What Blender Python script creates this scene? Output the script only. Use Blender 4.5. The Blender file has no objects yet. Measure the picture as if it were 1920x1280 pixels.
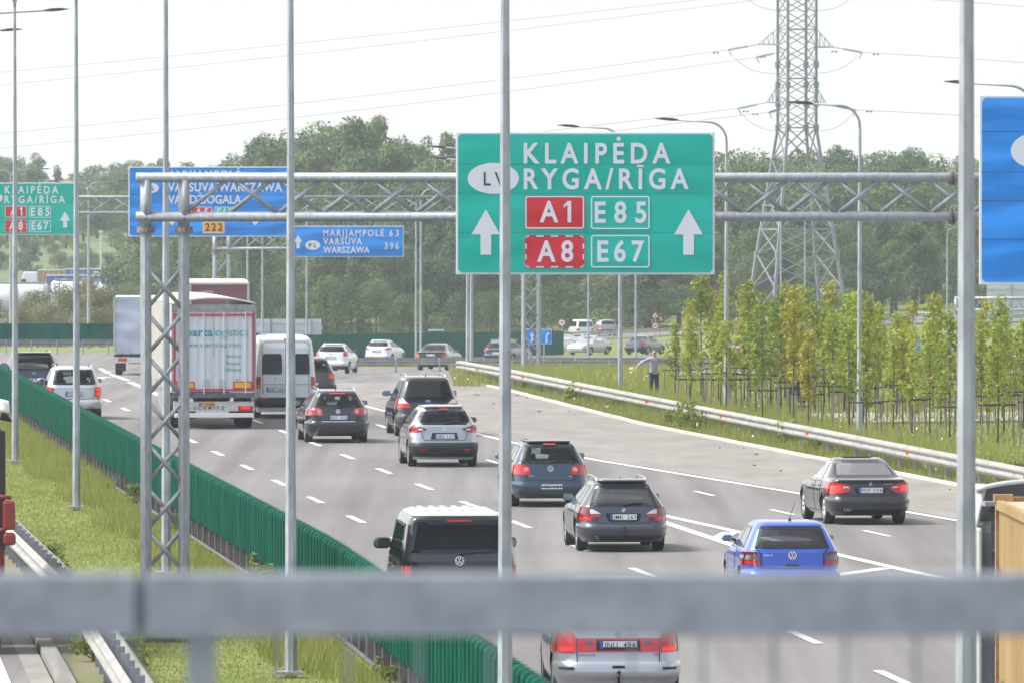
import bpy, bmesh, math, random
import numpy as np
from mathutils import Vector, Matrix
R = math.radians
random.seed(7); np.random.seed(7)
SC = bpy.context.scene
COL = SC.collection
# ---------------------------------------------------------------- camera, sky, sun, exposure
F = 17000.0          # focal length in photograph pixels (1920 wide)
HC = 7.25            # camera height above the carriageway
HOR = 350.0          # pixel row of the horizon
cam_d = bpy.data.cameras.new('camera'); cam = bpy.data.objects.new('camera', cam_d); COL.objects.link(cam)
cam.location = (0, 0, HC)
cam.rotation_euler = (R(90) - math.atan((640 - HOR) / F), 0, 0)
cam_d.sensor_width = 36.0; cam_d.sensor_fit = 'HORIZONTAL'; cam_d.lens = F / 1920 * 36
cam_d.clip_start = 0.5; cam_d.clip_end = 9000
cam_d.dof.use_dof = True; cam_d.dof.focus_distance = 175; cam_d.dof.aperture_fstop = 12.0
SC.camera = cam
SC.render.engine = 'CYCLES'
SC.view_settings.view_transform = 'Standard'; SC.view_settings.look = 'None'
SC.view_settings.gamma = 1; SC.view_settings.exposure = 1.0
cy = SC.cycles
cy.use_denoising = True; cy.max_bounces = 6; cy.diffuse_bounces = 3; cy.glossy_bounces = 3
cy.transparent_max_bounces = 12; cy.transmission_bounces = 4; cy.volume_bounces = 1
cy.sample_clamp_indirect = 6
SUN_EL, SUN_AZ = 52.0, -97.0      # azimuth from +Y, negative = left of view
wd = bpy.data.worlds.new('World'); SC.world = wd; wd.use_nodes = True
nt = wd.node_tree; nt.nodes.clear()
sky = nt.nodes.new('ShaderNodeTexSky'); sky.sky_type = 'NISHITA'; sky.sun_disc = False
sky.sun_elevation = R(SUN_EL); sky.sun_rotation = R(SUN_AZ); sky.air_density = 1.0; sky.dust_density = 4.0; sky.ozone_density = 1.0
hs = nt.nodes.new('ShaderNodeHueSaturation'); hs.inputs['Saturation'].default_value = 0.14; hs.inputs['Value'].default_value = 1.25
tc = nt.nodes.new('ShaderNodeTexCoord')
cl = nt.nodes.new('ShaderNodeTexNoise'); cl.inputs['Scale'].default_value = 3.2; cl.inputs['Detail'].default_value = 7; cl.inputs['Roughness'].default_value = .62
cr = nt.nodes.new('ShaderNodeMapRange'); cr.inputs[1].default_value = .38; cr.inputs[2].default_value = .66; cr.inputs[3].default_value = .62; cr.inputs[4].default_value = 1.4
sep = nt.nodes.new('ShaderNodeSeparateXYZ')
mp = nt.nodes.new('ShaderNodeMapRange'); mp.inputs[1].default_value = .03; mp.inputs[2].default_value = .22; mp.inputs[3].default_value = 0.; mp.inputs[4].default_value = 1.
mxc = nt.nodes.new('ShaderNodeMix'); mxc.data_type = 'FLOAT'; mxc.inputs[2].default_value = 0.945
mul = nt.nodes.new('ShaderNodeMix'); mul.data_type = 'RGBA'; mul.blend_type = 'MULTIPLY'; mul.inputs[0].default_value = 1
bg = nt.nodes.new('ShaderNodeBackground'); bg.inputs['Strength'].default_value = 0.15
wo = nt.nodes.new('ShaderNodeOutputWorld')
L_ = nt.links.new
mxz = nt.nodes.new('ShaderNodeMath'); mxz.operation = 'MAXIMUM'; mxz.inputs[1].default_value = .10      # haze: the lowest band is as bright as the sky just above it
cmb = nt.nodes.new('ShaderNodeCombineXYZ'); L_(tc.outputs['Generated'], sep.inputs[0]); L_(sep.outputs['X'], cmb.inputs[0]); L_(sep.outputs['Y'], cmb.inputs[1]); L_(sep.outputs['Z'], mxz.inputs[0]); L_(mxz.outputs[0], cmb.inputs[2]); L_(cmb.outputs[0], sky.inputs['Vector'])
L_(sky.outputs[0], hs.inputs['Color']); L_(tc.outputs['Generated'], cl.inputs['Vector']); L_(cl.outputs[0], cr.inputs[0])
L_(tc.outputs['Generated'], sep.inputs[0]); L_(sep.outputs['Z'], mp.inputs[0]); L_(mp.outputs[0], mxc.inputs[0]); L_(cr.outputs[0], mxc.inputs[3])
L_(hs.outputs[0], mul.inputs[6]); L_(mxc.outputs[0], mul.inputs[7])
# away from the sun side the cloud cover is thinner: a darker, bluer sky behind the viewer
mpb = nt.nodes.new('ShaderNodeMapRange'); mpb.inputs[1].default_value = -.75; mpb.inputs[2].default_value = .25; mpb.inputs[3].default_value = 0.; mpb.inputs[4].default_value = 1.
mxb = nt.nodes.new('ShaderNodeMix'); mxb.data_type = 'RGBA'; mxb.inputs[6].default_value = (.52, .60, .74, 1); mxb.inputs[7].default_value = (1, .988, .962, 1)
mul2 = nt.nodes.new('ShaderNodeMix'); mul2.data_type = 'RGBA'; mul2.blend_type = 'MULTIPLY'; mul2.inputs[0].default_value = 1
L_(sep.outputs['Y'], mpb.inputs[0]); L_(mpb.outputs[0], mxb.inputs[0]); L_(mul.outputs[2], mul2.inputs[6]); L_(mxb.outputs[2], mul2.inputs[7])
L_(mul2.outputs[2], bg.inputs['Color']); L_(bg.outputs[0], wo.inputs['Surface'])
sun_d = bpy.data.lights.new('sun', 'SUN'); sun_d.energy = 1.5; sun_d.angle = R(9); sun_d.color = (1, .95, .87)
sun = bpy.data.objects.new('sun', sun_d); COL.objects.link(sun)
_sd = Vector((math.sin(R(SUN_AZ)) * math.cos(R(SUN_EL)), math.cos(R(SUN_AZ)) * math.cos(R(SUN_EL)), math.sin(R(SUN_EL))))
sun.rotation_euler = _sd.to_track_quat('Z', 'Y').to_euler()

# ---------------------------------------------------------------- helpers
def tag(o, label=None, cat=None, group=None, kind=None):
    if label: o['label'] = label
    if cat: o['category'] = cat
    if group: o['group'] = group
    if kind: o['kind'] = kind
    return o
def empty(name, loc=(0, 0, 0), rz=0.0, label=None, cat=None, group=None):
    o = bpy.data.objects.new(name, None); COL.objects.link(o)
    o.location = loc; o.rotation_euler = (0, 0, rz); o.empty_display_size = .3
    return tag(o, label, cat, group)
KIDS = {}
def link(name, me, parent=None):
    o = bpy.data.objects.new(name, me); COL.objects.link(o)
    if parent is not None:
        o.parent = parent; KIDS.setdefault(parent.name, []).append(o)
    return o
def copy_tree(o, parent=None):
    c = o.copy(); COL.objects.link(c)
    if parent is not None:
        c.parent = parent; KIDS.setdefault(parent.name, []).append(c)
    for ch in list(KIDS.get(o.name, [])):
        copy_tree(ch, c)
    return c
class MB:
    def __init__(s): s.v = []; s.f = []
    def add(s, vs, fs):
        n = len(s.v); s.v += [tuple(p) for p in vs]; s.f += [tuple(i + n for i in f) for f in fs]; return s
    def box(s, c, d, rz=0.0, tz=0.0):
        x, y, z = d[0] / 2, d[1] / 2, d[2] / 2
        vs = [(a * x * (1 - tz * (cc > 0)), b * y * (1 - tz * (cc > 0)), cc * z) for a in (-1, 1) for b in (-1, 1) for cc in (-1, 1)]
        ca, sa = math.cos(rz), math.sin(rz)
        vs = [(c[0] + p[0] * ca - p[1] * sa, c[1] + p[0] * sa + p[1] * ca, c[2] + p[2]) for p in vs]
        return s.add(vs, [(0, 1, 3, 2), (4, 6, 7, 5), (0, 4, 5, 1), (2, 3, 7, 6), (0, 2, 6, 4), (1, 5, 7, 3)])
    def tube(s, p0, p1, r0, r1=None, n=8, caps=True):
        return s.path([p0, p1], [r0, r0 if r1 is None else r1], n, caps)
    def path(s, pts, rs, n=8, caps=True):
        pts = [Vector(p) for p in pts]
        if not isinstance(rs, (list, tuple)): rs = [rs] * len(pts)
        base = len(s.v); m = len(pts); up = None
        for i, p in enumerate(pts):
            t = (pts[min(i + 1, m - 1)] - pts[max(i - 1, 0)]).normalized()
            if up is None:
                up = Vector((0, 0, 1)) if abs(t.z) < .9 else Vector((1, 0, 0))
            a = t.cross(up).normalized(); b = a.cross(t).normalized(); up = b
            for k in range(n):
                an = 2 * math.pi * (k + .5) / n
                s.v.append(tuple(p + (a * math.cos(an) + b * math.sin(an)) * rs[i]))
        for i in range(m - 1):
            for k in range(n):
                q = base + i * n; k2 = (k + 1) % n
                s.f.append((q + k, q + k2, q + n + k2, q + n + k))
        if caps:
            s.f.append(tuple(base + k for k in range(n))[::-1]); s.f.append(tuple(base + (m - 1) * n + k for k in range(n)))
        return s
    def sweep(s, pts, prof, closed=False):
        """sweep an (offset, height) profile along a ground polyline; offset is to the right of travel"""
        pts = [Vector(p) for p in pts]; m = len(pts); n = len(prof); base = len(s.v)
        for i, p in enumerate(pts):
            t = pts[min(i + 1, m - 1)] - pts[max(i - 1, 0)]; t.z = 0; t.normalize()
            r = Vector((t.y, -t.x, 0))
            for o, h in prof: s.v.append(tuple(p + r * o + Vector((0, 0, h))))
        for i in range(m - 1):
            for k in range(n if closed else n - 1):
                q = base + i * n; k2 = (k + 1) % n
                s.f.append((q + k, q + n + k, q + n + k2, q + k2))
        return s
    def grid(s, nu, nv, fn):
        base = len(s.v)
        for i in range(nu + 1):
            for j in range(nv + 1): s.v.append(tuple(fn(i / nu, j / nv)))
        for i in range(nu):
            for j in range(nv):
                a = base + i * (nv + 1) + j
                s.f.append((a, a + nv + 1, a + nv + 2, a + 1))
        return s
    def lathe(s, prof, n=24, axis='x', c=(0, 0, 0)):
        base = len(s.v); m = len(prof)
        for i in range(n):
            an = 2 * math.pi * i / n
            for a, r in prof:
                if axis == 'x': p = (a, r * math.cos(an), r * math.sin(an))
                elif axis == 'y': p = (r * math.cos(an), a, r * math.sin(an))
                else: p = (r * math.cos(an), r * math.sin(an), a)
                s.v.append((c[0] + p[0], c[1] + p[1], c[2] + p[2]))
        for i in range(n):
            for k in range(m - 1):
                q, q2 = base + i * m, base + ((i + 1) % n) * m
                s.f.append((q + k, q2 + k, q2 + k + 1, q + k + 1))
        return s
    def poly(s, pts): return s.add(pts, [tuple(range(len(pts)))])
    def build(s, name, mat, parent=None, smooth=False, loc=None, rz=0.0, solid=0.0, bevel=0.0, autosm=None):
        me = bpy.data.meshes.new(name); me.from_pydata(s.v, [], s.f); me.materials.append(mat)
        if smooth: me.polygons.foreach_set('use_smooth', [True] * len(me.polygons))
        me.update()
        o = link(name, me, parent)
        if loc is not None: o.location = loc
        if rz: o.rotation_euler = (0, 0, rz)
        if solid: m = o.modifiers.new('solid', 'SOLIDIFY'); m.thickness = solid; m.offset = -1
        if bevel: m = o.modifiers.new('bevel', 'BEVEL'); m.width = bevel; m.segments = 2; m.limit_method = 'ANGLE'
        return o
def interp(x, pts):
    if x <= pts[0][0]: return pts[0][1]
    for (a, va), (b, vb) in zip(pts, pts[1:]):
        if x <= b: return va + (vb - va) * (x - a) / (b - a + 1e-12)
    return pts[-1][1]
def sstep(a, b, x):
    t = min(1, max(0, (x - a) / (b - a))); return t * t * (3 - 2 * t)

# ---------------------------------------------------------------- materials
def new_mat(name):
    m = bpy.data.materials.new(name); m.use_nodes = True
    return m, m.node_tree, m.node_tree.nodes['Principled BSDF']
def mat(name, c, rough=.5, metal=0., coat=0., var=0., vscale=8., bump=0., bscale=30., spec=.5, emit=None, c2=None, det=4.0, stretch=None):
    m, t, b = new_mat(name)
    b.inputs['Base Color'].default_value = (*c, 1); b.inputs['Roughness'].default_value = rough
    b.inputs['Metallic'].default_value = metal; b.inputs['Coat Weight'].default_value = coat; b.inputs['Coat Roughness'].default_value = .05
    b.inputs['Specular IOR Level'].default_value = spec
    if emit: b.inputs['Emission Color'].default_value = (*c, 1); b.inputs['Emission Strength'].default_value = emit
    if var or c2 or bump:
        co = t.nodes.new('ShaderNodeTexCoord'); src = co.outputs['Object']
        if stretch:
            mp_ = t.nodes.new('ShaderNodeMapping'); mp_.inputs['Scale'].default_value = stretch; t.links.new(src, mp_.inputs[0]); src = mp_.outputs[0]
    if var or c2:
        n = t.nodes.new('ShaderNodeTexNoise'); n.inputs['Scale'].default_value = vscale; n.inputs['Detail'].default_value = det
        t.links.new(src, n.inputs['Vector'])
        rp = t.nodes.new('ShaderNodeValToRGB'); rp.color_ramp.elements[0].position = .32; rp.color_ramp.elements[1].position = .68
        lo = tuple(max(0, x * (1 - var)) for x in c); hi = c2 if c2 else tuple(min(1, x * (1 + var)) for x in c)
        rp.color_ramp.elements[0].color = (*(lo if not c2 else c), 1); rp.color_ramp.elements[1].color = (*hi, 1)
        t.links.new(n.outputs[0], rp.inputs[0]); t.links.new(rp.outputs[0], b.inputs['Base Color'])
    if bump:
        n2 = t.nodes.new('ShaderNodeTexNoise'); n2.inputs['Scale'].default_value = bscale; n2.inputs['Detail'].default_value = 3
        t.links.new(src, n2.inputs['Vector'])
        bm_ = t.nodes.new('ShaderNodeBump'); bm_.inputs['Strength'].default_value = bump; bm_.inputs['Distance'].default_value = .05
        t.links.new(n2.outputs[0], bm_.inputs['Height']); t.links.new(bm_.outputs[0], b.inputs['Normal'])
    return m
def glass(name, tint, gloss_tint=1.0, fac=None):
    m, t, b = new_mat(name); t.nodes.remove(b)
    tr = t.nodes.new('ShaderNodeBsdfTransparent'); tr.inputs[0].default_value = (*tint, 1)
    gl = t.nodes.new('ShaderNodeBsdfGlossy'); gl.inputs['Roughness'].default_value = .03; gl.inputs[0].default_value = (gloss_tint * .7,) * 3 + (1,)
    fr = t.nodes.new('ShaderNodeFresnel'); fr.inputs[0].default_value = 1.42
    mx = t.nodes.new('ShaderNodeMixShader'); out = t.nodes['Material Output']
    if fac is None: t.links.new(fr.outputs[0], mx.inputs[0])
    else: mx.inputs[0].default_value = fac; gl.inputs[0].default_value = (gloss_tint,) * 3 + (1,)
    t.links.new(tr.outputs[0], mx.inputs[1]); t.links.new(gl.outputs[0], mx.inputs[2]); t.links.new(mx.outputs[0], out.inputs[0])
    return m
def leaf_mat(name, c1, c2, nscale=.5, trans=.3):
    m, t, b = new_mat(name)
    g = t.nodes.new('ShaderNodeNewGeometry'); co = t.nodes.new('ShaderNodeTexCoord'); oi = t.nodes.new('ShaderNodeObjectInfo')
    n = t.nodes.new('ShaderNodeTexNoise'); n.inputs['Scale'].default_value = nscale; n.inputs['Detail'].default_value = 3
    t.links.new(co.outputs['Object'], n.inputs['Vector'])
    a = t.nodes.new('ShaderNodeMath'); a.operation = 'MULTIPLY_ADD'; a.inputs[1].default_value = .45; t.links.new(g.outputs['Random Per Island'], a.inputs[0]); t.links.new(n.outputs[0], a.inputs[2])
    a2 = t.nodes.new('ShaderNodeMath'); a2.operation = 'MULTIPLY_ADD'; a2.inputs[1].default_value = .5; t.links.new(oi.outputs['Random'], a2.inputs[0]); t.links.new(a.outputs[0], a2.inputs[2])
    mr = t.nodes.new('ShaderNodeMapRange'); mr.inputs[1].default_value = .45; mr.inputs[2].default_value = 1.25; t.links.new(a2.outputs[0], mr.inputs[0])
    mx = t.nodes.new('ShaderNodeMix'); mx.data_type = 'RGBA'; mx.inputs[6].default_value = (*c1, 1); mx.inputs[7].default_value = (*c2, 1)
    t.links.new(mr.outputs[0], mx.inputs[0]); t.links.new(mx.outputs[2], b.inputs['Base Color']); b.inputs['Roughness'].default_value = .6; b.inputs['Specular IOR Level'].default_value = .25
    tl = t.nodes.new('ShaderNodeBsdfTranslucent'); t.links.new(mx.outputs[2], tl.inputs[0])
    ms = t.nodes.new('ShaderNodeMixShader'); ms.inputs[0].default_value = trans
    t.links.new(b.outputs[0], ms.inputs[1]); t.links.new(tl.outputs[0], ms.inputs[2]); t.links.new(ms.outputs[0], t.nodes['Material Output'].inputs[0])
    return m
M = {}
M['galv'] = mat('galvanized_steel', (.34, .355, .375), .5, .35, var=.16, vscale=14, stretch=(1, 1, .35), bump=.12, bscale=20)
M['galv_pole'] = mat('galvanized_pole', (.36, .375, .40), .5, .3, var=.22, vscale=9, stretch=(1, 1, .3))
M['galv_rail'] = mat('galvanized_handrail', (.185, .199, .219), .55, .3, c2=(.255, .277, .30), vscale=18, stretch=(1, 1, 1))
M['rust'] = mat('stained_steel', (.2, .17, .15), .7, .2, var=.3, vscale=20)
M['white_steel'] = mat('white_guardrail', (.62, .61, .57), .5, .1, var=.12, vscale=3, stretch=(1, 1, 4))
M['grey_steel'] = mat('grey_post', (.30, .30, .33), .6, .2, var=.15)
M['rail_grey'] = mat('weathered_guardrail', (.42, .41, .39), .5, .3, var=.15, vscale=2)
M['black'] = mat('black_plastic', (.015, .015, .017), .5)
M['black_gloss'] = mat('black_gloss', (.01, .01, .012), .15)
M['dark'] = mat('dark_underbody', (.012, .012, .013), .8)
M['tyre'] = mat('tyre_rubber', (.02, .02, .021), .85, var=.2)
M['alloy'] = mat('alloy_rim', (.5, .5, .52), .3, .7)
M['chrome'] = mat('chrome', (.75, .75, .77), .15, .9)
M['red_lens'] = mat('red_lens', (.55, .015, .015), .15, coat=.6)
M['red_lens_dark'] = mat('dark_red_lens', (.18, .015, .015), .15, coat=.6)
M['red_lit'] = mat('red_lit_lens', (.9, .03, .015), .2, emit=.35)
M['clear_lens'] = mat('clear_lens', (.62, .62, .64), .15, coat=.6)
M['smoke_lens'] = mat('smoked_lens', (.10, .08, .08), .15, coat=.6)
M['amber'] = mat('amber_lens', (.75, .22, .01), .2, coat=.5)
M['plate'] = mat('number_plate', (.74, .75, .76), .4)
M['plate_blue'] = mat('plate_blue', (.03, .12, .5), .4)
M['plate_txt'] = mat('plate_lettering', (.02, .02, .025), .5)
M['white'] = mat('white_film', (.78, .78, .80), .45)
M['seat'] = mat('seat_fabric', (.05, .05, .055), .9)
M['seat_light'] = mat('seat_fabric_grey', (.13, .135, .14), .9)
M['glass_clear'] = glass('car_glass_clear', (.74, .82, .80))
M['glass_mid'] = glass('car_glass_mid', (.42, .48, .48))
M['glass_dark'] = glass('car_glass_dark', (.05, .06, .07))
M['red_reflect'] = mat('red_reflector', (.8, .05, .03), .3, emit=.05)
M['orange_reflect'] = mat('orange_reflector', (.85, .14, .02), .3, emit=.05)
M['concrete'] = mat('concrete', (.42, .41, .39), .9, var=.15, vscale=2)
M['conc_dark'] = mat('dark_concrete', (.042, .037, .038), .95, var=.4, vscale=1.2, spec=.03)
M['mirror'] = mat('mirror_glass', (.30, .36, .42), .04, .9)
def paint(name, c, metal=.0, rough=.35, coat=1.0):
    return mat('paint_' + name, c, rough, metal, coat)

# text meshes (2D), cap height 1, cached
_TXT = {}
def text2d(s, spacing=1.0, bold=0.012):
    k = (s, round(spacing, 4), bold)
    if k in _TXT: return _TXT[k]
    cu = bpy.data.curves.new('t', 'FONT'); cu.body = s; cu.size = 1.0; cu.space_character = spacing; cu.offset = bold; cu.resolution_u = 4
    o = bpy.data.objects.new('t', cu); COL.objects.link(o)
    bpy.context.view_layer.update()
    dg = bpy.context.evaluated_depsgraph_get(); me = bpy.data.meshes.new_from_object(o.evaluated_get(dg))
    vs = [(v.co.x, v.co.y) for v in me.vertices]; fs = [tuple(p.vertices) for p in me.polygons]
    bpy.data.objects.remove(o); bpy.data.curves.remove(cu); bpy.data.meshes.remove(me)
    _TXT[k] = (vs, fs); return vs, fs
_CAP = []; _BASE = {'Ė': ('E', 'dot'), 'Š': ('S', 'caron'), 'Ž': ('Z', 'caron'), 'Ī': ('I', 'macron'), '1': ('1', 'flag')}
def put_text(mb, s, x0, x1, base, cap, fn, bold=0.012, stretch=1.0):
    """fit string s between x0 and x1 with cap height cap; fn maps (x, z) to 3D"""
    if not _CAP:
        v, _ = text2d('H'); _CAP.append(max(p[1] for p in v))
    marks = [(i, _BASE[ch][1]) for i, ch in enumerate(s) if ch in _BASE]; s = ''.join(_BASE.get(ch, (ch,))[0] for ch in s)
    sc = cap / _CAP[0]; tgt = (x1 - x0) / sc
    def w(sp):
        v, _ = text2d(s, sp, bold); xs = [p[0] for p in v]; return min(xs), max(xs) - min(xs)
    sx = 1.0
    if len(s) > 1:
        _, w1 = w(1.0); _, w2 = w(1.5); sx = stretch
        sp = 1.0 + (tgt / sx - w1) / max(1e-6, (w2 - w1)) * .5
        if sp < .92:
            sp = .95; sx = tgt / w(sp)[1]
    else:
        sp = 1.0; sx = min(1.1, tgt / w(1.0)[1])
    v, f = text2d(s, sp, bold); mn = min(p[0] for p in v)
    C_ = _CAP[0]; st = C_ * (.135 + bold * 1.2)
    for i, mk_ in marks:          # accents drawn over their letters, the flag of the figure one
        pv, _ = text2d(s[:i + 1], sp, bold); lv, _ = text2d(s[i], 1.0, bold)
        r_ = max(p[0] for p in pv); w_ = max(p[0] for p in lv) - min(p[0] for p in lv); cx = r_ - w_ / 2; hs_ = st / 2 / sx
        if mk_ == 'dot': q = [(cx + .11 * C_ / sx * math.cos(k * .628), C_ * 1.22 + .11 * C_ * math.sin(k * .628)) for k in range(10)]; fc_ = [tuple(range(10))]
        elif mk_ == 'macron': q = [(cx - .20 * C_, C_ * 1.09), (cx + .20 * C_, C_ * 1.09), (cx + .20 * C_, C_ * 1.19), (cx - .20 * C_, C_ * 1.19)]; fc_ = [(0, 1, 2, 3)]
        elif mk_ == 'caron': q = [(cx, C_ * 1.08), (cx + .24 * C_, C_ * 1.32), (cx + .11 * C_, C_ * 1.32), (cx, C_ * 1.2), (cx - .11 * C_, C_ * 1.32), (cx - .24 * C_, C_ * 1.32)]; fc_ = [(0, 1, 2, 3), (0, 3, 4, 5)]
        else: q = [(r_ - w_, C_), (r_ - w_ - .22 * C_, C_ * .82), (r_ - w_ - .22 * C_, C_ * .68), (r_ - w_, C_ * .82)]; fc_ = [(0, 1, 2, 3)]
        mb.add([fn(x0 + (p[0] - mn) * sc * sx, base + p[1] * sc) for p in q], fc_)
    mb.add([fn(x0 + (p[0] - mn) * sc * sx, base + p[1] * sc) for p in v], f)
# ================================================================ terrain and roads
ZB = [(0, 0), (325, 0), (345, -.12), (400, -1.15), (450, -2.05), (515, -3.1), (570, -3.9), (680, -5.4), (750, -6.35), (3000, -6.2)]
XVP = -640.0; SL = (960 - XVP) / F      # the road runs towards the left vanishing point
def zt(X, Y):
    if Y < 300: return 0.0
    u = 960 + X * F / Y
    z = interp(Y, ZB)
    lf = 1 - sstep(230, 560, u)
    z += lf * .9 * sstep(420, 490, Y) * (1 - sstep(620, 760, Y))
    rt = sstep(850, 1900, u)
    z += (.0 + 1.85 * rt) * sstep(720, 800, Y) * sstep(600, 1000, u)
    lh = 1 - sstep(200, 420, u)
    hr = 4.5 + 2.6 * math.exp(-((u - 640) / 190.0) ** 2) + .8 * math.sin(u * .011)
    hill = sstep(850, 1060, Y) * hr
    hill_l = sstep(1010, 1080, Y) * 2.6 + sstep(1080, 1260, Y) * 3.2 + sstep(1260, 1500, Y) * 4.5
    z += hill * (1 - lh) + hill_l * lh
    return z
def ray(px, py, Y): return Vector(((px - 960) * Y / F, Y, HC + (HOR - py) * Y / F))
def hit(px, py, y0=30.0, y1=1500.0):
    """the ground point seen at a pixel of the photograph"""
    Y = y0
    while Y < y1:
        p = ray(px, py, Y)
        if p.z <= zt(p.x, Y): break
        Y += .5
    p = ray(px, py, Y); return Vector((p.x, Y, zt(p.x, Y)))
def koff(Y): return -.0165 * max(0.0, 150 - Y)      # the road bends slightly left towards the bridge
def RD(k, Y, dz=0.0):
    X = k - SL * Y + koff(Y); return Vector((X, Y, zt(X, Y) + dz))
def at(px, Y, dz=0.0):
    X = (px - 960) * Y / F; return Vector((X, Y, zt(X, Y) + dz))

xs = sorted(set([-620, -500, -350, -260, -200] + [x for x in range(-160, 161, 4)] + [200, 260, 350, 500, 620]))
ys = list(range(-60, 320, 10)) + list(range(320, 1120, 8)) + list(range(1120, 1500, 20)) + [1550, 1700]
tb = MB()
for y in ys:
    for x in xs: tb.v.append((x, y, zt(x, y) - .06))
nx = len(xs)
for j in range(len(ys) - 1):
    for i in range(nx - 1):
        a = j * nx + i; tb.f.append((a, a + 1, a + nx + 1, a + nx))
m, t, b = new_mat('meadow_ground')
co = t.nodes.new('ShaderNodeTexCoord')
def nz(scale, det=4, st=None):
    n = t.nodes.new('ShaderNodeTexNoise'); n.inputs['Scale'].default_value = scale; n.inputs['Detail'].default_value = det
    if st:
        mp_ = t.nodes.new('ShaderNodeMapping'); mp_.inputs['Scale'].default_value = st; t.links.new(co.outputs['Object'], mp_.inputs[0]); t.links.new(mp_.outputs[0], n.inputs['Vector'])
    else: t.links.new(co.outputs['Object'], n.inputs['Vector'])
    return n
n1 = nz(1.3, 6, (1, .25, 1)); n2 = nz(.16, 3, (1, .3, 1))
r1 = t.nodes.new('ShaderNodeValToRGB'); e = r1.color_ramp.elements
e[0].position = .3; e[0].color = (.115, .145, .036, 1); e[1].position = .72; e[1].color = (.235, .25, .088, 1)
r2 = t.nodes.new('ShaderNodeValToRGB'); e = r2.color_ramp.elements
e[0].position = .42; e[0].color = (.115, .165, .04, 1); e[1].position = .62; e[1].color = (.20, .225, .075, 1)
mx = t.nodes.new('ShaderNodeMix'); mx.data_type = 'RGBA'; mx.inputs[0].default_value = .5
t.links.new(n1.outputs[0], r1.inputs[0]); t.links.new(n2.outputs[0], r2.inputs[0]); t.links.new(r1.outputs[0], mx.inputs[6]); t.links.new(r2.outputs[0], mx.inputs[7])
t.links.new(mx.outputs[2], b.inputs['Base Color']); b.inputs['Roughness'].default_value = .95; b.inputs['Specular IOR Level'].default_value = .1
bp = t.nodes.new('ShaderNodeBump'); bp.inputs['Strength'].default_value = .6; bp.inputs['Distance'].default_value = .15
t.links.new(n1.outputs[0], bp.inputs['Height']); t.links.new(bp.outputs[0], b.inputs['Normal'])
tag(tb.build('ground', m, smooth=True), kind='structure')

# asphalt: wheel tracks run along the road direction
m, t, b = new_mat('asphalt')
co = t.nodes.new('ShaderNodeTexCoord')
mp_ = t.nodes.new('ShaderNodeMapping'); mp_.inputs['Rotation'].default_value = (0, 0, -math.atan(SL)); mp_.inputs['Scale'].default_value = (1.1, .018, 1)
t.links.new(co.outputs['Object'], mp_.inputs[0])
na = t.nodes.new('ShaderNodeTexNoise'); na.inputs['Scale'].default_value = 1.0; na.inputs['Detail'].default_value = 5; t.links.new(mp_.outputs[0], na.inputs['Vector'])
nb = t.nodes.new('ShaderNodeTexNoise'); nb.inputs['Scale'].default_value = 9.0; nb.inputs['Detail'].default_value = 6; t.links.new(co.outputs['Object'], nb.inputs['Vector'])
nc = t.nodes.new('ShaderNodeTexNoise'); nc.inputs['Scale'].default_value = .07; nc.inputs['Detail'].default_value = 4; t.links.new(co.outputs['Object'], nc.inputs['Vector'])
def mathn(op, a, bb):
    q = t.nodes.new('ShaderNodeMath'); q.operation = op
    for i, v in enumerate((a, bb)):
        if isinstance(v, (int, float)): q.inputs[i].default_value = v
        else: t.links.new(v, q.inputs[i])
    return q.outputs[0]
mix_ = mathn('ADD', mathn('MULTIPLY', na.outputs[0], .72), mathn('ADD', mathn('MULTIPLY', nb.outputs[0], .2), mathn('MULTIPLY', nc.outputs[0], .30)))
ra = t.nodes.new('ShaderNodeValToRGB'); e = ra.color_ramp.elements
e[0].position = .46; e[0].color = (.128, .120, .116, 1); e[1].position = .74; e[1].color = (.208, .197, .190, 1)
t.links.new(mix_, ra.inputs[0]); t.links.new(ra.outputs[0], b.inputs['Base Color']); b.inputs['Roughness'].default_value = .85; b.inputs['Specular IOR Level'].default_value = .25
M['asphalt'] = m
M['shoulder'] = mat('shoulder_asphalt', (.185, .166, .150), .9, c2=(.25, .228, .208), vscale=.9, stretch=(1, .22, 1), det=6)
M['mark'] = mat('road_marking', (.66, .655, .63), .7, var=.12, vscale=3)
M['curb'] = mat('kerb_stone', (.42, .39, .355), .9, c2=(.54, .51, .47), vscale=1.5)
M['dirt'] = mat('bare_dirt', (.20, .165, .115), .95, c2=(.13, .15, .05), vscale=.9, det=6, stretch=(1, .3, 1))
M['gutter'] = mat('gutter_concrete', (.27, .255, .235), .9, c2=(.20, .185, .165), vscale=1.1, det=6, stretch=(2, .4, 1))
M['dirt2'] = mat('brown_soil', (.26, .19, .13), .95, var=.2, vscale=.3)
M['path'] = mat('gravel_path', (.36, .32, .28), .95, var=.15, vscale=1)

def strip(name, left, right, matl, dz=.0, n=1):
    """sheet between two polylines of ground points"""
    mb = MB()
    for a, b_ in zip(left, right):
        for i in range(n + 1):
            p = Vector(a).lerp(Vector(b_), i / n); mb.v.append((p.x, p.y, zt(p.x, p.y) + dz))
    for j in range(len(left) - 1):
        for i in range(n):
            q = j * (n + 1) + i; mb.f.append((q, q + 1, q + n + 2, q + n + 1))
    return tag(mb.build(name, matl), kind='structure')
def kR(Y):   # right kerb of the carriageway
    return interp(Y, [(40, 33.6), (220, 31.4), (245, 30.7), (275, 29.9), (300, 30.0), (345, 30.2), (360, 31.5), (372, 32.6)])
def kS(Y):   # solid line at the right lane edge
    return interp(Y, [(40, 39.0), (150, 31.0), (197, 28.2), (214, 27.0), (242, 24.75), (257, 24.2), (297, 23.4), (345, 22.8)])
YR = list(range(40, 352, 6)) + [356, 362, 368, 374, 380, 388, 396, 404, 410]
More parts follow.
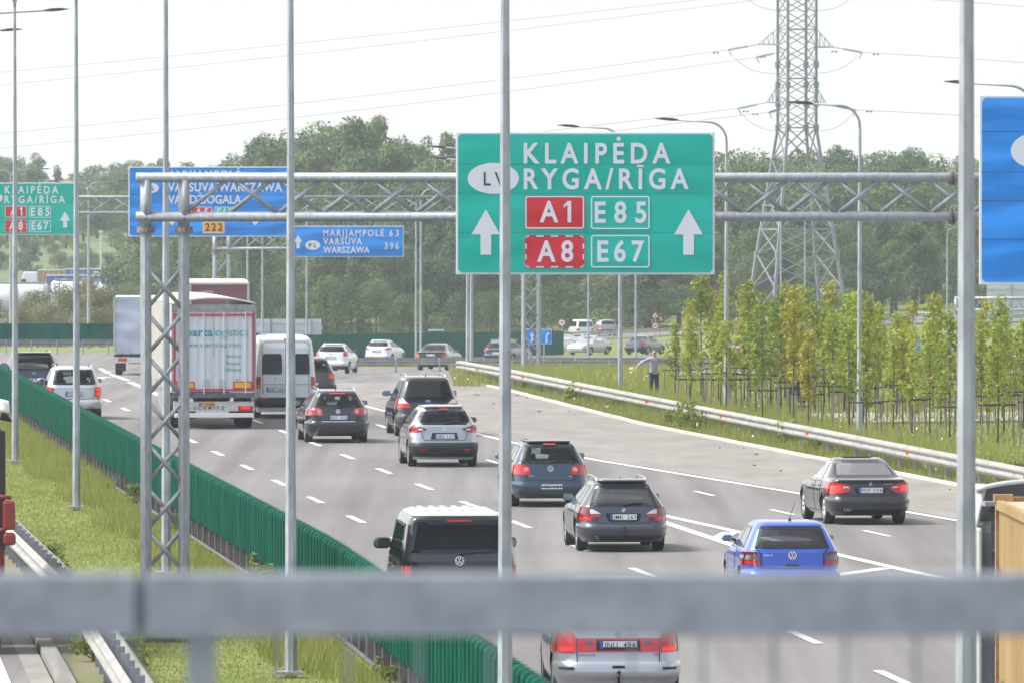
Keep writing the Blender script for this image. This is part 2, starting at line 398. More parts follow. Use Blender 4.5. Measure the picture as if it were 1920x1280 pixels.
strip('road', [RD(11.0, y) if y < 345 else at(-300, y) for y in YR], [RD(kR(y), y) if y < 372 else at(860, y) for y in YR], M['asphalt'], .0, 14)
strip('shoulder', [RD(min(kS(y) + .25, kR(y) - .4), y) for y in range(40, 342, 6)], [RD(kR(y) - .02, y) for y in range(40, 342, 6)], M['shoulder'], .006, 6)
YB = list(range(410, 536, 6))
strip('far_road', [at(-500, y) for y in YB], [at(2500, y) for y in YB], M['asphalt'], .0, 60)
YC = list(range(560, 676, 8))
strip('far_carriageway', [at(300, y) for y in YC], [at(2500, y) for y in YC], M['asphalt'], .0, 40)
strip('ramp_road', [at(560, y) for y in range(792, 814, 4)], [at(2600, y) for y in range(792, 814, 4)], M['asphalt'], .01, 40)
strip('opposite_road', [RD(-9, y) for y in range(20, 330, 6)], [RD(5.74, y) for y in range(20, 330, 6)], M['asphalt'], .0, 6)
strip('gutter', [RD(5.72, y) for y in range(20, 330, 6)], [RD(6.05, y) for y in range(20, 330, 6)], M['gutter'], .003, 1)
strip('verge_dirt', [RD(6.34, y) for y in range(20, 330, 4)], [RD(6.95 + .18 * math.sin(y * .7) + .12 * math.sin(y * 1.9), y) for y in range(20, 330, 4)], M['dirt'], .004, 2)
def ribbon(mb, pts, w, dz=.012):
    n = len(pts)
    for i, p in enumerate(pts):
        p = Vector(p); t_ = Vector(pts[min(i + 1, n - 1)]) - Vector(pts[max(i - 1, 0)]); t_.z = 0; t_.normalize(); r = Vector((t_.y, -t_.x, 0)) * w / 2
        for q in (p - r, p + r): mb.v.append((q.x, q.y, zt(q.x, q.y) + dz))
    b0 = len(mb.v) - 2 * n
    for i in range(n - 1): mb.f.append((b0 + 2 * i, b0 + 2 * i + 1, b0 + 2 * i + 3, b0 + 2 * i + 2))
# kerbs: real steps
def kerb(name, pts, w, h):
    mb = MB(); mb.sweep(pts, [(-w / 2, -.05), (-w / 2, h), (w / 2, h), (w / 2, -.05)])
    return tag(mb.build(name, M['curb'] if name == 'kerb' else M['gutter']), kind='structure')
kerb('kerb', [RD(kR(y) + .09 + .02 * math.sin(y), y) for y in range(40, 360, 4)], .15, .075)
kerb('median_kerb', [RD(6.2 + .015 * math.sin(y * 1.3), y) for y in range(20, 330, 4)], .24, .11)
mk = MB()
ribbon(mk, [RD(kS(y), y) for y in range(60, 345, 4)], .22)
ribbon(mk, [RD(11.95, y) for y in range(60, 345, 4)], .2)
ribbon(mk, [RD(5.35, y) for y in range(20, 330, 5)], .15)
for k0, y0 in ((15.2, 197.7), (18.5, 194.7)):
    for i in range(-9, 13):
        y = y0 + i * 12.2
        if 60 < y < 343: ribbon(mk, [RD(k0, y - 2.1), RD(k0, y), RD(k0, y + 2.1)], .16)
for i in range(-5, 9):
    y = 189.6 + i * 12.4
    if y < 250: ribbon(mk, [RD(interp(y_, [(120, 27.2), (189, 25.5), (203, 25.0), (215, 24.7), (227, 24.6), (300, 24.0)]) if y < 226 else 22.0 + (226 - y) * .0, y_) for y_ in (y - 1.6, y, y + 1.6)], .13)
for i in range(0, 8):
    y = 250 + i * 12.2; ribbon(mk, [RD(21.9, y - 2), RD(21.9, y + 2)], .16)
gl_ = lambda y: 21.72
gr_ = lambda y: interp(y, [(130, 26.0), (150, 25.0), (170.7, 23.6), (179.3, 23.2), (190, 22.7), (201, 22.1)])
ribbon(mk, [RD(gl_(y), y) for y in range(120, 203, 3)], .24)
ribbon(mk, [RD(gr_(y), y) for y in range(120, 203, 3)], .24)
for y in range(124, 196, 9):
    ribbon(mk, [RD(gl_(y) + .15, y), RD(gr_(y + 3.5) - .15, y + 3.5)], .36, .008)
pl = [hit(*q) for q in ((300, 742), (285, 735), (262, 725), (240, 715), (220, 706), (205, 700), (193, 694), (187, 690))] 
for a, b_ in zip(pl, pl[1:]): ribbon(mk, [a.lerp(b_, .04), a.lerp(b_, .86)], .28)
pl = [at(187, 367), at(181, 378), at(186, 392), at(200, 402), at(225, 408), at(262, 412), at(330, 416)]
ribbon(mk, pl, .55)
ribbon(mk, [at(u, interp(u, [(-300, 470), (80, 455), (130, 440)])) for u in range(-200, 131, 30)], .5)
tag(mk.build('road_markings', M['mark']), kind='structure')
# footpath in the meadow, soil at the lorry park
strip('footpath', [hit(u, 792 - (u - 1560) * .012) for u in range(1480, 2200, 40)], [hit(u, 774 - (u - 1560) * .012) for u in range(1480, 2200, 40)], M['path'], .0)
strip('soil_bank', [at(-200, y) for y in range(1012, 1060, 6)], [at(262, y) for y in range(1012, 1060, 6)], M['dirt2'], .05, 10)
strip('bank_slope', [at(-260, y) for y in range(1060, 1290, 10)], [at(330, y) for y in range(1060, 1290, 10)], mat('bank_grass_ground', (.075, .115, .038), .95, c2=(.13, .165, .06), vscale=.12, det=6), .05, 12)
strip('lorry_park', [at(-500, y) for y in range(880, 1012, 12)], [at(330, y) for y in range(880, 1012, 12)], M['asphalt'], .02, 10)
# bridge the camera stands on
db = MB(); db.box((0, 6.2, 5.3), (60, 16.4, .55)); tag(db.build('bridge_deck', M['concrete']), kind='structure')
# ================================================================ cars
class Body:
    def __init__(s, P):
        s.P = P; s.p = P.get('p', 6.5); s.m = P.get('m', 9)
    def hw(s, z): return interp(z, s.P['hw'])
    def ry(s, z): return interp(z, s.P['rear'])
    def fy(s, z): return interp(z, s.P['front'])
    def yr(s, x, z):
        a, b = s.ry(z), s.fy(z); hl = (b - a) / 2; q = min(1, abs(x) / s.hw(z))
        return (a + b) / 2 - hl * max(0, 1 - q ** s.p) ** (1 / s.m)
    def yf(s, x, z):
        a, b = s.ry(z), s.fy(z); hl = (b - a) / 2; q = min(1, abs(x) / s.hw(z))
        return (a + b) / 2 + hl * max(0, 1 - q ** s.p) ** (1 / s.m)
    def xs(s, y, z):
        a, b = s.ry(z), s.fy(z); hl = (b - a) / 2; e = min(1, abs(y - (a + b) / 2) / hl)
        return s.hw(z) * max(0, 1 - e ** s.m) ** (1 / s.p)
    def R(s, x, z, e=.006): return (x, s.yr(x, z) - e, z)
    def Fr(s, x, z, e=.006): return (x, s.yf(x, z) + e, z)
    def S(s, sg, y, z, e=.006): return (sg * (s.xs(y, z) + e), y, z)
    def mesh(s):
        P = s.P; z0, H = P.get('z0', .2), P['H']
        zs = sorted(set([round(z0 + i * .035, 3) for i in range(int((H - z0) / .035) + 1)] + [q[0] for k in ('hw', 'rear', 'front') for q in P[k] if z0 <= q[0] <= H] + [z0, H]))
        fx = [i * .06 for i in range(16)] + [.93, .955, .975, .99, .9985]
        eta = max(0, 1 - .9985 ** s.p) ** (1 / s.m)
        ring = [(1, f) for f in fx]                       # rear, from centre to right
        ns = 46
        ring += [(2, -eta + 2 * eta * i / ns) for i in range(1, ns)]
        ring += [(3, f) for f in fx[::-1]]
        right = ring; left = [(k, v, -1) for k, v in ring[::-1][1:-1]]
        full = [(k, v, 1) for k, v in right] + left
        V = []
        for z in zs:
            W = s.hw(z); a, b = s.ry(z), s.fy(z); yc, hl = (a + b) / 2, (b - a) / 2
            for k, v, sg in full:
                if k == 1: V.append((sg * v * W, yc - hl * max(0, 1 - v ** s.p) ** (1 / s.m), z))
                elif k == 3: V.append((sg * v * W, yc + hl * max(0, 1 - v ** s.p) ** (1 / s.m), z))
                else: V.append((sg * W * max(0, 1 - abs(v) ** s.m) ** (1 / s.p), yc + hl * v, z))
        n = len(full); Fc = []
        for i in range(len(zs) - 1):
            for k in range(n):
                k2 = (k + 1) % n; f = (i * n + k, i * n + k2, (i + 1) * n + k2, (i + 1) * n + k)
                c = [sum(V[q][d] for q in f) / 4 for d in range(3)]
                if s.cut(c): continue
                Fc.append(f)
        top = (len(zs) - 1) * n
        Fc.append(tuple(range(top, top + n)))
        return V, Fc
    def inrows(s, rows, z, v, sh=.02):
        if not (rows[0][0] + sh < z < rows[-1][0] - sh): return False
        a = interp(z, [(r[0], r[1]) for r in rows]); b = interp(z, [(r[0], r[2]) for r in rows])
        return a + sh < v < b - sh
    def cut(s, c):
        x, y, z = c; P = s.P; W = s.hw(z)
        if abs(x) > .55 * W:
            for yw in P['axles']:
                if (y - yw) ** 2 + (z - P['wr']) ** 2 < (P['wr'] + .045) ** 2 and abs(x) > .62 * P['W'] / 2: return True
            if not P.get('side_opaque'):
                for rows in P.get('sw', []):
                    if abs(abs(x) - s.xs(y, z)) < .03 and s.inrows(rows, z, y): return True
        yc = (s.ry(z) + s.fy(z)) / 2
        if y < yc and P.get('rw') and not P.get('rear_opaque') and abs(y - s.yr(x, z)) < .05 and s.inrows([(r[0], -r[1], r[1]) for r in P['rw']], z, x): return True
        if y > yc and P.get('ws') and abs(y - s.yf(x, z)) < .05 and s.inrows([(r[0], -r[1], r[1]) for r in P['ws']], z, x): return True
        return False
def rowsgrid(mb, rows, fn, nu=10, nv=8):
    z0, z1 = rows[0][0], rows[-1][0]
    def g(u, v):
        z = z0 + (z1 - z0) * v
        a = interp(z, [(r[0], r[1]) for r in rows]); b = interp(z, [(r[0], r[2]) for r in rows])
        return fn(a + (b - a) * u, z)
    mb.grid(nu, nv, g)
def rowsring(mb, rows, fn, w=.045, w2=0.0):
    def ol(d):
        rr = [(rows[0][0] + d, rows[0][1] + d, rows[0][2] - d)] + [(r[0], r[1] + d, r[2] - d) for r in rows[1:-1]] + [(rows[-1][0] - d, rows[-1][1] + d, rows[-1][2] - d)]
        pts = [(r[1], r[0]) for r in rr] + [(r[2], r[0]) for r in rr[::-1]]
        out = []
        for i, p in enumerate(pts):
            q = pts[(i + 1) % len(pts)]
            for k in range(8): out.append((p[0] + (q[0] - p[0]) * k / 8, p[1] + (q[1] - p[1]) * k / 8))
        return out
    a, b = ol(-w2), ol(w); n = len(a)
    mb.add([fn(*p) for p in a] + [fn(*p) for p in b], [(i, (i + 1) % n, n + (i + 1) % n, n + i) for i in range(n)])
def stroke(mb, pts, fn, w):
    """a thin strip along a polyline in a surface's own two coordinates"""
    dense = []
    for a, b in zip(pts, pts[1:]):
        for k in range(6): dense.append((a[0] + (b[0] - a[0]) * k / 6, a[1] + (b[1] - a[1]) * k / 6))
    dense.append(pts[-1]); n = len(dense); vs = []
    for i, p in enumerate(dense):
        q, r = dense[min(i + 1, n - 1)], dense[max(i - 1, 0)]
        d = math.hypot(q[0] - r[0], q[1] - r[1]) + 1e-9; nx_, nz_ = -(q[1] - r[1]) / d * w / 2, (q[0] - r[0]) / d * w / 2
        vs += [fn(p[0] + nx_, p[1] + nz_), fn(p[0] - nx_, p[1] - nz_)]
    mb.add(vs, [(2 * i, 2 * i + 1, 2 * i + 3, 2 * i + 2) for i in range(n - 1)])
def logo(kind, B, z, r, root, fnx=None, x=0.0):
    fn = fnx or (lambda a, b, e: B.R(a, b, e))
    def disc(r0, r1, e, mat_, par, nm, a0=0, a1=2 * math.pi):
        mb = MB(); n = 28
        for i in range(n + 1):
            an = a0 + (a1 - a0) * i / n
            for rr in (r0, r1): mb.v.append(fn(x + rr * math.cos(an), z + rr * math.sin(an), e))
        for i in range(n): mb.f.append((2 * i, 2 * i + 1, 2 * i + 3, 2 * i + 2))
        return mb.build(nm, mat_, par)
    if kind == 'vw':
        b_ = disc(0, r, .010, M['plate_blue'] if False else M['black_gloss'], root, 'emblem')
        mb = MB(); n = 28
        for i in range(n + 1):
            an = 2 * math.pi * i / n
            for rr in (r * .84, r): mb.v.append(fn(x + rr * math.cos(an), z + rr * math.sin(an), .014))
        for i in range(n): mb.f.append((2 * i, 2 * i + 1, 2 * i + 3, 2 * i + 2))
        f2 = lambda a, b: fn(x + a * r, z + b * r, .015)
        stroke(mb, [(-.36, .78), (0, .10), (.36, .78)], f2, .17)
        stroke(mb, [(-.78, .40), (-.33, -.72), (0, .0), (.33, -.72), (.78, .40)], f2, .17)
        mb.build('lettering', M['white'] if r > .07 else M['chrome'], b_)
    elif kind == 'bmw':
        b_ = disc(0, r, .010, M['black_gloss'], root, 'emblem')
        for q, mm in ((0, 'plate_blue'), (1, 'white'), (2, 'plate_blue'), (3, 'white')):
            disc(0, r * .68, .014, M[mm], b_, 'quadrant', q * math.pi / 2 + math.pi / 2, (q + 1) * math.pi / 2 + math.pi / 2)
        disc(r * .9, r, .014, M['chrome'], b_, 'emblem_ring')
    elif kind == 'oval':
        mb = MB(); n = 24
        mb.poly([fn(x + r * 1.6 * math.cos(2 * math.pi * i / n), z + r * .7 * math.sin(2 * math.pi * i / n), .012) for i in range(n)])
        b_ = mb.build('emblem', M['chrome'], root)
        mb = MB(); mb.poly([fn(x + r * 1.4 * math.cos(2 * math.pi * i / n), z + r * .55 * math.sin(2 * math.pi * i / n), .016) for i in range(n)]); mb.build('oval_field', M['plate_blue'], b_)
    else:
        disc(r * .55, r, .012, M['chrome'], root, 'emblem')
def number_plate(B, z, txt, root, w=.52, h=.112, x=0.0, fn=None, frame=True, yellow=None):
    fn = fn or (lambda a, b, e: (a, B.yr(0, z) - e, b))
    fm = None
    if frame:
        mb = MB(); c = fn(x, z, .012); mb.box((c[0], c[1], c[2]), (w + .025, .012, h + .03)); fm = mb.build('plate_frame', M['black'], root)
    mb = MB(); mb.poly([fn(x + a * w / 2, z + b * h / 2, .021) for a, b in ((-1, -1), (1, -1), (1, 1), (-1, 1))]); pl_ = mb.build('number_plate', yellow or M['plate'], root)
    mb = MB(); mb.poly([fn(x - w / 2 + a * .045, z + b * h / 2, .024) for a, b in ((0, -1), (1, -1), (1, 1), (0, 1))]); mb.build('country_band', M['plate_blue'], pl_)
    if txt:
        mb = MB()
        if ' ' in txt:
            l, r_ = txt.split(' ', 1)
            put_text(mb, l, x - w / 2 + .062, x - w / 2 + .25, z - .036, .073, lambda a, b: fn(a, b, .025), .003)
            put_text(mb, r_, x + w / 2 - .19, x + w / 2 - .022, z - .036, .073, lambda a, b: fn(a, b, .025), .003)
        else: put_text(mb, txt, x - w / 2 + .07, x + w / 2 - .03, z - .036, .073, lambda a, b: fn(a, b, .025), .003)
        mb.build('lettering', M['plate_txt'], pl_)
_WH = {}
def wheel_meshes(r, w, style):
    k = (r, w, style)
    if k in _WH: return _WH[k]
    t = MB(); t.lathe([(-w / 2 + .02, r * .66), (-w / 2, r * .8), (-w / 2 + .015, r * .955), (-w / 2 + .05, r), (w / 2 - .05, r), (w / 2 - .015, r * .955), (w / 2, r * .8), (w / 2 - .02, r * .66), (-w / 2 + .02, r * .66)], 28)
    rm = MB(); rm.lathe([(w / 2 - .03, r * .68), (w / 2 - .012, r * .66), (w / 2 - .03, r * .60), (w / 2 - .09, r * .56)], 28)
    n = 5 if style == 0 else 7
    for i in range(n):
        an = 2 * math.pi * i / n
        c, s_ = math.cos(an), math.sin(an)
        for d in (-.035, .035):
            p0 = (w / 2 - .045, c * .05 - s_ * d, s_ * .05 + c * d); p1 = (w / 2 - .035, c * r * .64 - s_ * d * 1.2, s_ * r * .64 + c * d * 1.2)
            rm.tube(p0, p1, .022, .018, 6)
    rm.lathe([(w / 2 - .06, .0), (w / 2 - .03, .001), (w / 2 - .03, .06), (w / 2 - .06, .075)], 12)
    bk = MB(); bk.lathe([(w / 2 - .10, .001), (w / 2 - .10, r * .62)], 20)
    mt, mr, mbk = [x.build(n_, mm, None, smooth=True) for x, n_, mm in ((t, 'tyre', M['tyre']), (rm, 'rim', M['alloy']), (bk, 'brake_disc', M['dark']))]
    out = []
    for o in (mt, mr, mbk): out.append(o.data); bpy.data.objects.remove(o)
    _WH[k] = out; return out
def add_wheel(root, x, y, r, w, style=0):
    t, rm, bk = wheel_meshes(r, w, style)
    o = link('wheel', t, root); o.location = (x, y, r)
    if x < 0: o.rotation_euler = (0, 0, math.pi)
    link('rim', rm, o); link('brake_disc', bk, o)
def car(name, label, cat, P, bump, yaw, group='vehicles on the motorway', detail=2):
    """bump = ground point under the middle of the rear bumper; yaw = heading, anticlockwise from straight ahead"""
    root = empty(name, bump, yaw, label, cat, group); B = Body(P); pm = P['paint']
    v, f = B.mesh(); mb = MB(); mb.add(v, f); body = mb.build('body', pm, root, smooth=True)
    H, W, L = P['H'], P['W'], P['L']
    ub = MB(); ub.box((0, (P['axles'][0] - .5 + L - .35) / 2 + .05, .40), (W - .36, L - .9, .36)); ub.box((0, L / 2, .27), (W * .62, L - 1.0, .12))
    ub.build('underbody', M['dark'], root)
    for yw in P['axles']:
        for sg in (-1, 1): add_wheel(root, sg * (P['track'] / 2), yw, P['wr'], P.get('ww', .21), P.get('style', 0))
    zb = P.get('belt', .95)
    if P.get('rw'):
        rows = [(r[0], -r[1], r[1]) for r in P['rw']]
        mb = MB(); rowsgrid(mb, rows, lambda a, b: B.R(a, b, .008), 14, 8); rw = mb.build('rear_window', P.get('gr', M['glass_dark']), root, smooth=True)
        mb = MB(); rowsring(mb, rows, lambda a, b: B.R(a, b, .011), .05, .012); mb.build('window_seal', M['black_gloss'], rw)
        if P.get('wiper'):
            wz, wx = P['wiper']; mb = MB(); p0, p1 = B.R(0, wz, .03), B.R(wx, wz + .03, .03)
            mb.path([p0, B.R(wx * .5, wz + .035, .035), p1], [.022, .016, .008], 6); mb.build('wiper', M['black'], root)
    for rows in P.get('sw', []):
        for sg in (-1, 1):
            mb = MB(); rowsgrid(mb, rows, lambda a, b: B.S(sg, a, b, .007), 10, 6); o = mb.build('side_window', P.get('gs', M['glass_dark']), root, smooth=True)
            mb = MB(); rowsring(mb, rows, lambda a, b: B.S(sg, a, b, .010), .03, .012); mb.build('window_seal', P.get('seal', M['black_gloss']), o)
    if P.get('ws'):
        rows = [(r[0], -r[1], r[1]) for r in P['ws']]
        mb = MB(); rowsgrid(mb, rows, lambda a, b: B.Fr(a, b, .008), 12, 8); mb.build('windscreen', M['glass_clear'], root, smooth=True)
    if P.get('tg'):
        mb = MB(); stroke(mb, P['tg'] + [(-x, z) for x, z in P['tg'][::-1]], lambda a, b: B.R(a, b, .007), .014); mb.build('tailgate_gap', M['dark'], root)
    if P.get('tgpan'):
        mb = MB(); rowsgrid(mb, [(z, -x, x) for z, x in P['tgpan']], lambda a, b: B.R(a, b, P.get('tgoff', .006)), 16, 8); mb.build('tailgate', P.get('tgmat', pm), root, smooth=True)
    for z0_, z1_, e, mm in P.get('bumpers', []):
        mb = MB()
        def bf(u, v_):
            z = z0_ + (z1_ - z0_) * v_; sx = -1 if u < .5 else 1; q = abs(u - .5) * 2
            e_ = e * (1 - abs(v_ * 2 - 1) ** 4 * .9); xw = .955 * B.hw(z)
            if q < .75:
                x = sx * xw * q / .75; return B.R(x, z, e_)
            y0_ = B.yr(xw, z); yy = y0_ + (P['axles'][0] - P['wr'] - .06 - y0_) * (q - .75) / .25
            return B.S(sx, yy, z, e_)
        mb.grid(36, 6, bf); mb.build('bumper', mm, root, smooth=True)
    for Lg in P.get('lights', []):
        for sg in (-1, 1):
            def lit(rows, wrap, e):
                mb = MB()
                cl_ = lambda x, z: min(x, .955 * B.hw(z))
                rowsgrid(mb, [(z, min(a, cl_(b, z)), cl_(b, z)) for z, a, b in rows], lambda a, b: (sg * a, B.yr(a, b) - e, b), 8, 6)
                if wrap:
                    z0_, z1_ = rows[0][0], rows[-1][0]
                    def g(u, v_):
                        z = z0_ + (z1_ - z0_) * v_; y0_ = B.yr(.955 * B.hw(z), z); y1_ = y0_ + interp(z, wrap)
                        return (sg * (B.xs(y0_ + (y1_ - y0_) * u, z) + e), y0_ + (y1_ - y0_) * u - e * (1 - u), z)
                    mb.grid(5, 6, g)
                return mb
            o = lit(Lg['rows'], Lg.get('wrap'), .016).build('tail_light', M[Lg.get('mat', 'red_lens')], root, smooth=True)
            for mm, rows, wr_ in Lg.get('sub', []): lit(rows, wr_, .020).build('lens', M[mm], o, smooth=True)
            for mm, cx_, cz_, rr in Lg.get('round', []):
                mb = MB(); mb.poly([(sg * (cx_ + rr * math.cos(a_ * .3142)), B.yr(cx_, cz_) - .024, cz_ + rr * math.sin(a_ * .3142)) for a_ in range(20)]); mb.build('lens', M[mm], o)
    if P.get('plate'): number_plate(B, P['plate'][0], P['plate'][1], root)
    for q in P.get('logo', []): logo(q[0], B, q[1], q[2], root)
    for s_, x0, x1, z, cap, mm in P.get('texts', []):
        mb = MB(); put_text(mb, s_, x0, x1, z, cap, lambda a, b: B.R(a, b, .016), .02); mb.build('lettering', M[mm], root)
    for mm, nm, rows, e in P.get('patches', []):
        mb = MB(); rowsgrid(mb, rows, lambda a, b: B.R(a, b, e), 14, 4); mb.build(nm, M[mm] if isinstance(mm, str) else mm, root, smooth=True)
    for mm, nm, rows, e in P.get('patches2', []):
        for sg in (-1, 1):
            mb = MB(); rowsgrid(mb, rows, lambda a, b: B.R(sg * a, b, e), 8, 4); mb.build(nm, M[mm], root, smooth=True)
    if P.get('mirrors'):
        my, mz = P['mirrors']
        for sg in (-1, 1):
            mb = MB(); xb = B.xs(my, mz); k = P.get('msize', 1.0)
            n1, n2 = 10, 8
            def mf(u, v_):
                th, ph = 2 * math.pi * u, math.pi * v_
                g_ = lambda c: math.copysign(abs(c) ** .6, c)
                return (sg * (xb + .15 + .115 * k * g_(math.cos(th)) * math.sin(ph) ** .6), my + .06 * math.cos(ph) * 1.2, mz + .04 + .075 * k * g_(math.sin(th)) * math.sin(ph) ** .6)
            mb.grid(n1, n2, mf); o = mb.build('wing_mirror', P.get('mmat', pm), root, smooth=True)
            mb = MB(); mb.tube((sg * (xb - .03), my + .03, mz), (sg * (xb + .10), my + .02, mz + .02), .025, .02, 6); mb.build('mirror_arm', M['black'], o)
            mb = MB(); mb.poly([(sg * (xb + .15 + .095 * k * math.copysign(abs(math.cos(a_ * .3927)) ** .6, math.cos(a_ * .3927))), my - .072, mz + .04 + .058 * k * math.copysign(abs(math.sin(a_ * .3927)) ** .6, math.sin(a_ * .3927))) for a_ in range(16)]); mb.build('mirror_glass', M['mirror'], o)
    if P.get('rails'):
        y0_, y1_, mm = P['rails']
        for sg in (-1, 1):
            xr = B.hw(H - .02) + .03; mb = MB()
            mb.path([(sg * xr, y0_, H - .035), (sg * xr, y0_ + .08, H + .03), (sg * xr, (y0_ + y1_) / 2, H + .045), (sg * xr, y1_ - .1, H + .03), (sg * xr, y1_, H - .03)], .018, 6); mb.build('roof_rail', M[mm], root)
    if P.get('antenna'):
        k = P['antenna']; mb = MB(); y_ = B.ry(H - .01) + .16
        if k == 'fin': mb.add([(-.02, y_, H), (.02, y_, H), (0, y_ + .16, H + .002), (0, y_ + .01, H + .075)], [(0, 1, 3), (1, 2, 3), (2, 0, 3)])
        else: mb.lathe([(H - .01, .03), (H + .02, .028), (H + .045, .012), (H + .05, .001)], 10, 'z', (0.03, y_, 0)); mb.tube((.03, y_, H + .03), (.10, y_ - .22, H + .03 + k), .007, .004, 5)
        mb.build('antenna', M['black'], root)
    if P.get('spoiler'):
        z_, x_, d_, mm = P['spoiler']; mb = MB()
        def sf(u, v_):
            x = -x_ + 2 * x_ * u; yb = B.yr(x, z_); return (x, yb + .12 - (d_ + .12) * v_ , z_ + .035 * (1 - v_) + .01)
        mb.grid(16, 3, sf); mb.build('spoiler', P['paint'] if mm == 'paint' else M[mm], root, smooth=True, solid=.03)
    if P.get('stop'):
        z_, x_ = P['stop']; mb = MB(); e_ = P.get('stope', .02); rowsgrid(mb, [(z_ - .014, -x_, x_), (z_ + .014, -x_, x_)], lambda a, b: B.R(a, b, e_), 8, 1); mb.build('stop_light', M['red_lens'], root)
    for x_, z_ in P.get('exhaust', []):
        mb = MB(); y_ = B.yr(x_, z_) - .03; mb.lathe([(y_ + .15, .034), (y_, .036), (y_ - .005, .030), (y_ + .1, .026)], 14, 'y', (x_, 0, z_)); mb.build('exhaust_pipe', M['chrome'], root, smooth=True)
    if P.get('towbar'):
        z_ = P['towbar']; mb = MB(); y_ = B.yr(0, z_) - .02; mb.path([(0, y_ + .2, z_ - .1), (0, y_ - .04, z_ - .1), (0, y_ - .08, z_ - .02), (0, y_ - .08, z_ + .05)], .02, 8); mb.lathe([(-.03, .001), (-.022, .022), (0, .032), (.022, .022), (.03, .001)], 10, 'z', (0, y_ - .08, z_ + .075)); mb.build('tow_hook', M['black'], root, smooth=True)
    if P.get('seats', True) and (P.get('gr') in (M['glass_clear'], M['glass_mid'])):
        sm = P.get('seatm', M['seat']); ym = P['axles'][1]
        for sg in (-1, 1):
            mb = MB(); yy = ym - 1.25; mb.box((sg * .36, yy, zb - .12), (.48, .16, .55), tz=.15); mb.box((sg * .36, yy - .02, zb + .26), (.26, .09, .19), tz=.1); mb.build('front_seat', sm, root, bevel=.04)
            mb = MB(); yy = P['axles'][0] + .35 ; mb.box((sg * .36, yy, zb - .22), (.62, .16, .5)); mb.box((sg * .36, yy - .01, zb + .11), (.27, .09, .17), tz=.1); mb.build('rear_seat', sm, root, bevel=.04)
        mb = MB(); mb.box((0, L / 2, zb - .5), (W - .3, L - 1.3, .1)); mb.box((0, P['axles'][1] - .35, zb - .12), (W - .3, .5, .3)); mb.build('cabin_floor', M['seat'], root)
        if P.get('driver', True):
            mb = MB(); mb.lathe([(-.16, .001), (-.13, .06), (-.04, .088), (.05, .092), (.12, .065), (.145, .001)], 12, 'z', (-.36, ym - 1.05, zb + .36)); mb.lathe([(-.5, .22), (-.1, .24), (.1, .2), (.18, .08), (.26, .055)], 12, 'z', (-.36, ym - 1.05, zb - .02))
            mb.build('driver_silhouette', M['seat'], root, smooth=True)
    for rows in P.get('doors', []):
        for sg in (-1, 1):
            mb = MB(); rowsgrid(mb, rows, lambda a, b: B.S(sg, a, b, .005), 8, 8); d = mb.build('door', pm, root, smooth=True)
            zt_ = rows[-1][0] - .1; y_ = interp(zt_, [(r[0], r[1]) for r in rows])
            mb = MB(); a = B.S(sg, y_ + .07, zt_, .03); c_ = B.S(sg, y_ + .26, zt_, .03); mb.tube(a, c_, .016, .016, 6); mb.build('handle', P.get('handle', pm), d)
            mb = MB(); rowsring(mb, rows, lambda a, b: B.S(sg, a, b, .0065), .008, .004); mb.build('door_gap', M['dark'], d)
    return root
YAW = math.atan(SL)
def bumper_at(px, s, over=.8):
    Y = F / s - over; X = (px - 960) * Y / F; return Vector((X, Y, zt(X, Y)))

# ---- profiles
def prof(L, W, H, rear, front, hw, axles, track, wr, **k):
    d = dict(L=L, W=W, H=H, rear=rear, front=front, hw=hw, axles=axles, track=track, wr=wr); d.update(k); return d
def hatch_front(L, H, hood=.92, base=1.15, slope=.95):
    return [(.2, L - .12), (.35, L - .02), (.55, L), (.72, L - .08), (hood - .06, L - .5), (hood, L - base), (hood + .04, L - base - .1), (H - .1, L - base - slope), (H - .03, L - base - slope - .2), (H, L - base - slope - .5)]
def sidehw(W, H, belt, top, zlow=.2):
    w = W / 2
    return [(zlow, w * .90), (.32, w * .965), (.55, w), (.78, w * .99), (belt - .05, w * .955), (belt, w * .935), (H - .12, top + .03), (H - .06, top - .02), (H - .025, top - .075), (H - .008, top - .16), (H, top - .28)]
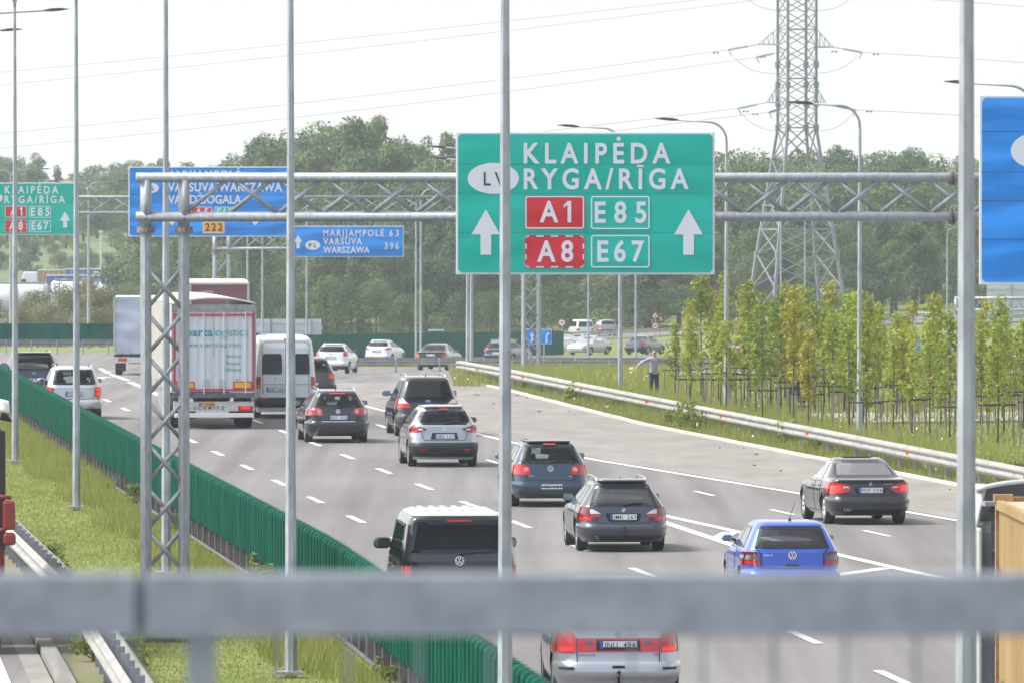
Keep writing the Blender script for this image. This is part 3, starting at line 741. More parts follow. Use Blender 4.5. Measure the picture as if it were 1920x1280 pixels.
# ---- 1 silver people carrier, nearest
P = prof(4.63, 1.81, 1.73, [(.2, .14), (.34, .05), (.42, .0), (.58, .02), (.62, .06), (.9, .09), (1.05, .13), (1.62, .42), (1.69, .5), (1.73, .75)], hatch_front(4.63, 1.73, .98, 1.0, 1.1), sidehw(1.81, 1.73, 1.02, .66), (.93, 3.76), 1.57, .325,
    paint=paint('silver', (.45, .46, .48), .45, .3), belt=1.02, gr=M['glass_dark'], rw=[(1.13, .66), (1.5, .60), (1.58, .55)], sw=[[(1.08, .35, 3.1), (1.5, .7, 2.5)]], ws=[(1.1, .68), (1.55, .58)],
    bumpers=[(.34, .60, .028, paint('silver_bumper', (.45, .46, .48), .45, .3))],
    patches=[('red_lens', 'light_band', [(.735, -.58, .58), (.925, -.58, .58)], .014), ('black', 'plate_recess', [(.755, -.31, .31), (.90, -.31, .31)], .017), ('dark', 'handle_recess', [(.505, -.09, .09), (.545, -.09, .09)], .03)],
    patches2=[('black', 'bumper_strip', [(.485, .62, .88), (.525, .62, .88)], .034), ('smoke_lens', 'fog_lamp', [(.83, .36, .47), (.885, .36, .47)], .019), ('dark', 'light_joint', [(.735, .300, .306), (.925, .300, .306)], .019)],
    lights=[dict(mat='red_lens', rows=[(.73, .60, 1), (.98, .61, 1), (1.04, .67, 1)], wrap=[(.73, .2), (1.04, .26)], sub=[('red_lit', [(.745, .62, .80), (.80, .62, .80)], None)])],
    plate=(.83, 'JNU 484'), logo=[('vw', .985, .05)], texts=[('SHARAN', -.55, -.33, .675, .028, 'black'), ('TDI', .50, .58, .685, .026, 'black')],
    tg=[(.585, .93), (.575, .45), (0, .44)], mirrors=(3.25, 1.05), mmat=M['black'], towbar=.38, doors=[[(.34, 1.95, 3.0), (1.0, 1.95, 3.0)], [(.34, 1.25, 1.9), (1.0, 1.0, 1.9)]])
P['rear'] = [(.2, .14), (.34, .05), (.42, .0), (.58, .03), (.62, .05), (.9, .09), (1.05, .13), (1.62, .42), (1.69, .5), (1.73, .75)]
car('silver_minivan', 'silver people carrier with a full-width red light band, nearest the camera below the handrail', 'minivan', P, bumper_at(1160, 133), R(2.7))
# ---- 2 black van
P = prof(4.9, 1.904, 1.95, [(.2, .12), (.4, .0), (.6, .03), (1.15, .05), (1.6, .12), (1.84, .18), (1.9, .24), (1.95, .42)], [(.2, 4.8), (.6, 4.9), (.9, 4.7), (1.05, 4.2), (1.85, 3.35), (1.95, 3.1)],
    [(.2, .88), (.4, .93), (.7, .952), (1.1, .945), (1.15, .94), (1.75, .845), (1.86, .80), (1.92, .72), (1.95, .6)], (.95, 3.95), 1.63, .34, p=9, m=16,
    paint=paint('black_van', (.018, .017, .020), .2, .25), belt=1.15, gr=M['glass_dark'], rear_opaque=True, rw=[(1.30, .80), (1.76, .725), (1.80, .68)], sw=[[(1.16, 3.0, 3.85), (1.72, 3.0, 3.45)], [(1.16, 1.85, 2.9), (1.74, 1.85, 2.9)], [(1.16, .55, 1.75), (1.74, .6, 1.75)]], gs=glass('van_side_glass', (.05, .09, .07)), ws=[(1.15, .8), (1.75, .7)],
    bumpers=[(.36, .62, .03, M['black'])], lights=[dict(mat='red_lens', rows=[(.68, .82, 1), (1.08, .79, 1)], wrap=[(.68, .12), (1.08, .12)])],
    patches=[('black', 'window_header', [(1.80, -.72, .72), (1.845, -.70, .70)], .012)], logo=[('vw', 1.165, .075)], stop=(1.815, .20), stope=.02,
    wiper=(1.27, .55), plate=(.80, 'EKA 213'), tg=[(.79, 1.10), (.80, 1.25), (.735, 1.8), (0, 1.835)], mirrors=(3.75, 1.28), msize=1.3, mmat=M['black'], doors=[[(.4, 2.95, 3.9), (1.1, 2.95, 3.9)], [(.4, 1.8, 2.9), (1.1, 1.8, 2.9)]], handle=M['chrome'])
r_ = car('black_van', 'black panel van with sky reflection painted on its ribbed roof, half hidden behind the handrail', 'van', P, bumper_at(862, 114.5, .9), R(4.1))
PR = dict(P); PR['z0'] = 1.885; PR['hw'] = [(z, w + .006) for z, w in P['hw']]; PR['rear'] = [(z, y - .006) for z, y in P['rear']]; PR['rw'] = None; PR['sw'] = []; PR['ws'] = None; PR['H'] = 1.95
mb = MB(); mb.add(*Body(PR).mesh()); rp_ = mb.build('roof', paint('roof_sky_reflection', (.50, .485, .46), .2, .3), r_, smooth=True); rp_.location = (0, 0, .005)  # black roof: its grazing sky reflection is put into a pale paint colour
mb = MB()
for i in range(6): mb.box((-.48 + i * .19, 2.0, 1.958), (.08, 2.2, .010))
mb.build('roof_ribs', rp_.data.materials[0], r_, bevel=.006)
# ---- 3 blue hatchback
P = prof(4.15, 1.735, 1.44, [(.2, .12), (.35, .0), (.56, .0), (.60, .07), (.95, .10), (1.0, .14), (1.30, .38), (1.385, .46), (1.42, .56), (1.44, .8)], hatch_front(4.15, 1.44), sidehw(1.735, 1.44, .97, .60), (.80, 3.31), 1.5, .31,
    paint=paint('bright_blue', (.035, .10, .50), .3, .3), belt=.97, gr=glass('tinted_hatch_glass', (.24, .23, .28), .8, .10), rw=[(.985, .645), (1.30, .535), (1.345, .50)], sw=[[(.99, .60, 1.55), (1.33, .85, 1.55)], [(.99, 1.62, 2.75), (1.33, 1.62, 2.3)]], gs=M['glass_mid'], ws=[(.98, .66), (1.36, .53)],
    bumpers=[(.26, .60, .03, paint('blue_bumper', (.035, .10, .50), .3, .35))],
    lights=[dict(mat='red_lens_dark', rows=[(.69, .555, 1), (.90, .60, 1), (.92, .62, 1)], wrap=[(.69, .22), (.92, .18)], sub=[('red_lens', [(.70, .565, 1), (.755, .565, 1)], [(.70, .2), (.755, .2)]), ('smoke_lens', [(.765, .57, .82), (.86, .585, .82)], [(.765, .15), (.86, .15)])])],
    patches=[('black', 'handle_recess', [(.665, -.12, .12), (.70, -.12, .12)], .012)], plate=(.47, 'CFN 562'),
    logo=[('vw', .855, .072)], texts=[('GOLF', -.50, -.345, .845, .032, 'white')], tg=[(.63, .98), (.545, .88), (.545, .64), (0, .63)], antenna=.30, mirrors=(2.55, 1.03), msize=.85, mmat=paint('blue_mirror', (.035, .10, .50), .3, .3), doors=[[(.3, 1.6, 2.75), (.95, 1.6, 2.75)]], driver=True)
car('blue_hatchback', 'bright blue hatchback with smoked tail lamps and roof antenna', 'car', P, bumper_at(1487, 107.5, .8), R(4.2))
# ---- 4 grey estate
P = prof(4.52, 1.817, 1.42, [(.2, .16), (.30, .05), (.48, .0), (.60, .06), (.88, .10), (.93, .13), (1.25, .40), (1.33, .44), (1.39, .50), (1.42, .8)], hatch_front(4.52, 1.42, .90, 1.35, .85), sidehw(1.817, 1.42, .91, .56), (.98, 3.74), 1.53, .325, ww=.225,
    paint=paint('graphite', (.055, .062, .080), .5, .3), belt=.91, gr=glass('estate_glass', (.14, .15, .18), .8, .16), rw=[(.93, .665), (1.24, .55), (1.29, .53)], sw=[[(.945, .62, 1.4), (1.30, .85, 1.4)], [(.945, 1.46, 3.0), (1.30, 1.46, 2.45)]], gs=M['glass_mid'], ws=[(.93, .68), (1.34, .53)],
    bumpers=[(.27, .56, .03, paint('graphite_bumper', (.055, .062, .080), .5, .32))],
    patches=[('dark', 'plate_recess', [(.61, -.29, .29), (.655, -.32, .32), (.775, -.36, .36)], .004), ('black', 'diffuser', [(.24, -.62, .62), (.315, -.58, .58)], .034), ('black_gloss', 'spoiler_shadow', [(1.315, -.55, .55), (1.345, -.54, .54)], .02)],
    lights=[dict(mat='red_lens_dark', rows=[(.625, .62, 1), (.70, .50, 1), (.76, .44, 1), (.86, .60, 1), (.90, .70, 1)], wrap=[(.625, .12), (.90, .18)], sub=[('red_lens', [(.63, .64, 1), (.70, .64, 1)], None), ('clear_lens', [(.765, .45, .665), (.855, .60, .665)], None), ('red_lens', [(.705, .51, .66), (.752, .455, .66)], None)])],
    plate=(.70, 'JMK 261'), logo=[('bmw', .835, .042)], tg=[(.66, .92), (.58, .72), (.50, .58), (0, .565)], wiper=(.94, .40), rails=(.65, 2.7, 'chrome'), antenna='fin', spoiler=(1.375, .53, .06, 'paint'), mirrors=(2.95, .96), mmat=M['black'],
    exhaust=[(-.52, .30)], towbar=.42, doors=[[(.28, 2.05, 3.05), (.9, 2.05, 3.05)], [(.28, 1.35, 2.0), (.9, 1.1, 2.0)]], style=1)
car('grey_estate_car', 'graphite estate car with chrome roof rails and a tow hook, middle of the carriageway', 'car', P, bumper_at(1170, 94, .9), R(4.3))
# ---- 5 black saloon
P = prof(4.53, 1.817, 1.42, [(.2, .2), (.30, .06), (.50, .0), (.62, .05), (.88, .10), (.955, .08), (.975, .12), (.99, .42), (1.0, .72), (1.30, 1.42), (1.37, 1.62), (1.42, 1.95)], hatch_front(4.53, 1.42, .90, 1.35, .85), sidehw(1.817, 1.42, .93, .56), (1.0, 3.76), 1.53, .325, ww=.225,
    paint=paint('black_saloon', (.022, .021, .022), .3, .22), belt=.93, gr=glass('saloon_rear_glass', (.5, .54, .54), .85, .42), rw=[(1.01, .66), (1.28, .58), (1.345, .54)], sw=[[(.98, 1.5, 1.95), (1.30, 1.85, 2.0)], [(.98, 2.0, 3.1), (1.31, 2.05, 2.5)]], gs=M['glass_clear'], seal=M['chrome'], ws=[(.93, .68), (1.34, .53)],
    bumpers=[(.28, .60, .03, paint('black_bumper', (.022, .021, .022), .3, .28))],
    patches=[('dark', 'plate_recess', [(.66, -.31, .31), (.79, -.36, .36)], .004), ('black', 'diffuser', [(.24, -.6, .6), (.31, -.56, .56)], .034), ('black_gloss', 'boot_lip', [(.94, -.72, .72), (.965, -.70, .70)], .03)],
    lights=[dict(mat='red_lens', rows=[(.68, .66, 1), (.72, .48, 1), (.80, .42, 1), (.84, .46, 1), (.90, .62, 1)], wrap=[(.68, .2), (.90, .34)], sub=[('red_lit', [(.735, .64, .80), (.85, .66, .80)], None), ('clear_lens', [(.80, .47, .60), (.825, .48, .60)], None)])],
    plate=(.745, 'FOF 104'), logo=[('bmw', .885, .042)], texts=[('320d', .30, .47, .86, .035, 'chrome')], tg=[(.655, .93), (.64, .70), (.34, .615), (0, .61)], mirrors=(3.0, .98), mmat=M['black'], exhaust=[(-.55, .33), (-.47, .33)],
    doors=[[(.28, 2.1, 3.1), (.9, 2.1, 3.1)], [(.28, 1.4, 2.05), (.92, 1.35, 2.05)]], style=1, seatm=M['seat_light'])
car('black_saloon_car', 'glossy black saloon on the right merging lane with a single exhaust', 'car', P, bumper_at(1634, 87, .95), R(7.4))
# ---- 6 dark blue hatchback
P = prof(4.2, 1.76, 1.485, [(.2, .14), (.30, .04), (.46, .0), (.58, .03), (.80, .08), (1.0, .13), (1.08, .2), (1.36, .42), (1.43, .50), (1.46, .58), (1.485, .85)], hatch_front(4.2, 1.485, .95, 1.1, 1.0), sidehw(1.76, 1.485, .99, .59), (.82, 3.4), 1.52, .315,
    paint=paint('dark_blue', (.035, .055, .080), .4, .3), belt=.99, gr=M['glass_clear'], rw=[(1.005, .655), (1.34, .545), (1.38, .52)], sw=[[(1.02, .66, 1.45), (1.37, .92, 1.45)], [(1.02, 1.52, 2.85), (1.37, 1.52, 2.35)]], gs=M['glass_clear'], ws=[(.99, .67), (1.4, .54)],
    bumpers=[(.25, .58, .025, paint('dark_blue_bumper', (.035, .055, .080), .4, .32))],
    lights=[dict(mat='red_lens', rows=[(.735, .50, 1), (.76, .46, 1), (.92, .47, 1), (.965, .60, 1)], wrap=[(.735, .2), (.965, .22)], round=[('clear_lens', .555, .85, .055), ('red_lit', .555, .85, .026)])],
    plate=(.47, 'HGU 104'), logo=[('vw', .875, .068)], texts=[('GOLF', -.50, -.37, .70, .028, 'chrome'), ('TDI', .40, .48, .685, .028, 'chrome')], tg=[(.64, .98), (.55, .80), (.545, .64), (.50, .61), (0, .605)], wiper=(1.02, .38), spoiler=(1.445, .54, .07, 'paint'), stop=(1.425, .14), stope=.07, mirrors=(2.62, 1.05), mmat=paint('mirror_blue', (.035, .055, .08), .4, .3),
    doors=[[(.3, 2.0, 2.95), (.95, 2.0, 2.95)], [(.3, 1.3, 1.95), (.95, 1.1, 1.95)]], seatm=M['seat'])
car('dark_blue_hatchback', 'dark blue hatchback with round-lensed tail lamps and clear rear window, beside the tall lamp post', 'car', P, bumper_at(1033, 82.5), YAW)
# ---- 7 silver crossover
P = prof(4.38, 1.81, 1.59, [(.22, .16), (.35, .04), (.55, .0), (.64, .04), (.90, .10), (1.05, .13), (1.12, .2), (1.42, .42), (1.5, .48), (1.55, .56), (1.59, .9)], hatch_front(4.38, 1.59, 1.0, 1.1, 1.05), sidehw(1.81, 1.59, 1.08, .58, .22), (.88, 3.53), 1.56, .345, ww=.225,
    paint=paint('silver_crossover', (.40, .41, .42), .5, .28), belt=1.08, gr=glass('crossover_glass', (.16, .17, .17)), rw=[(1.11, .55), (1.20, .66), (1.30, .64), (1.44, .55)], sw=[[(1.10, .72, 1.6), (1.24, .62, 1.6), (1.46, .95, 1.6)], [(1.08, 1.66, 2.95), (1.46, 1.66, 2.5)]], gs=M['glass_mid'], ws=[(1.08, .68), (1.5, .55)],
    bumpers=[(.27, .64, .03, M['black'])],
    patches=[('dark', 'plate_recess', [(.72, -.36, .36), (.89, -.32, .32)], .004), ('red_lens', 'fog_reflector', [(0.485, .5, .62), (.515, .5, .62)], .036)],
    patches2=[('red_lens', 'reflector', [(.445, .50, .64), (.475, .50, .64)], .036)],
    lights=[dict(mat='red_lens_dark', rows=[(.90, .70, 1), (.95, .52, 1), (.985, .42, 1), (1.03, .60, 1), (1.09, .76, 1)], wrap=[(.90, .2), (1.09, .26)], sub=[('red_lens', [(.91, .70, .86), (1.0, .70, .86)], None), ('clear_lens', [(.955, .54, .68), (1.0, .58, .68)], None)])],
    plate=(.80, 'LBD 127'), logo=[('ring', .975, .04)], tg=[(.63, 1.09), (.57, .80), (.52, .70), (0, .69)], wiper=(1.125, .40), antenna='fin', spoiler=(1.53, .56, .12, 'paint'), stop=(1.505, .12), stope=.10, mirrors=(2.7, 1.12), mmat=M['black'],
    doors=[[(.34, 2.05, 3.0), (1.04, 2.05, 3.0)], [(.34, 1.35, 2.0), (1.04, 1.15, 2.0)]])
P['patches'] = P['patches'][:1]
car('silver_crossover', 'silver crossover with boomerang tail lamps and a black lower bumper', 'car', P, bumper_at(834, 72.2, .85), YAW)
# ---- 8 black people carrier
P = prof(4.82, 1.88, 1.74, [(.22, .16), (.35, .04), (.55, .0), (.70, .05), (1.0, .10), (1.6, .42), (1.67, .48), (1.71, .56), (1.74, .9)], hatch_front(4.82, 1.74, 1.02, 1.1, 1.2), sidehw(1.88, 1.74, 1.04, .64, .22), (.95, 3.8), 1.6, .335, ww=.225,
    paint=paint('black_mpv', (.022, .021, .02), .3, .25), belt=1.04, gr=glass('mpv_glass', (.06, .065, .08)), rw=[(1.0, .78), (1.1, .75), (1.58, .60), (1.63, .56)], sw=[[(1.08, .75, 1.7), (1.6, 1.0, 1.7)], [(1.08, 1.78, 3.2), (1.6, 1.78, 2.6)]], gs=M['glass_mid'], ws=[(1.05, .7), (1.62, .58)],
    bumpers=[(.27, .64, .03, paint('black_mpv_bumper', (.022, .021, .02), .3, .3))],
    lights=[dict(mat='red_lens', rows=[(.84, .52, 1), (.97, .56, 1), (1.06, .66, 1), (1.10, .74, 1)], wrap=[(.84, .2), (1.10, .24)], sub=[('clear_lens', [(.96, .58, .86), (1.08, .72, .86)], None)])],
    plate=(.66, 'GBA 418'), logo=[('oval', 1.03, .05)], texts=[('bla', -.62, -.40, 1.03, .09, 'white')], tg=[(.80, 1.0), (.68, .84), (.60, .72), (0, .70)], rails=(.8, 3.0, 'chrome'), antenna='fin', mirrors=(3.1, 1.15), msize=1.1, mmat=M['black_gloss'], doors=[[(.34, 2.2, 3.2), (1.0, 2.2, 3.2)], [(.34, 1.4, 2.15), (1.0, 1.25, 2.15)]])
P['texts'] = []
car('black_minivan', 'black people carrier with silver roof rails and a tall rear window', 'minivan', P, bumper_at(803, 64.3, .9), YAW)
# ---- 9 black estate
P = prof(4.77, 1.82, 1.50, [(.2, .16), (.30, .05), (.55, .0), (.66, .05), (.95, .09), (1.0, .14), (1.32, .42), (1.40, .46), (1.46, .54), (1.50, .9)], hatch_front(4.77, 1.5, .95, 1.25, .95), sidehw(1.82, 1.5, .98, .58), (1.0, 3.71), 1.55, .325, ww=.225,
    paint=paint('black_estate', (.016, .017, .021), .3, .22), belt=.98, gr=M['glass_mid'], rw=[(1.0, .67), (1.32, .55), (1.37, .53)], sw=[[(1.02, .66, 1.5), (1.38, .9, 1.5)], [(1.02, 1.56, 3.05), (1.38, 1.56, 2.55)]], gs=M['glass_mid'], ws=[(.98, .68), (1.42, .55)],
    bumpers=[(.26, .62, .03, paint('black_estate_bumper', (.016, .017, .021), .3, .3))], patches=[('chrome', 'chrome_trim', [(.600, -.48, .48), (.625, -.48, .48)], .034)],
    lights=[dict(mat='red_lens', rows=[(.80, .50, 1), (.83, .44, 1), (.95, .44, 1), (.99, .52, 1)], wrap=[(.80, .2), (.99, .2)], round=[('clear_lens', .755, .89, .075), ('clear_lens', .54, .895, .055), ('red_lens_dark', .54, .895, .022)])],
    plate=(.725, 'KGT 516'), logo=[('vw', .90, .062)], texts=[('PASSAT', -.58, -.44, .795, .025, 'chrome')], tg=[(.66, .98), (.60, .80), (.58, .66), (0, .655)], wiper=(1.02, .34), rails=(.65, 2.8, 'chrome'), antenna='fin', stop=(1.40, .22), stope=.03, mirrors=(3.0, 1.03), mmat=M['black_gloss'],
    doors=[[(.28, 2.1, 3.1), (.95, 2.1, 3.1)], [(.28, 1.4, 2.05), (.95, 1.2, 2.05)]], style=1)
car('black_estate_car', 'black estate car with round white reversing lamps and a chrome bumper strip', 'car', P, bumper_at(634, 66, .95), YAW)
# ---- 10 silver compact MPV beside the screen
P = prof(4.4, 1.80, 1.65, [(.2, .14), (.35, .0), (.56, .02), (.62, .06), (1.0, .11), (1.08, .16), (1.5, .36), (1.58, .42), (1.62, .5), (1.65, .8)], hatch_front(4.4, 1.65, 1.0, 1.05, 1.1), sidehw(1.8, 1.65, 1.04, .64), (.84, 3.5), 1.54, .32,
    paint=paint('pale_silver', (.48, .49, .52), .4, .3), belt=1.04, gr=M['glass_clear'], rw=[(1.10, .655), (1.14, .665), (1.50, .575), (1.54, .55)], sw=[[(1.08, .6, 1.5), (1.52, .8, 1.5)], [(1.08, 1.56, 3.0), (1.52, 1.56, 2.5)]], gs=M['glass_mid'], ws=[(1.04, .68), (1.56, .57)],
    bumpers=[(.36, .62, .03, paint('pale_silver_bumper', (.48, .49, .52), .4, .3)), (.20, .355, .02, M['black'])], patches2=[('red_lens', 'reflector', [(.375, .42, .62), (.405, .42, .62)], .036)],
    lights=[dict(mat='red_lens_dark', rows=[(.73, .66, 1), (1.02, .68, 1)], wrap=[(.73, .16), (1.02, .16)], sub=[('red_lit', [(.75, .69, .86), (.86, .69, .86)], [(.75, .12), (.86, .12)]), ('red_lit', [(.895, .69, .86), (1.0, .69, .86)], [(.895, .12), (1.0, .12)])])],
    plate=(.80, 'CVL 608'), logo=[('vw', .985, .06)], tg=[(.66, 1.08), (.62, .72), (.60, .64), (0, .635)], rails=(.6, 2.7, 'chrome'), antenna=.10, mirrors=(2.95, 1.12), mmat=paint('pale_silver_mirror', (.48, .49, .52), .4, .3), doors=[[(.32, 2.0, 3.0), (1.0, 2.0, 3.0)]])
car('silver_compact_minivan', 'pale silver compact people carrier driving close to the green screen', 'minivan', P, bumper_at(139, 60), YAW)
# ---- 11 dark blue SUV
P = prof(4.4, 1.84, 1.72, [(.25, .18), (.4, .03), (.62, .0), (.7, .05), (1.05, .09), (1.15, .14), (1.55, .34), (1.64, .42), (1.68, .5), (1.72, .8)], hatch_front(4.4, 1.72, 1.05, 1.1, 1.0), sidehw(1.84, 1.72, 1.1, .64, .25), (.85, 3.45), 1.56, .36,
    paint=paint('navy_suv', (.024, .030, .048), .3, .25), belt=1.1, gr=glass('suv_glass', (.2, .2, .21)), rw=[(1.14, .66), (1.55, .58), (1.6, .55)], sw=[[(1.14, .6, 1.5), (1.58, .8, 1.5)], [(1.14, 1.56, 3.0), (1.58, 1.56, 2.5)]], gs=M['glass_mid'], ws=[(1.1, .68), (1.62, .57)],
    bumpers=[(.3, .66, .03, M['black'])], lights=[dict(mat='red_lens', rows=[(.92, .66, 1), (1.10, .70, 1)], wrap=[(.92, .15), (1.10, .2)])], plate=(.80, 'DEA 171'), logo=[('oval', 1.03, .045)], tg=[(.66, 1.12), (.64, .76), (.6, .7), (0, .69)],
    rails=(.6, 2.7, 'chrome'), spoiler=(1.66, .58, .08, 'paint'), mirrors=(2.95, 1.2), msize=1.1, mmat=M['black'])
car('navy_suv', 'dark navy sport utility car leaving on the left branch beyond the screen', 'suv', P, bumper_at(64, 56), YAW + R(1))
# ---- 12 dark car tucked beside the white van
P = prof(4.4, 1.78, 1.5, [(.22, .14), (.35, .02), (.55, .0), (.68, .05), (1.0, .1), (1.4, .42), (1.46, .52), (1.5, .8)], hatch_front(4.4, 1.5, .95, 1.1, 1.0), sidehw(1.78, 1.5, .98, .58, .22), (.85, 3.5), 1.5, .32,
    paint=paint('brown_black', (.03, .026, .024), .3, .25), belt=.98, gr=M['glass_mid'], rw=[(1.02, .64), (1.38, .54)], sw=[[(1.02, .7, 2.9), (1.38, 1.0, 2.4)]], gs=M['glass_mid'], ws=[(.98, .66), (1.42, .54)],
    bumpers=[(.27, .6, .03, M['black'])], lights=[dict(mat='red_lens', rows=[(.78, .56, 1), (.96, .62, 1)], wrap=[(.78, .2), (.96, .2)])], plate=(.6, 'BKE 350'), mirrors=(2.9, 1.02), mmat=M['black'])
car('dark_hatchback', 'dark car mostly hidden behind the right side of the white van', 'car', P, bumper_at(582, 55.5), YAW - R(2))
# ---- 13 white hatchback on the bend
P = prof(3.95, 1.72, 1.48, [(.2, .16), (.32, .04), (.5, .0), (.62, .05), (.95, .11), (1.05, .16), (1.36, .42), (1.43, .48), (1.46, .56), (1.48, .8)], hatch_front(3.95, 1.48, .98, 1.0, 1.0), sidehw(1.72, 1.48, 1.02, .55), (.7, 3.2), 1.47, .31,
    paint=paint('white_hatch', (.72, .73, .75), .0, .35), belt=1.02, gr=M['glass_dark'], rw=[(1.10, .60), (1.16, .64), (1.36, .55)], sw=[[(1.06, .75, 2.6), (1.38, 1.0, 2.1)]], gs=M['glass_dark'], ws=[(1.0, .65), (1.4, .53)],
    bumpers=[(.40, .6, .025, paint('white_bumper', (.72, .73, .75), 0, .35)), (.22, .40, .03, M['black'])], lights=[dict(mat='red_lens', rows=[(.88, .66, 1), (1.0, .58, 1), (1.15, .66, 1)], wrap=[(.88, .15), (1.15, .22)])], patches2=[('red_lens', 'reflector', [(.44, .6, .72), (.47, .6, .72)], .036)],
    plate=(.78, 'GFS 127'), logo=[('oval', .99, .045)], wiper=(1.12, .3), spoiler=(1.44, .53, .08, 'paint'), mirrors=(2.5, 1.08), mmat=M['black'])
car('white_hatchback', 'white hatchback entering the far bend in front of the green fence', 'car', P, bumper_at(620, 37.2, .7), R(-8))
# ---- 14 white hatchback further round the bend
P2 = dict(P); P2['plate'] = (.78, 'HDB 604'); P2['lights'] = [dict(mat='red_lens', rows=[(.90, .48, 1), (1.02, .60, 1)], wrap=[(.90, .2), (1.02, .25)])]
car('white_hatchback', 'white hatchback further round the bend with wide low tail lamps, half behind the far guardrail', 'car', P2, bumper_at(706, 29.6, .7), R(-15))
# ---- 15 black saloon at the start of the bend
P = prof(4.65, 1.78, 1.45, [(.2, .18), (.32, .06), (.52, .0), (.64, .05), (.92, .10), (1.0, .08), (1.02, .12), (1.035, .5), (1.05, .62), (1.33, 1.25), (1.4, 1.5), (1.45, 1.9)], hatch_front(4.65, 1.45, .92, 1.25, .9), sidehw(1.78, 1.45, .98, .56), (1.0, 3.6), 1.5, .32,
    paint=paint('black_far_saloon', (.022, .023, .027), .3, .25), belt=.98, gr=M['glass_mid'], rw=[(1.06, .64), (1.32, .56), (1.38, .53)], sw=[[(1.02, 1.4, 3.0), (1.35, 1.7, 2.5)]], gs=M['glass_mid'], ws=[(.95, .66), (1.38, .53)],
    bumpers=[(.27, .62, .03, M['black'])], lights=[dict(mat='red_lens', rows=[(.72, .62, 1), (.92, .62, 1)], wrap=[(.72, .2), (.92, .22)])], plate=(.84, 'BJA 902'), mirrors=(2.95, 1.0), mmat=M['black'], seatm=M['seat_light'])
car('black_saloon_car', 'black saloon turning into the bend at the end of the white guardrail', 'car', P, bumper_at(806, 34.2, .95), R(-12))
# ---- 16 dark blue estate further on
P = prof(4.7, 1.8, 1.48, [(.2, .16), (.30, .05), (.55, .0), (.66, .05), (.95, .09), (1.0, .14), (1.32, .46), (1.40, .52), (1.44, .6), (1.48, .9)], hatch_front(4.7, 1.48, .95, 1.25, .95), sidehw(1.8, 1.48, .98, .57), (1.0, 3.7), 1.53, .325,
    paint=paint('blue_black', (.022, .028, .05), .3, .25), belt=.98, gr=M['glass_mid'], rw=[(1.0, .66), (1.34, .55)], sw=[[(1.02, .7, 3.0), (1.36, .95, 2.5)]], gs=M['glass_mid'], ws=[(.98, .67), (1.4, .54)],
    bumpers=[(.26, .6, .03, M['black'])], lights=[dict(mat='red_lens', rows=[(.78, .56, 1), (.95, .6, 1)], wrap=[(.78, .2), (.95, .2)])], plate=(.7, 'DRS 470'), rails=(.65, 2.8, 'chrome'), mirrors=(2.95, 1.02), mmat=M['black'])
car('blue_estate_car', 'dark blue estate car on the bend behind the guardrail and the tall lamp post', 'car', P, bumper_at(928, 29.8, .95), R(-20))
# ---- far cars beyond the bend
def far_car(name, label, cat, px, Y, heading, c, kind='hatch', py=None, lights=True, grp='cars far off beyond the bend'):
    if kind == 'hatch':
        Q = prof(4.1, 1.74, 1.47, [(.2, .16), (.5, .0), (.95, .11), (1.36, .42), (1.43, .5), (1.47, .8)], hatch_front(4.1, 1.47, .95, 1.0, 1.0), sidehw(1.74, 1.47, 1.0, .56), (.75, 3.3), 1.48, .31, rw=[(1.05, .62), (1.36, .54)], sw=[[(1.03, .7, 2.75), (1.37, 1.0, 2.2)]], ws=[(.98, .66), (1.4, .54)])
    elif kind == 'saloon':
        Q = prof(4.6, 1.78, 1.44, [(.2, .18), (.52, .0), (.92, .10), (1.0, .08), (1.02, .12), (1.035, .5), (1.33, 1.25), (1.4, 1.5), (1.44, 1.9)], hatch_front(4.6, 1.44, .92, 1.25, .9), sidehw(1.78, 1.44, .97, .56), (1.0, 3.6), 1.5, .32, rw=[(1.05, .64), (1.36, .54)], sw=[[(1.02, 1.4, 3.0), (1.35, 1.7, 2.5)]], ws=[(.95, .66), (1.38, .53)])
    else:
        Q = prof(4.8, 1.9, 1.92, [(.25, .14), (.5, .0), (1.2, .05), (1.8, .16), (1.88, .24), (1.92, .4)], [(.25, 4.7), (.6, 4.8), (.95, 4.4), (1.08, 3.9), (1.8, 3.1), (1.92, 2.8)], sidehw(1.9, 1.92, 1.15, .76, .25), (.9, 3.8), 1.6, .33, p=9, m=14, rw=[(1.2, .74), (1.7, .68)], sw=[[(1.2, .5, 1.7), (1.7, .6, 1.7)], [(1.2, 1.8, 3.6), (1.7, 1.8, 3.2)]], ws=[(1.12, .8), (1.74, .68)])
    Q.update(paint=paint(name, c, .2, .3), gr=M['glass_mid'], gs=M['glass_mid'], seats=False, bumpers=[(.3, .6, .03, M['black'])])
    if lights: Q['lights'] = [dict(mat='red_lens', rows=[(.75, .6, 1), (1.0, .62, 1)], wrap=[(.75, .2), (1.0, .2)])]
    X = (px - 960) * Y / F; z = zt(X, Y)
    return car(name, label, cat, Q, Vector((X, Y, z)), R(heading), grp)
far_car('white_car', 'white car coming the other way at the end of the green fence', 'car', 1066, 720, 152, (.7, .7, .72), 'hatch')
far_car('grey_car', 'dark grey car behind the oncoming white car at the fence end', 'car', 1106, 738, 152, (.12, .13, .15), 'hatch')
far_car('silver_car', 'silver saloon following the oncoming grey car, beside a dark pole', 'car', 1133, 700, 150, (.42, .43, .45), 'saloon')
far_car('dark_saloon_car', 'dark saloon with red tail lamps driving away left of the young trees', 'car', 1187, 690, -24, (.04, .05, .08), 'saloon')
far_car('dark_car', 'dark car glimpsed between the young trees behind the guardrail', 'car', 1372, 600, -40, (.05, .05, .06), 'hatch')
far_car('navy_car', 'navy car glimpsed through the tree crowns below the blue sign', 'car', 1745, 560, -25, (.03, .04, .12), 'hatch')
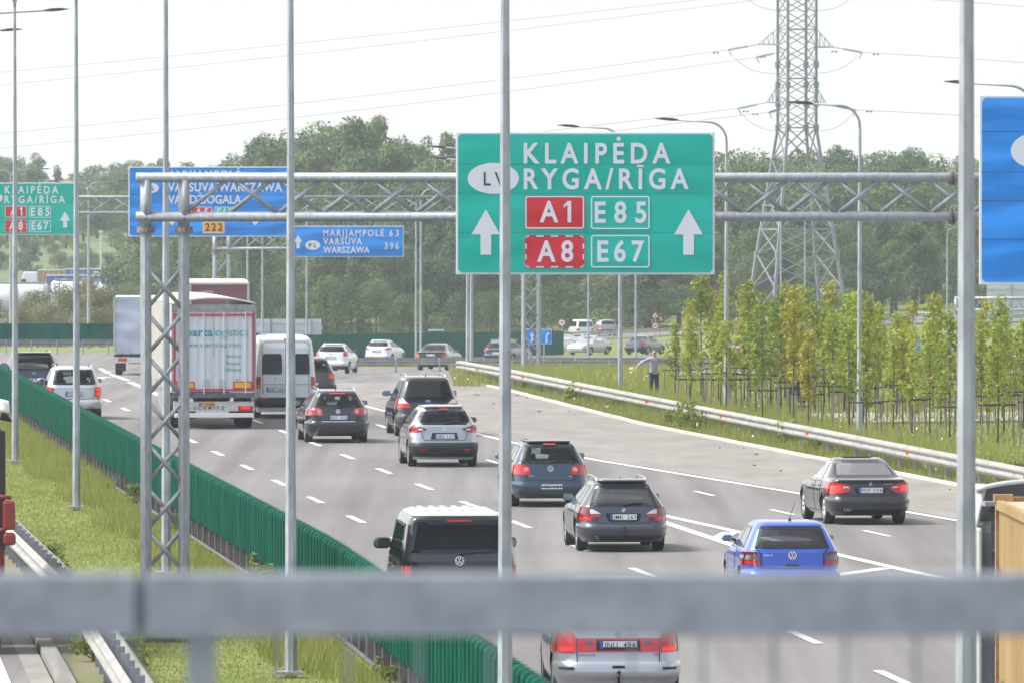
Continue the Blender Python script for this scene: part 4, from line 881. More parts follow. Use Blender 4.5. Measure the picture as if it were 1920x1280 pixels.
far_car('white_minibus', 'white minibus on the raised slip road in front of the wood', 'van', 1098, 798, 12, (.75, .75, .77), 'van', grp='vehicles on the slip road').scale = (.85, .85, .85)
far_car('grey_hatchback', 'grey hatchback just behind the white minibus on the slip road', 'car', 1141, 803, 10, (.28, .29, .32), 'hatch', grp='vehicles on the slip road')
# ================================================================ foreground handrail of the bridge
hr = empty('bridge_railing', (0, 13.6, 5.58), 0, 'galvanized steel handrail of the bridge, blurred across the foreground', 'railing')
zr = HC + (HOR - 1189) * 13.6 / F - 5.58; zr1 = HC + (HOR - 1074) * 13.6 / F - 5.58
def rx(px): return (px - 960) * 13.6 / F
for a, b in ((-3.0, rx(256)), (rx(277), 3.0)):
    mb = MB(); mb.box(((a + b) / 2, 0, (zr + zr1) / 2), (b - a, .10, zr1 - zr)); mb.build('handrail', M['galv_rail'], hr, bevel=.004)
mb = MB(); mb.box(((rx(256) + rx(277)) / 2, 0, (zr + zr1) / 2), (rx(277) - rx(256) + .04, .048, zr1 - zr - .012)); mb.build('handrail_sleeve', M['galv_rail'], hr)
for i in (-2, -1, 0, 1):
    mb = MB(); x = rx(377) + i * 1.62; mb.box((x, .0, zr / 2), (.042, .05, zr)); mb.build('post', M['galv_rail'], hr)
for i in range(-17, 18):
    x = rx(1585) + i * .1065
    if any(abs(x - rx(377) - k * 1.62) < .04 for k in (-1, 0, 1)): continue
    mb = MB(); mb.tube((x, .0, .12), (x, .0, zr), .0032, .0032, 6); mb.build('baluster', M['galv_rail'], hr)
mb = MB(); mb.box((0, 0, .1), (6, .05, .04)); mb.build('lower_rail', M['galv_rail'], hr)

# ================================================================ lamp posts
def lamp_head(mb, p, d, L=.75):
    """flat dark luminaire from p along direction d (unit xy vector), slightly raised"""
    d = Vector((d[0], d[1], .07)).normalized(); s_ = Vector((-d.y, d.x, 0)).normalized(); u_ = d.cross(s_)
    rows = [(0, .04, .03), (.1, .05, .045), (.25 * L, .11, .06), (.62 * L, .12, .055), (.82 * L, .09, .03), (L, .04, .012)]
    vs = []
    for t_, w, h in rows:
        for a, b in ((-1, -1), (1, -1), (1, 1), (-1, 1)): vs.append(Vector(p) + d * t_ + s_ * a * w + Vector((0, 0, 1)) * b * h * (1 if b > 0 else .6))
    n = len(rows); fs = [(0, 1, 2, 3), tuple(4 * (n - 1) + k for k in (3, 2, 1, 0))]
    for i in range(n - 1):
        for k in range(4): q = 4 * i; fs.append((q + k, q + 4 + k, q + 4 + (k + 1) % 4, q + (k + 1) % 4))
    mb.add(vs, fs); return mb
M['lamp'] = mat('luminaire', (.07, .065, .075), .5)
M['lamp_arm'] = mat('lamp_arm', (.33, .34, .36), .5, .3)
def lamp_post(loc, h, arms, label, group, d0=.195, d1=.09, name='street_lamp'):
    """arms = list of (length, direction xy, rise)"""
    root = empty(name, loc, 0, label, 'street lamp', group)
    mb = MB(); mb.path([(0, 0, -.05), (0, 0, h * .5), (0, 0, h)], [d0 / 2, (d0 + d1) / 4, d1 / 2], 8); mb.build('pole', M['galv_pole'], root)
    mb = MB(); mb.box((0, 0, .02), (.42, .42, .04)); mb.build('base_plate', M['grey_steel'], root)
    for Ln, d, rise in arms:
        d = Vector((d[0], d[1], 0)).normalized(); r0 = d1 / 2 * .85
        pts = [Vector((0, 0, h - .05))] + [Vector((0, 0, h)) + d * (rise * (1 - math.cos(a))) + Vector((0, 0, rise * math.sin(a))) for a in [i * math.pi / 2 / 7 for i in range(1, 7)]] + [Vector((0, 0, h + rise)) + d * rise, Vector((0, 0, h + rise + (Ln - rise) * .06)) + d * Ln]
        mb = MB(); mb.path(pts, [r0] * 7 + [r0 * .85, r0 * .65], 8); arm = mb.build('arm', M['lamp_arm'], root, smooth=True)
        lamp_head(MB(), pts[-1], d).build('lamp_head', M['lamp'], arm)
    return root
AX = Vector((1, SL, 0)).normalized()       # across the road, to the right
med = [(65, 'near'), (100, ''), (135, ''), (170, ''), (205, ''), (239.5, ''), (274, ''), (309, '')]
lab = ['tall galvanized lamp post in front of the container lorry, nearest of the row', 'tall galvanized lamp post crossing the big green road sign', 'tall galvanized lamp post beside the right edge of the big blue sign', 'tall galvanized lamp post seen through the lattice tower of the near gantry', 'tall galvanized lamp post in front of the silver compact minivan', 'tall galvanized lamp post beside the green screen with its arms forking at the top', 'lamp with its dark head reaching in at the upper left corner', 'farther lamp whose head tip shows at the upper left edge']
px_m = [1812, 947, 545, 311, 143, 28]
for i, (Y, _) in enumerate(med):
    p = RD(9.41, Y) if i > 5 else at(px_m[i], Y)
    lamp_post(p, 12.0, [(2.25, AX, .45), (2.25, -AX, .45)], lab[i], 'double-armed lamp posts in the median', d0=.195, d1=.075)
def side_lamp(px, ybase, ytop, dirn, Ln, label, grp, s=None, d0=.19, d1=.09):
    if s is None: p = hit(px, ybase); s = F / p.y
    else: p = at(px, F / s)
    h = HC + (HOR - ytop) / s - p.z - .45
    return lamp_post(p, h, [(Ln, Vector((dirn, .08, 0)), .6)], label, grp, d0, d1)
g1 = 'single-armed lamp posts beside the right carriageway'
side_lamp(1362, 774, 238, -1, 1.55, 'single-armed lamp post right of the big green sign', g1)
side_lamp(1612, 822, 208, -1, 1.35, 'single-armed lamp post in front of the young trees, its arm crossing the pylon', g1)
side_lamp(1936, 876, 172, -1, 1.55, 'lamp whose head shows behind the nearest lamp post left of the blue sign', g1)
side_lamp(1163, 742, 249, -1, 1.45, 'lamp post under the big green sign, its lamp head peeking over the sign', g1)
side_lamp(877, 716, 285, -1, .9, 'lamp post below the left corner of the big green sign', g1, s=46)
g2 = 'thin lamp posts along the far bend'
side_lamp(884, 700, 306, -1, 1.15, 'thin lamp whose head ends left of the green sign above the gantry beam', g2, s=41)
for px, s, yt, d, Ln, lb in ((780, 31, 374, 1, 1.4, 'left one of the two close thin lamp posts under the gantry beam'), (789, 33, 360, 1, 1.4, 'right one of the two close thin lamp posts under the gantry beam'),
        (840, 19.5, 434, 1, 1.0, 'short thin lamp post with a bracket arm left of the green sign'), (575, 29, 378, 1, 1.3, 'thin lamp post behind the distance sign beside the white panel'), (492, 30, 376, 1, 1.3, 'thin lamp post rising behind the white panel left of the tall lamp post'),
        (464, 31, 372, 1, 1.3, 'thin lamp post rising behind the maroon trailer'), (1103, 27, 395, -1, 1.2, 'dark thin pole in front of the slip road minibus'), (1192, 30, 380, -1, 1.2, 'thin lamp post on the far verge left of the warning sign'),
        (1498, 17, 461, 1, 2.0, 'short far lamp with its arm towards the pylon leg'), (1509, 22, 395, -1, 1.6, 'far lamp post seen through the middle of the pylon'), (1464, 23, 390, -1, 1.6, 'far lamp post seen through the left half of the pylon'),
        (1563, 17.5, 425, 1, 1.2, 'far lamp post just inside the right pylon leg'), (1776, 24, 430, 1, 1.4, 'far lamp post left of the nearest lamp post, with its arm above'), (1761, 18, 470, 1, 1.8, 'smaller far lamp post beside the white place-name sign'), (1856, 19, 440, -1, 1.2, 'far lamp post below the left edge of the big blue sign')):
    side_lamp(px, 0, yt, d, Ln, lb, g2, s=s, d0=.17, d1=.10)
for px, s, lb in ((166, 28, 'double-armed lamp post rising from the bushes between two tall posts'), (20, 27, 'double-armed lamp post at the left edge behind the green sign')):
    p = at(px, F / s); h = HC + (HOR - (357 if px > 100 else 334)) / s - p.z
    lamp_post(p, h, [(2.0, (1, .05), .5), (2.0, (-1, -.05), .5)], lb, 'double-armed lamp posts beyond the left branch', .24, .12)
root = empty('camera_mast', at(189, 960), 0, 'thin white camera mast in front of the lorry park bank', 'mast')
mb = MB(); mb.tube((0, 0, 0), (0, 0, HC + (350 - 437) * 960 / F - root.location.z), .09, .06, 6); mb.build('pole', M['white_steel'], root)
mb = MB(); mb.box((0, 0, HC + (350 - 435) * 960 / F - root.location.z), (.5, .3, .25)); mb.build('camera_housing', M['white_steel'], root, bevel=.03)

# ================================================================ gantries
def gantry(name, Y, px_l, px_r, towers, label, z_lo=6.76, th=.635, d=.155, ztop=None, period=1.52, yaw=SL * .9, zb=None):
    """truss beam over the road; towers = pixel columns of each tower's left leg"""
    s = F / Y; x0 = (px_l - 960) / s; base = (zb if zb is not None else zt(x0, Y))
    root = empty(name, (x0, Y, base), math.atan(yaw), label, 'gantry', 'sign gantries over the motorway')
    Lb = (px_r - px_l) / s; dp = .6
    for nm, y in (('front', 0), ('back', dp)):
        for z in (z_lo, z_lo + th):
            mb = MB(); mb.tube((0, y, z), (Lb, y, z), d / 2, d / 2, 14); mb.build('chord', M['galv'], root, smooth=True)
        mb = MB(); n = int(Lb / period); off = 0 if y == 0 else period / 2
        for i in range(n):
            a = .75 + off + i * period
            for p, q in ((a, a + period / 2 - .08), (a + period, a + period / 2 + .08)):
                if q < Lb and p < Lb: mb.tube((p, y, z_lo + .05), (q, y, z_lo + th - .05), .038, .038, 8)
        mb.build('truss_bracing', M['galv'], root, smooth=True)
    for tpx in towers:
        tx = (tpx - px_l) / s; tw = .615; lg = .165
        for ax, ay in ((0, 0), (tw, 0), (0, dp), (tw, dp)):
            mb = MB(); mb.tube((tx + ax, ay, -.1), (tx + ax, ay, z_lo - .18), lg / 2, lg / 2, 8); leg = mb.build('tower_leg', M['galv'], root)
            mb = MB(); mb.lathe([(z_lo - .26, .085), (z_lo - .26, .135), (z_lo - .21, .135), (z_lo - .205, .13), (z_lo - .16, .13), (z_lo - .16, .07)], 12, 'z', (tx + ax, ay, 0)); mb.build('flange', M['rust'], leg)
            mb = MB(); mb.tube((tx + ax, ay, z_lo - .16), (tx + ax, ay, z_lo + th - .04), .078, .078, 10); mb.build('tower_head', M['galv'], leg, smooth=True)
        mb = MB(); pitch = 1.41; n = int((z_lo - .5) / pitch)
        for yy, ph in ((0, 0), (dp, .5)):
            for i in range(n + 1):
                z0 = .2 + (i - ph) * pitch + .1
                for a, b, c_, e_ in ((0, z0, tw, z0 + pitch / 2), (tw, z0 + pitch / 2, 0, z0 + pitch)):
                    if b > 0 and e_ < z_lo - .3: mb.tube((tx + a, yy, b), (tx + c_, yy, e_), .036, .036, 8)
        for xx, ph in ((0, .25), (tw, .75)):
            for i in range(n + 1):
                z0 = .2 + (i - ph) * pitch
                for a, b, c_, e_ in ((0, z0, dp, z0 + pitch / 2), (dp, z0 + pitch / 2, 0, z0 + pitch)):
                    if b > 0 and e_ < z_lo - .3: mb.tube((tx + xx, a, b), (tx + xx, c_, e_), .03, .03, 7)
        mb.build('tower_bracing', M['galv'], root, smooth=True)
        mb = MB(); mb.box((tx + tw / 2, dp / 2, .05), (1.3, 1.3, .32)); mb.build('footing', M['concrete'], root, bevel=.02)
    return root
YG = F / 116.0
ga = gantry('sign_gantry', YG, 258, 2900, [275], 'galvanized lattice gantry with a tower on the grass median, spanning the carriageway', zb=0.0)
for px in (1797,):
    for z in (6.76, 6.76 + .635):
        mb = MB(); X = (px - 258) / 116
        for dx in (-.03, .03): mb.lathe([(X + dx - .018, .06), (X + dx - .018, .125), (X + dx + .018, .125), (X + dx + .018, .06)], 16, 'x', (0, 0, z))
        mb.build('chord_flange', M['rust'], ga)
YG2 = 369.6; gantry('sign_gantry', YG2, -330, 1021, [988], 'farther lattice gantry behind the near one, its tower below the big green sign', d=.125, period=1.7)
gantry('sign_gantry', 400, 400, 768, [403], 'short lattice gantry arm behind the lorries, reaching over the distance sign', z_lo=HC + (350 - 466) / 42.5 - zt(-13.2, 400), th=.67, d=.125)

# ================================================================ road signs
def sheen(name, c, rough=.28, coat=.25):
    m, t, b = new_mat(name); b.inputs['Base Color'].default_value = (*c, 1); b.inputs['Roughness'].default_value = rough; b.inputs['Coat Weight'].default_value = coat; b.inputs['Coat Roughness'].default_value = .025
    co = t.nodes.new('ShaderNodeTexCoord'); mp_ = t.nodes.new('ShaderNodeMapping'); mp_.inputs['Scale'].default_value = (.5, 1, 1.1); n = t.nodes.new('ShaderNodeTexNoise'); n.inputs['Scale'].default_value = 1.1; n.inputs['Detail'].default_value = 1.5
    bu = t.nodes.new('ShaderNodeBump'); bu.inputs['Strength'].default_value = .9; bu.inputs['Distance'].default_value = .08 if coat < .5 else .25
    t.links.new(co.outputs['Object'], mp_.inputs[0]); t.links.new(mp_.outputs[0], n.inputs['Vector']); t.links.new(n.outputs[0], bu.inputs['Height']); t.links.new(bu.outputs[0], b.inputs['Normal']); t.links.new(bu.outputs[0], b.inputs['Coat Normal'])
    return m
M['sgreen'] = sheen('sign_green', (.0, .43, .335)); M['sblue'] = sheen('sign_blue', (.0, .235, .72), .28, .8); M['sred'] = sheen('sign_red', (.60, .018, .03)); M['syellow'] = sheen('sign_yellow', (.80, .40, .02))
M['swhite'] = mat('sign_white', (.70, .70, .73), .4); M['sblack'] = mat('sign_black', (.05, .04, .05), .5); M['sgrey'] = mat('sign_back', (.45, .47, .5), .5, .2)
M['seam'] = mat('panel_seam', (.0, .25, .2), .6); M['seamb'] = mat('panel_seam_blue', (.01, .05, .2), .6)
class Sign:
    """sign face laid out in photograph pixels, origin at its top left corner"""
    def __init__(s, name, px, py, Y, wpx, hpx, matl, label, group, rim=3.5, rad=8, yaw=0.0, cat='road sign', thick=.06):
        s.s = F / Y; s.w, s.h = wpx / s.s, hpx / s.s; s.top = s.h
        s.root = empty(name, ray(px, py + hpx, Y), yaw, label, cat, group); s.k = 1 / s.s; s.hp = hpx; s.wp = wpx
        mb = MB(); mb.box((s.w / 2, thick / 2, s.h / 2), (s.w, thick, s.h)); s.back = mb.build('sign_frame', M['swhite'], s.root, bevel=.01)
        s.face = s.rrect('sign_panel', rim, rim, wpx - rim, hpx - rim, rad, .006, matl, s.root)
    def P(s, x, y, e): return (x * s.k, -e, (s.hp - y) * s.k)
    def outline(s, x0, y0, x1, y1, r, n=5):
        out = []
        for cx, cy, a0 in ((x1 - r, y0 + r, -90), (x1 - r, y1 - r, 0), (x0 + r, y1 - r, 90), (x0 + r, y0 + r, 180)):
            for i in range(n + 1): a = R(a0 + 90 * i / n); out.append((cx + r * math.cos(a), cy + r * math.sin(a)))
        return out
    def rrect(s, nm, x0, y0, x1, y1, r, e, m_, par):
        mb = MB(); mb.poly([s.P(x, y, e) for x, y in s.outline(x0, y0, x1, y1, r)][::-1]); return mb.build(nm, m_, par)
    def border(s, x0, y0, x1, y1, r, w, e, m_, par, dash=None):
        a, b = s.outline(x0, y0, x1, y1, r), s.outline(x0 + w, y0 + w, x1 - w, y1 - w, max(.1, r - w)); n = len(a); mb = MB()
        if not dash: mb.add([s.P(*p, e) for p in a] + [s.P(*p, e) for p in b], [(i, n + i, n + (i + 1) % n, (i + 1) % n) for i in range(n)])
        else:
            for ln, horiz in ((x1 - x0, 1), (y1 - y0, 0)):
                cnt = dash[0] if horiz else dash[1]; st = ln / cnt
                for i in range(cnt + 1):
                    c = i * st; l0, l1 = max(0, c - st * .25), min(ln, c + st * .25)
                    for o in (0, 1):
                        if horiz: yy = y0 if o == 0 else y1 - w; q = [(x0 + l0, yy), (x0 + l1, yy), (x0 + l1, yy + w), (x0 + l0, yy + w)]
                        else: xx = x0 if o == 0 else x1 - w; q = [(xx, y0 + l0), (xx + w, y0 + l0), (xx + w, y0 + l1), (xx, y0 + l1)]
                        mb.add([s.P(*p, e) for p in q], [(0, 3, 2, 1)])
        return mb.build('border', m_, par)
    def text(s, st, x0, x1, base, cap, m_='swhite', e=.014, par=None, bold=.024):
        mb = MB(); put_text(mb, st, x0, x1, -base, cap, lambda a, b: s.P(a, -b, e), bold, .86); return mb.build('lettering', M[m_], par or s.face)
    def arrow(s, cx, y0, y1, hw, hh, sw, ang=0, e=.013):
        pts = [(-sw, y1 - y0), (-sw, hh), (-hw, hh), (0, 0), (hw, hh), (sw, hh), (sw, y1 - y0)]; c, s_ = math.cos(R(ang)), math.sin(R(ang)); my = (y1 - y0) / 2
        q = [(cx + p[0] * c - (p[1] - my) * s_, y0 + my + p[0] * s_ + (p[1] - my) * c) for p in pts]
        mb = MB(); mb.add([s.P(*p, e) for p in q], [(0, 6, 5, 1), (2, 1, 3), (1, 5, 3), (5, 4, 3)]); return mb.build('arrow', M['swhite'], s.face)
    def oval(s, cx, cy, a, b, m_='swhite', e=.011):
        mb = MB(); mb.poly([s.P(cx + a * math.cos(2 * math.pi * i / 40), cy - b * math.sin(2 * math.pi * i / 40), e) for i in range(40)]); return mb.build('country_oval', M[m_], s.face)
    def seams(s, xs_, ys_, m_, w=.45, e=.0085):
        mb = MB()
        for x in xs_: mb.poly([s.P(x - w, 4, e), s.P(x - w, s.hp - 4, e), s.P(x + w, s.hp - 4, e), s.P(x + w, 4, e)])
        for y in ys_: mb.poly([s.P(3, y - w, e), s.P(3, y + w, e), s.P(s.wp - 3, y + w, e), s.P(s.wp - 3, y - w, e)])
        mb.build('panel_joints', M[m_], s.face)
    def badge(s, x0, y0, x1, y1, txt, m_, tx0, tx1, base, cap, dash=None, tm='swhite', bm='swhite', k=1.0):
        o = s.rrect('route_badge', x0, y0, x1, y1, 6 * k, .011, M[m_], s.face)
        if bm: s.border(x0 + 1 * k, y0 + 1 * k, x1 - 1 * k, y1 - 1 * k, 5 * k, 2.4 * k, .014, M[bm], o, dash)
        s.text(txt, tx0, tx1, base, cap, tm, .015, o)
    def hangers(s, n, up):
        for i in range(n):
            x = s.w * (i + .5) / n; mb = MB(); mb.box((x, .10, s.h / 2), (.07, .06, s.h * .96)); mb.build('bracket', M['galv'], s.root)
def klaipeda(S, o, k):
    """the green destination sign; o = offset, k = scale of the layout measured on the near sign"""
    X = lambda v: o[0] + v * k; Yv = lambda v: o[1] + v * k
    S.text('KLAIPĖDA', X(127), X(402), Yv(58), 37 * k); S.text('RYGA/RĪGA', X(127), X(436), Yv(106), 37 * k)
    ov = S.oval(X(70), Yv(87), 48 * k, 29 * k); S.text('LV', X(52), X(92), Yv(100), 25 * k, 'sblack', .015, ov, .008)
    S.badge(X(129), Yv(119), X(241), Yv(182), 'A1', 'sred', X(157), X(216), Yv(168), 38 * k, k=k)
    S.badge(X(252), Yv(119), X(364), Yv(183), 'E85', 'sgreen', X(260), X(357), Yv(169), 38 * k, k=k)
    S.badge(X(129), Yv(193), X(241), Yv(255), 'A8', 'sred', X(152), X(220), Yv(242), 38 * k, dash=(4, 3), k=k)
    S.badge(X(252), Yv(192), X(364), Yv(255), 'E67', 'sgreen', X(265), X(353), Yv(242), 38 * k, k=k)
    S.arrow(X(56), Yv(145), Yv(230), 27 * k, 47 * k, 10 * k); S.arrow(X(436), Yv(145), Yv(230), 27 * k, 47 * k, 10 * k)
gs_ = 'road signs hung on gantries'
S = Sign('direction_sign', 855, 248, YG - .35, 485, 267, M['sgreen'], 'big green Klaipėda sign with two white arrows on the near gantry', gs_, 4, 8)
klaipeda(S, (0, 0), 1.0); S.seams([244], [60, 115, 188], 'seam'); S.hangers(4, 0)
S = Sign('direction_sign', 1836, 179, YG - .35, 620, 355, M['sblue'], 'big blue sign cut off by the right edge of the picture', gs_, 5, 9)
S.seams([160, 330], [68, 144, 198, 270], 'seamb'); S.oval(106, 104, 47, 33); S.hangers(4, 0)
S = Sign('direction_sign', -58, 343, YG2 - .35, 199, 98, M['sgreen'], 'smaller green Klaipėda sign at the left edge with one arrow', gs_, 1.5, 3)
k = .405; X0 = 19
S.text('KLAIPĖDA', 67, 167.5, 20, 13.5, bold=.02); S.text('RYGA/RĪGA', 66.5, 180, 38, 13.5, bold=.02); ov = S.oval(43, 28.5, 20, 11); S.text('LV', 35, 51, 33.5, 10, 'sblack', .02, ov)
S.badge(67, 43, 108.5, 65.5, 'A1', 'sred', 77, 100, 61, 14.5, k=.45); S.badge(112.5, 43.5, 154, 66, 'E85', 'sgreen', 116, 151, 61.5, 14.5, k=.45)
S.badge(67, 70, 108.5, 93, 'A8', 'sred', 75, 101, 88, 14.5, dash=(4, 3), k=.45); S.badge(112.5, 70, 154, 93, 'E67', 'sgreen', 117, 149, 88, 14.5, k=.45)
S.arrow(180, 54, 84, 10, 17, 3.6); S.arrow(19, 54, 84, 10, 17, 3.6); S.hangers(3, 0)
S = Sign('direction_sign', 241, 313, YG2 - .35, 304, 131, M['sblue'], 'wide blue sign for Marijampolė and Varšuva behind the near gantry tower', gs_, 2, 4)
S.text('MARIJAMPOLĖ', 70, 210, 23, 15.5); S.text('VARŠUVA/WARSZAWA', 74, 288, 46, 15.5); S.text('VANDŽIOGALA', 74, 212, 69, 15.5)
ov = S.oval(42, 40, 15, 9.5); S.text('PL', 36, 48, 44, 8, 'sblack', .02, ov)
S.badge(117, 75, 157, 98, 'A5', 'sred', 125, 150, 93, 14.5, k=.45); S.badge(161, 75, 201, 98, 'E67', 'sgreen', 166, 196, 93, 14.5, k=.45); S.badge(139, 103, 180, 125, '222', 'syellow', 144, 176, 120, 14, tm='sblack', bm='swhite', k=.4)
S.arrow(73, 80, 112, 9, 15, 4, -45); S.arrow(246, 80, 112, 9, 15, 4, 45); S.seams([], [26, 52, 76, 99], 'seamb', .3); S.hangers(4, 0)
S = Sign('distance_sign', 548, 424, 399.6, 209, 58, M['sblue'], 'long blue distance sign to Marijampolė 63 and Warszawa 396', gs_, 1.4, 2.5)
S.text('MARIJAMPOLĖ', 58, 172, 19, 11.5); S.text('VARŠUVA', 58, 131, 34.5, 11.5); S.text('WARSZAWA', 58, 145, 50.5, 11.5); S.text('63', 182, 200, 19, 11.5); S.text('396', 173, 200, 43, 11.5)
ov = S.oval(38.5, 36, 14, 9); S.text('PL', 31.5, 45, 40, 7.5, 'sblack', .02, ov); S.arrow(11, 17, 42, 7.5, 13, 3); S.hangers(3, 0)

def post_sign(name, px, py, Y, poles, label, grp, build):
    """a sign on its own posts; py = top"""
    s = F / Y; z0 = zt((px - 960) / s, Y); S_ = build()
    for dx in poles:
        h = S_.root.location.z - z0 + S_.h
        mb = MB(); mb.tube((dx / s, .09, -(S_.root.location.z - z0)), (dx / s, .09, S_.h * .95), .05, .05, 8); mb.build('post', M['galv'], S_.root)
    return S_
def lane(px, w, nm, label, col='sblue'):
    S_ = post_sign(nm, px, 617, 455, [w * .5], '', '', lambda: Sign('lane_sign', px, 617, 455, w, 28, M[col], label, 'blue lane signs beyond the guardrail', .8, 2))
    return S_
S = lane(979.5, 26, '', 'blue lane sign with a white straight arrow behind the gantry tower'); S.arrow(18, 6, 25, 4, 7, 1.8)
S = lane(1006, 28, '', 'blue lane sign with a white bent arrow right of the gantry tower')
mb = MB(); q = [(17, 26), (17, 14), (18, 10), (21, 7.5), (21, 5), (25, 8.5), (21, 12), (21, 10.5), (20.2, 12), (20.2, 26)]; mb.add([S.P(*p, .013) for p in q], [(0, 9, 8, 1), (1, 8, 7, 2), (2, 7, 3), (3, 7, 6, 5), (3, 5, 4)]); mb.build('arrow', M['swhite'], S.face)
def plate_sign(px, py, Y, kind, rpx, label, txt=None, post_to=None):
    s = F / Y; r = rpx / s; p = at(px, Y); zc = HC + (350 - py) / s
    root = empty('traffic_sign', (p.x, p.y, p.z), 0, label, 'traffic sign', 'small traffic signs on the far verge')
    mb = MB(); mb.tube((0, .05, 0), (0, .05, zc - p.z + r * .5), .04, .04, 6); mb.build('post', M['galv'], root)
    n = 28 if kind == 'round' else 3; off = 0 if kind == 'round' else math.pi / 2
    def ring(rad, e): return [(rad * math.cos(off + 2 * math.pi * i / n), -e, zc - p.z + rad * math.sin(off + 2 * math.pi * i / n)) for i in range(n)]
    mb = MB(); a, b = ring(r, 0), ring(r, .03); mb.add(a + b, [tuple(range(n))[::-1], tuple(range(n, 2 * n))] + [(i, (i + 1) % n, n + (i + 1) % n, n + i) for i in range(n)]); f_ = mb.build('sign_plate', M['sred'], root)
    mb = MB(); mb.poly(ring(r * (.76 if kind == 'round' else .66), .036)); f2 = mb.build('sign_face', M['swhite'], f_)
    if txt:
        mb = MB(); put_text(mb, txt, -r * .42, r * .42, zc - p.z - r * .32, r * .64, lambda a_, b_: (a_, -.042, b_), .03); mb.build('lettering', M['sblack'], f2)
    return root, zc - p.z
plate_sign(1053.5, 605, 720, 'round', 7.0, 'round red-rimmed speed limit sign left of the minibus', '70')
rt, zc = plate_sign(1228.5, 592, 720, 'tri', 8.5, 'triangular warning sign over a round sign on one post, left of the young trees')
s = F / 720
mb = MB(); mb.box((0, -.04, zc - .03), (.07, .01, .22)); mb.build('warning_mark', M['sblack'], rt)
mb = MB(); n = 24; zz = zc - 19 / s; mb.poly([(6.6 / s * math.cos(6.2832 * i / n), -.02, zz + 6.6 / s * math.sin(6.2832 * i / n)) for i in range(n)]); f_ = mb.build('sign_plate', M['sred'], rt, solid=.02)
mb = MB(); mb.poly([(5 / s * math.cos(6.2832 * i / n), -.03, zz + 5 / s * math.sin(6.2832 * i / n)) for i in range(n)]); f2 = mb.build('sign_face', M['swhite'], f_)
mb = MB(); put_text(mb, '50', -.12, .12, zz - .09, .18, lambda a_, b_: (a_, -.042, b_), .03); mb.build('lettering', M['sblack'], f2)
S = post_sign('', 1708, 585, 760, [8, 44], '', '', lambda: Sign('place_sign', 1708, 585, 760, 52, 12.5, M['swhite'], 'long white place-name sign CENTRAS with a diagonal arrow on the slip road', 'place signs', .3, .5))
S.text('CENTRAS', 3, 36, 9.5, 6.5, 'sblack'); mb = MB(); q = [(43, 10), (46.5, 5.5), (44.8, 4.2), (49.5, 3), (49.2, 7.6), (47.8, 6.4), (44.4, 11)]; mb.add([S.P(*p, .02) for p in q], [(0, 6, 5, 1), (2, 1, 3), (1, 5, 3), (5, 4, 3)]); mb.build('arrow', M['sblack'], S.face)
S = post_sign('', 1716, 635, 520, [8, 34], '', '', lambda: Sign('direction_sign', 1716, 635, 520, 48, 34, M['sblue'], 'blue direction sign half hidden by the crowns of the young trees', 'blue signs behind the young trees', .8, 1.5))
S.text('KAUNAS', 4, 34, 12, 5.5); S.face
mb = MB(); mb.poly([S.P(x, y, .012) for x, y in ((4, 17), (4, 19), (40, 19), (40, 17))]); mb.build('stripe', M['swhite'], S.face)
# backs of signs
def sign_back(px, py, Y, w, h, cols, rows, label, posts, pz=None):
    s = F / Y; p = at(px + w / 2, Y); root = empty('sign_back_panel', (p.x, p.y, p.z), 0, label, 'sign back', 'sign panels seen from behind'); z1 = HC + (350 - py) / s - p.z; z0 = z1 - h / s; W = w / s
    for i in range(cols):
        mb = MB(); cw = W / cols; mb.box((-W / 2 + cw * (i + .5), 0, (z0 + z1) / 2), (cw - .03, .05, z1 - z0)); mb.build('back_panel', M['pale_back'], root)
    for j in range(rows + 1):
        z = z0 + (z1 - z0) * (j + .5) / (rows + 1); mb = MB(); mb.box((0, -.05, z), (W * .99, .05, .06)); mb.build('back_rail', M['sgrey'], root)
    for dx in posts:
        mb = MB(); mb.tube((dx / s, -.12, 0), (dx / s, -.12, z1), .07, .07, 8); mb.build('post', M['galv'], root)
M['pale_back'] = mat('pale_aluminium', (.52, .545, .565), .45, .3, var=.06, vscale=2)
sign_back(478, 598, 640, 125, 44, 4, 2, 'pale aluminium back of a big sign behind the white van', [-35, 3, 42])
sign_back(1850, 533, 700, 130, 55, 3, 2, 'pale back of a sign on the far gantry at the right edge', [-20, 40])
gantry('sign_gantry', 690, 1792, 2100, [1793], 'far lattice gantry at the right edge carrying the pale sign back', z_lo=HC + (350 - 581) / 24.6 - zt(33.8, 690), th=.9, d=.2)
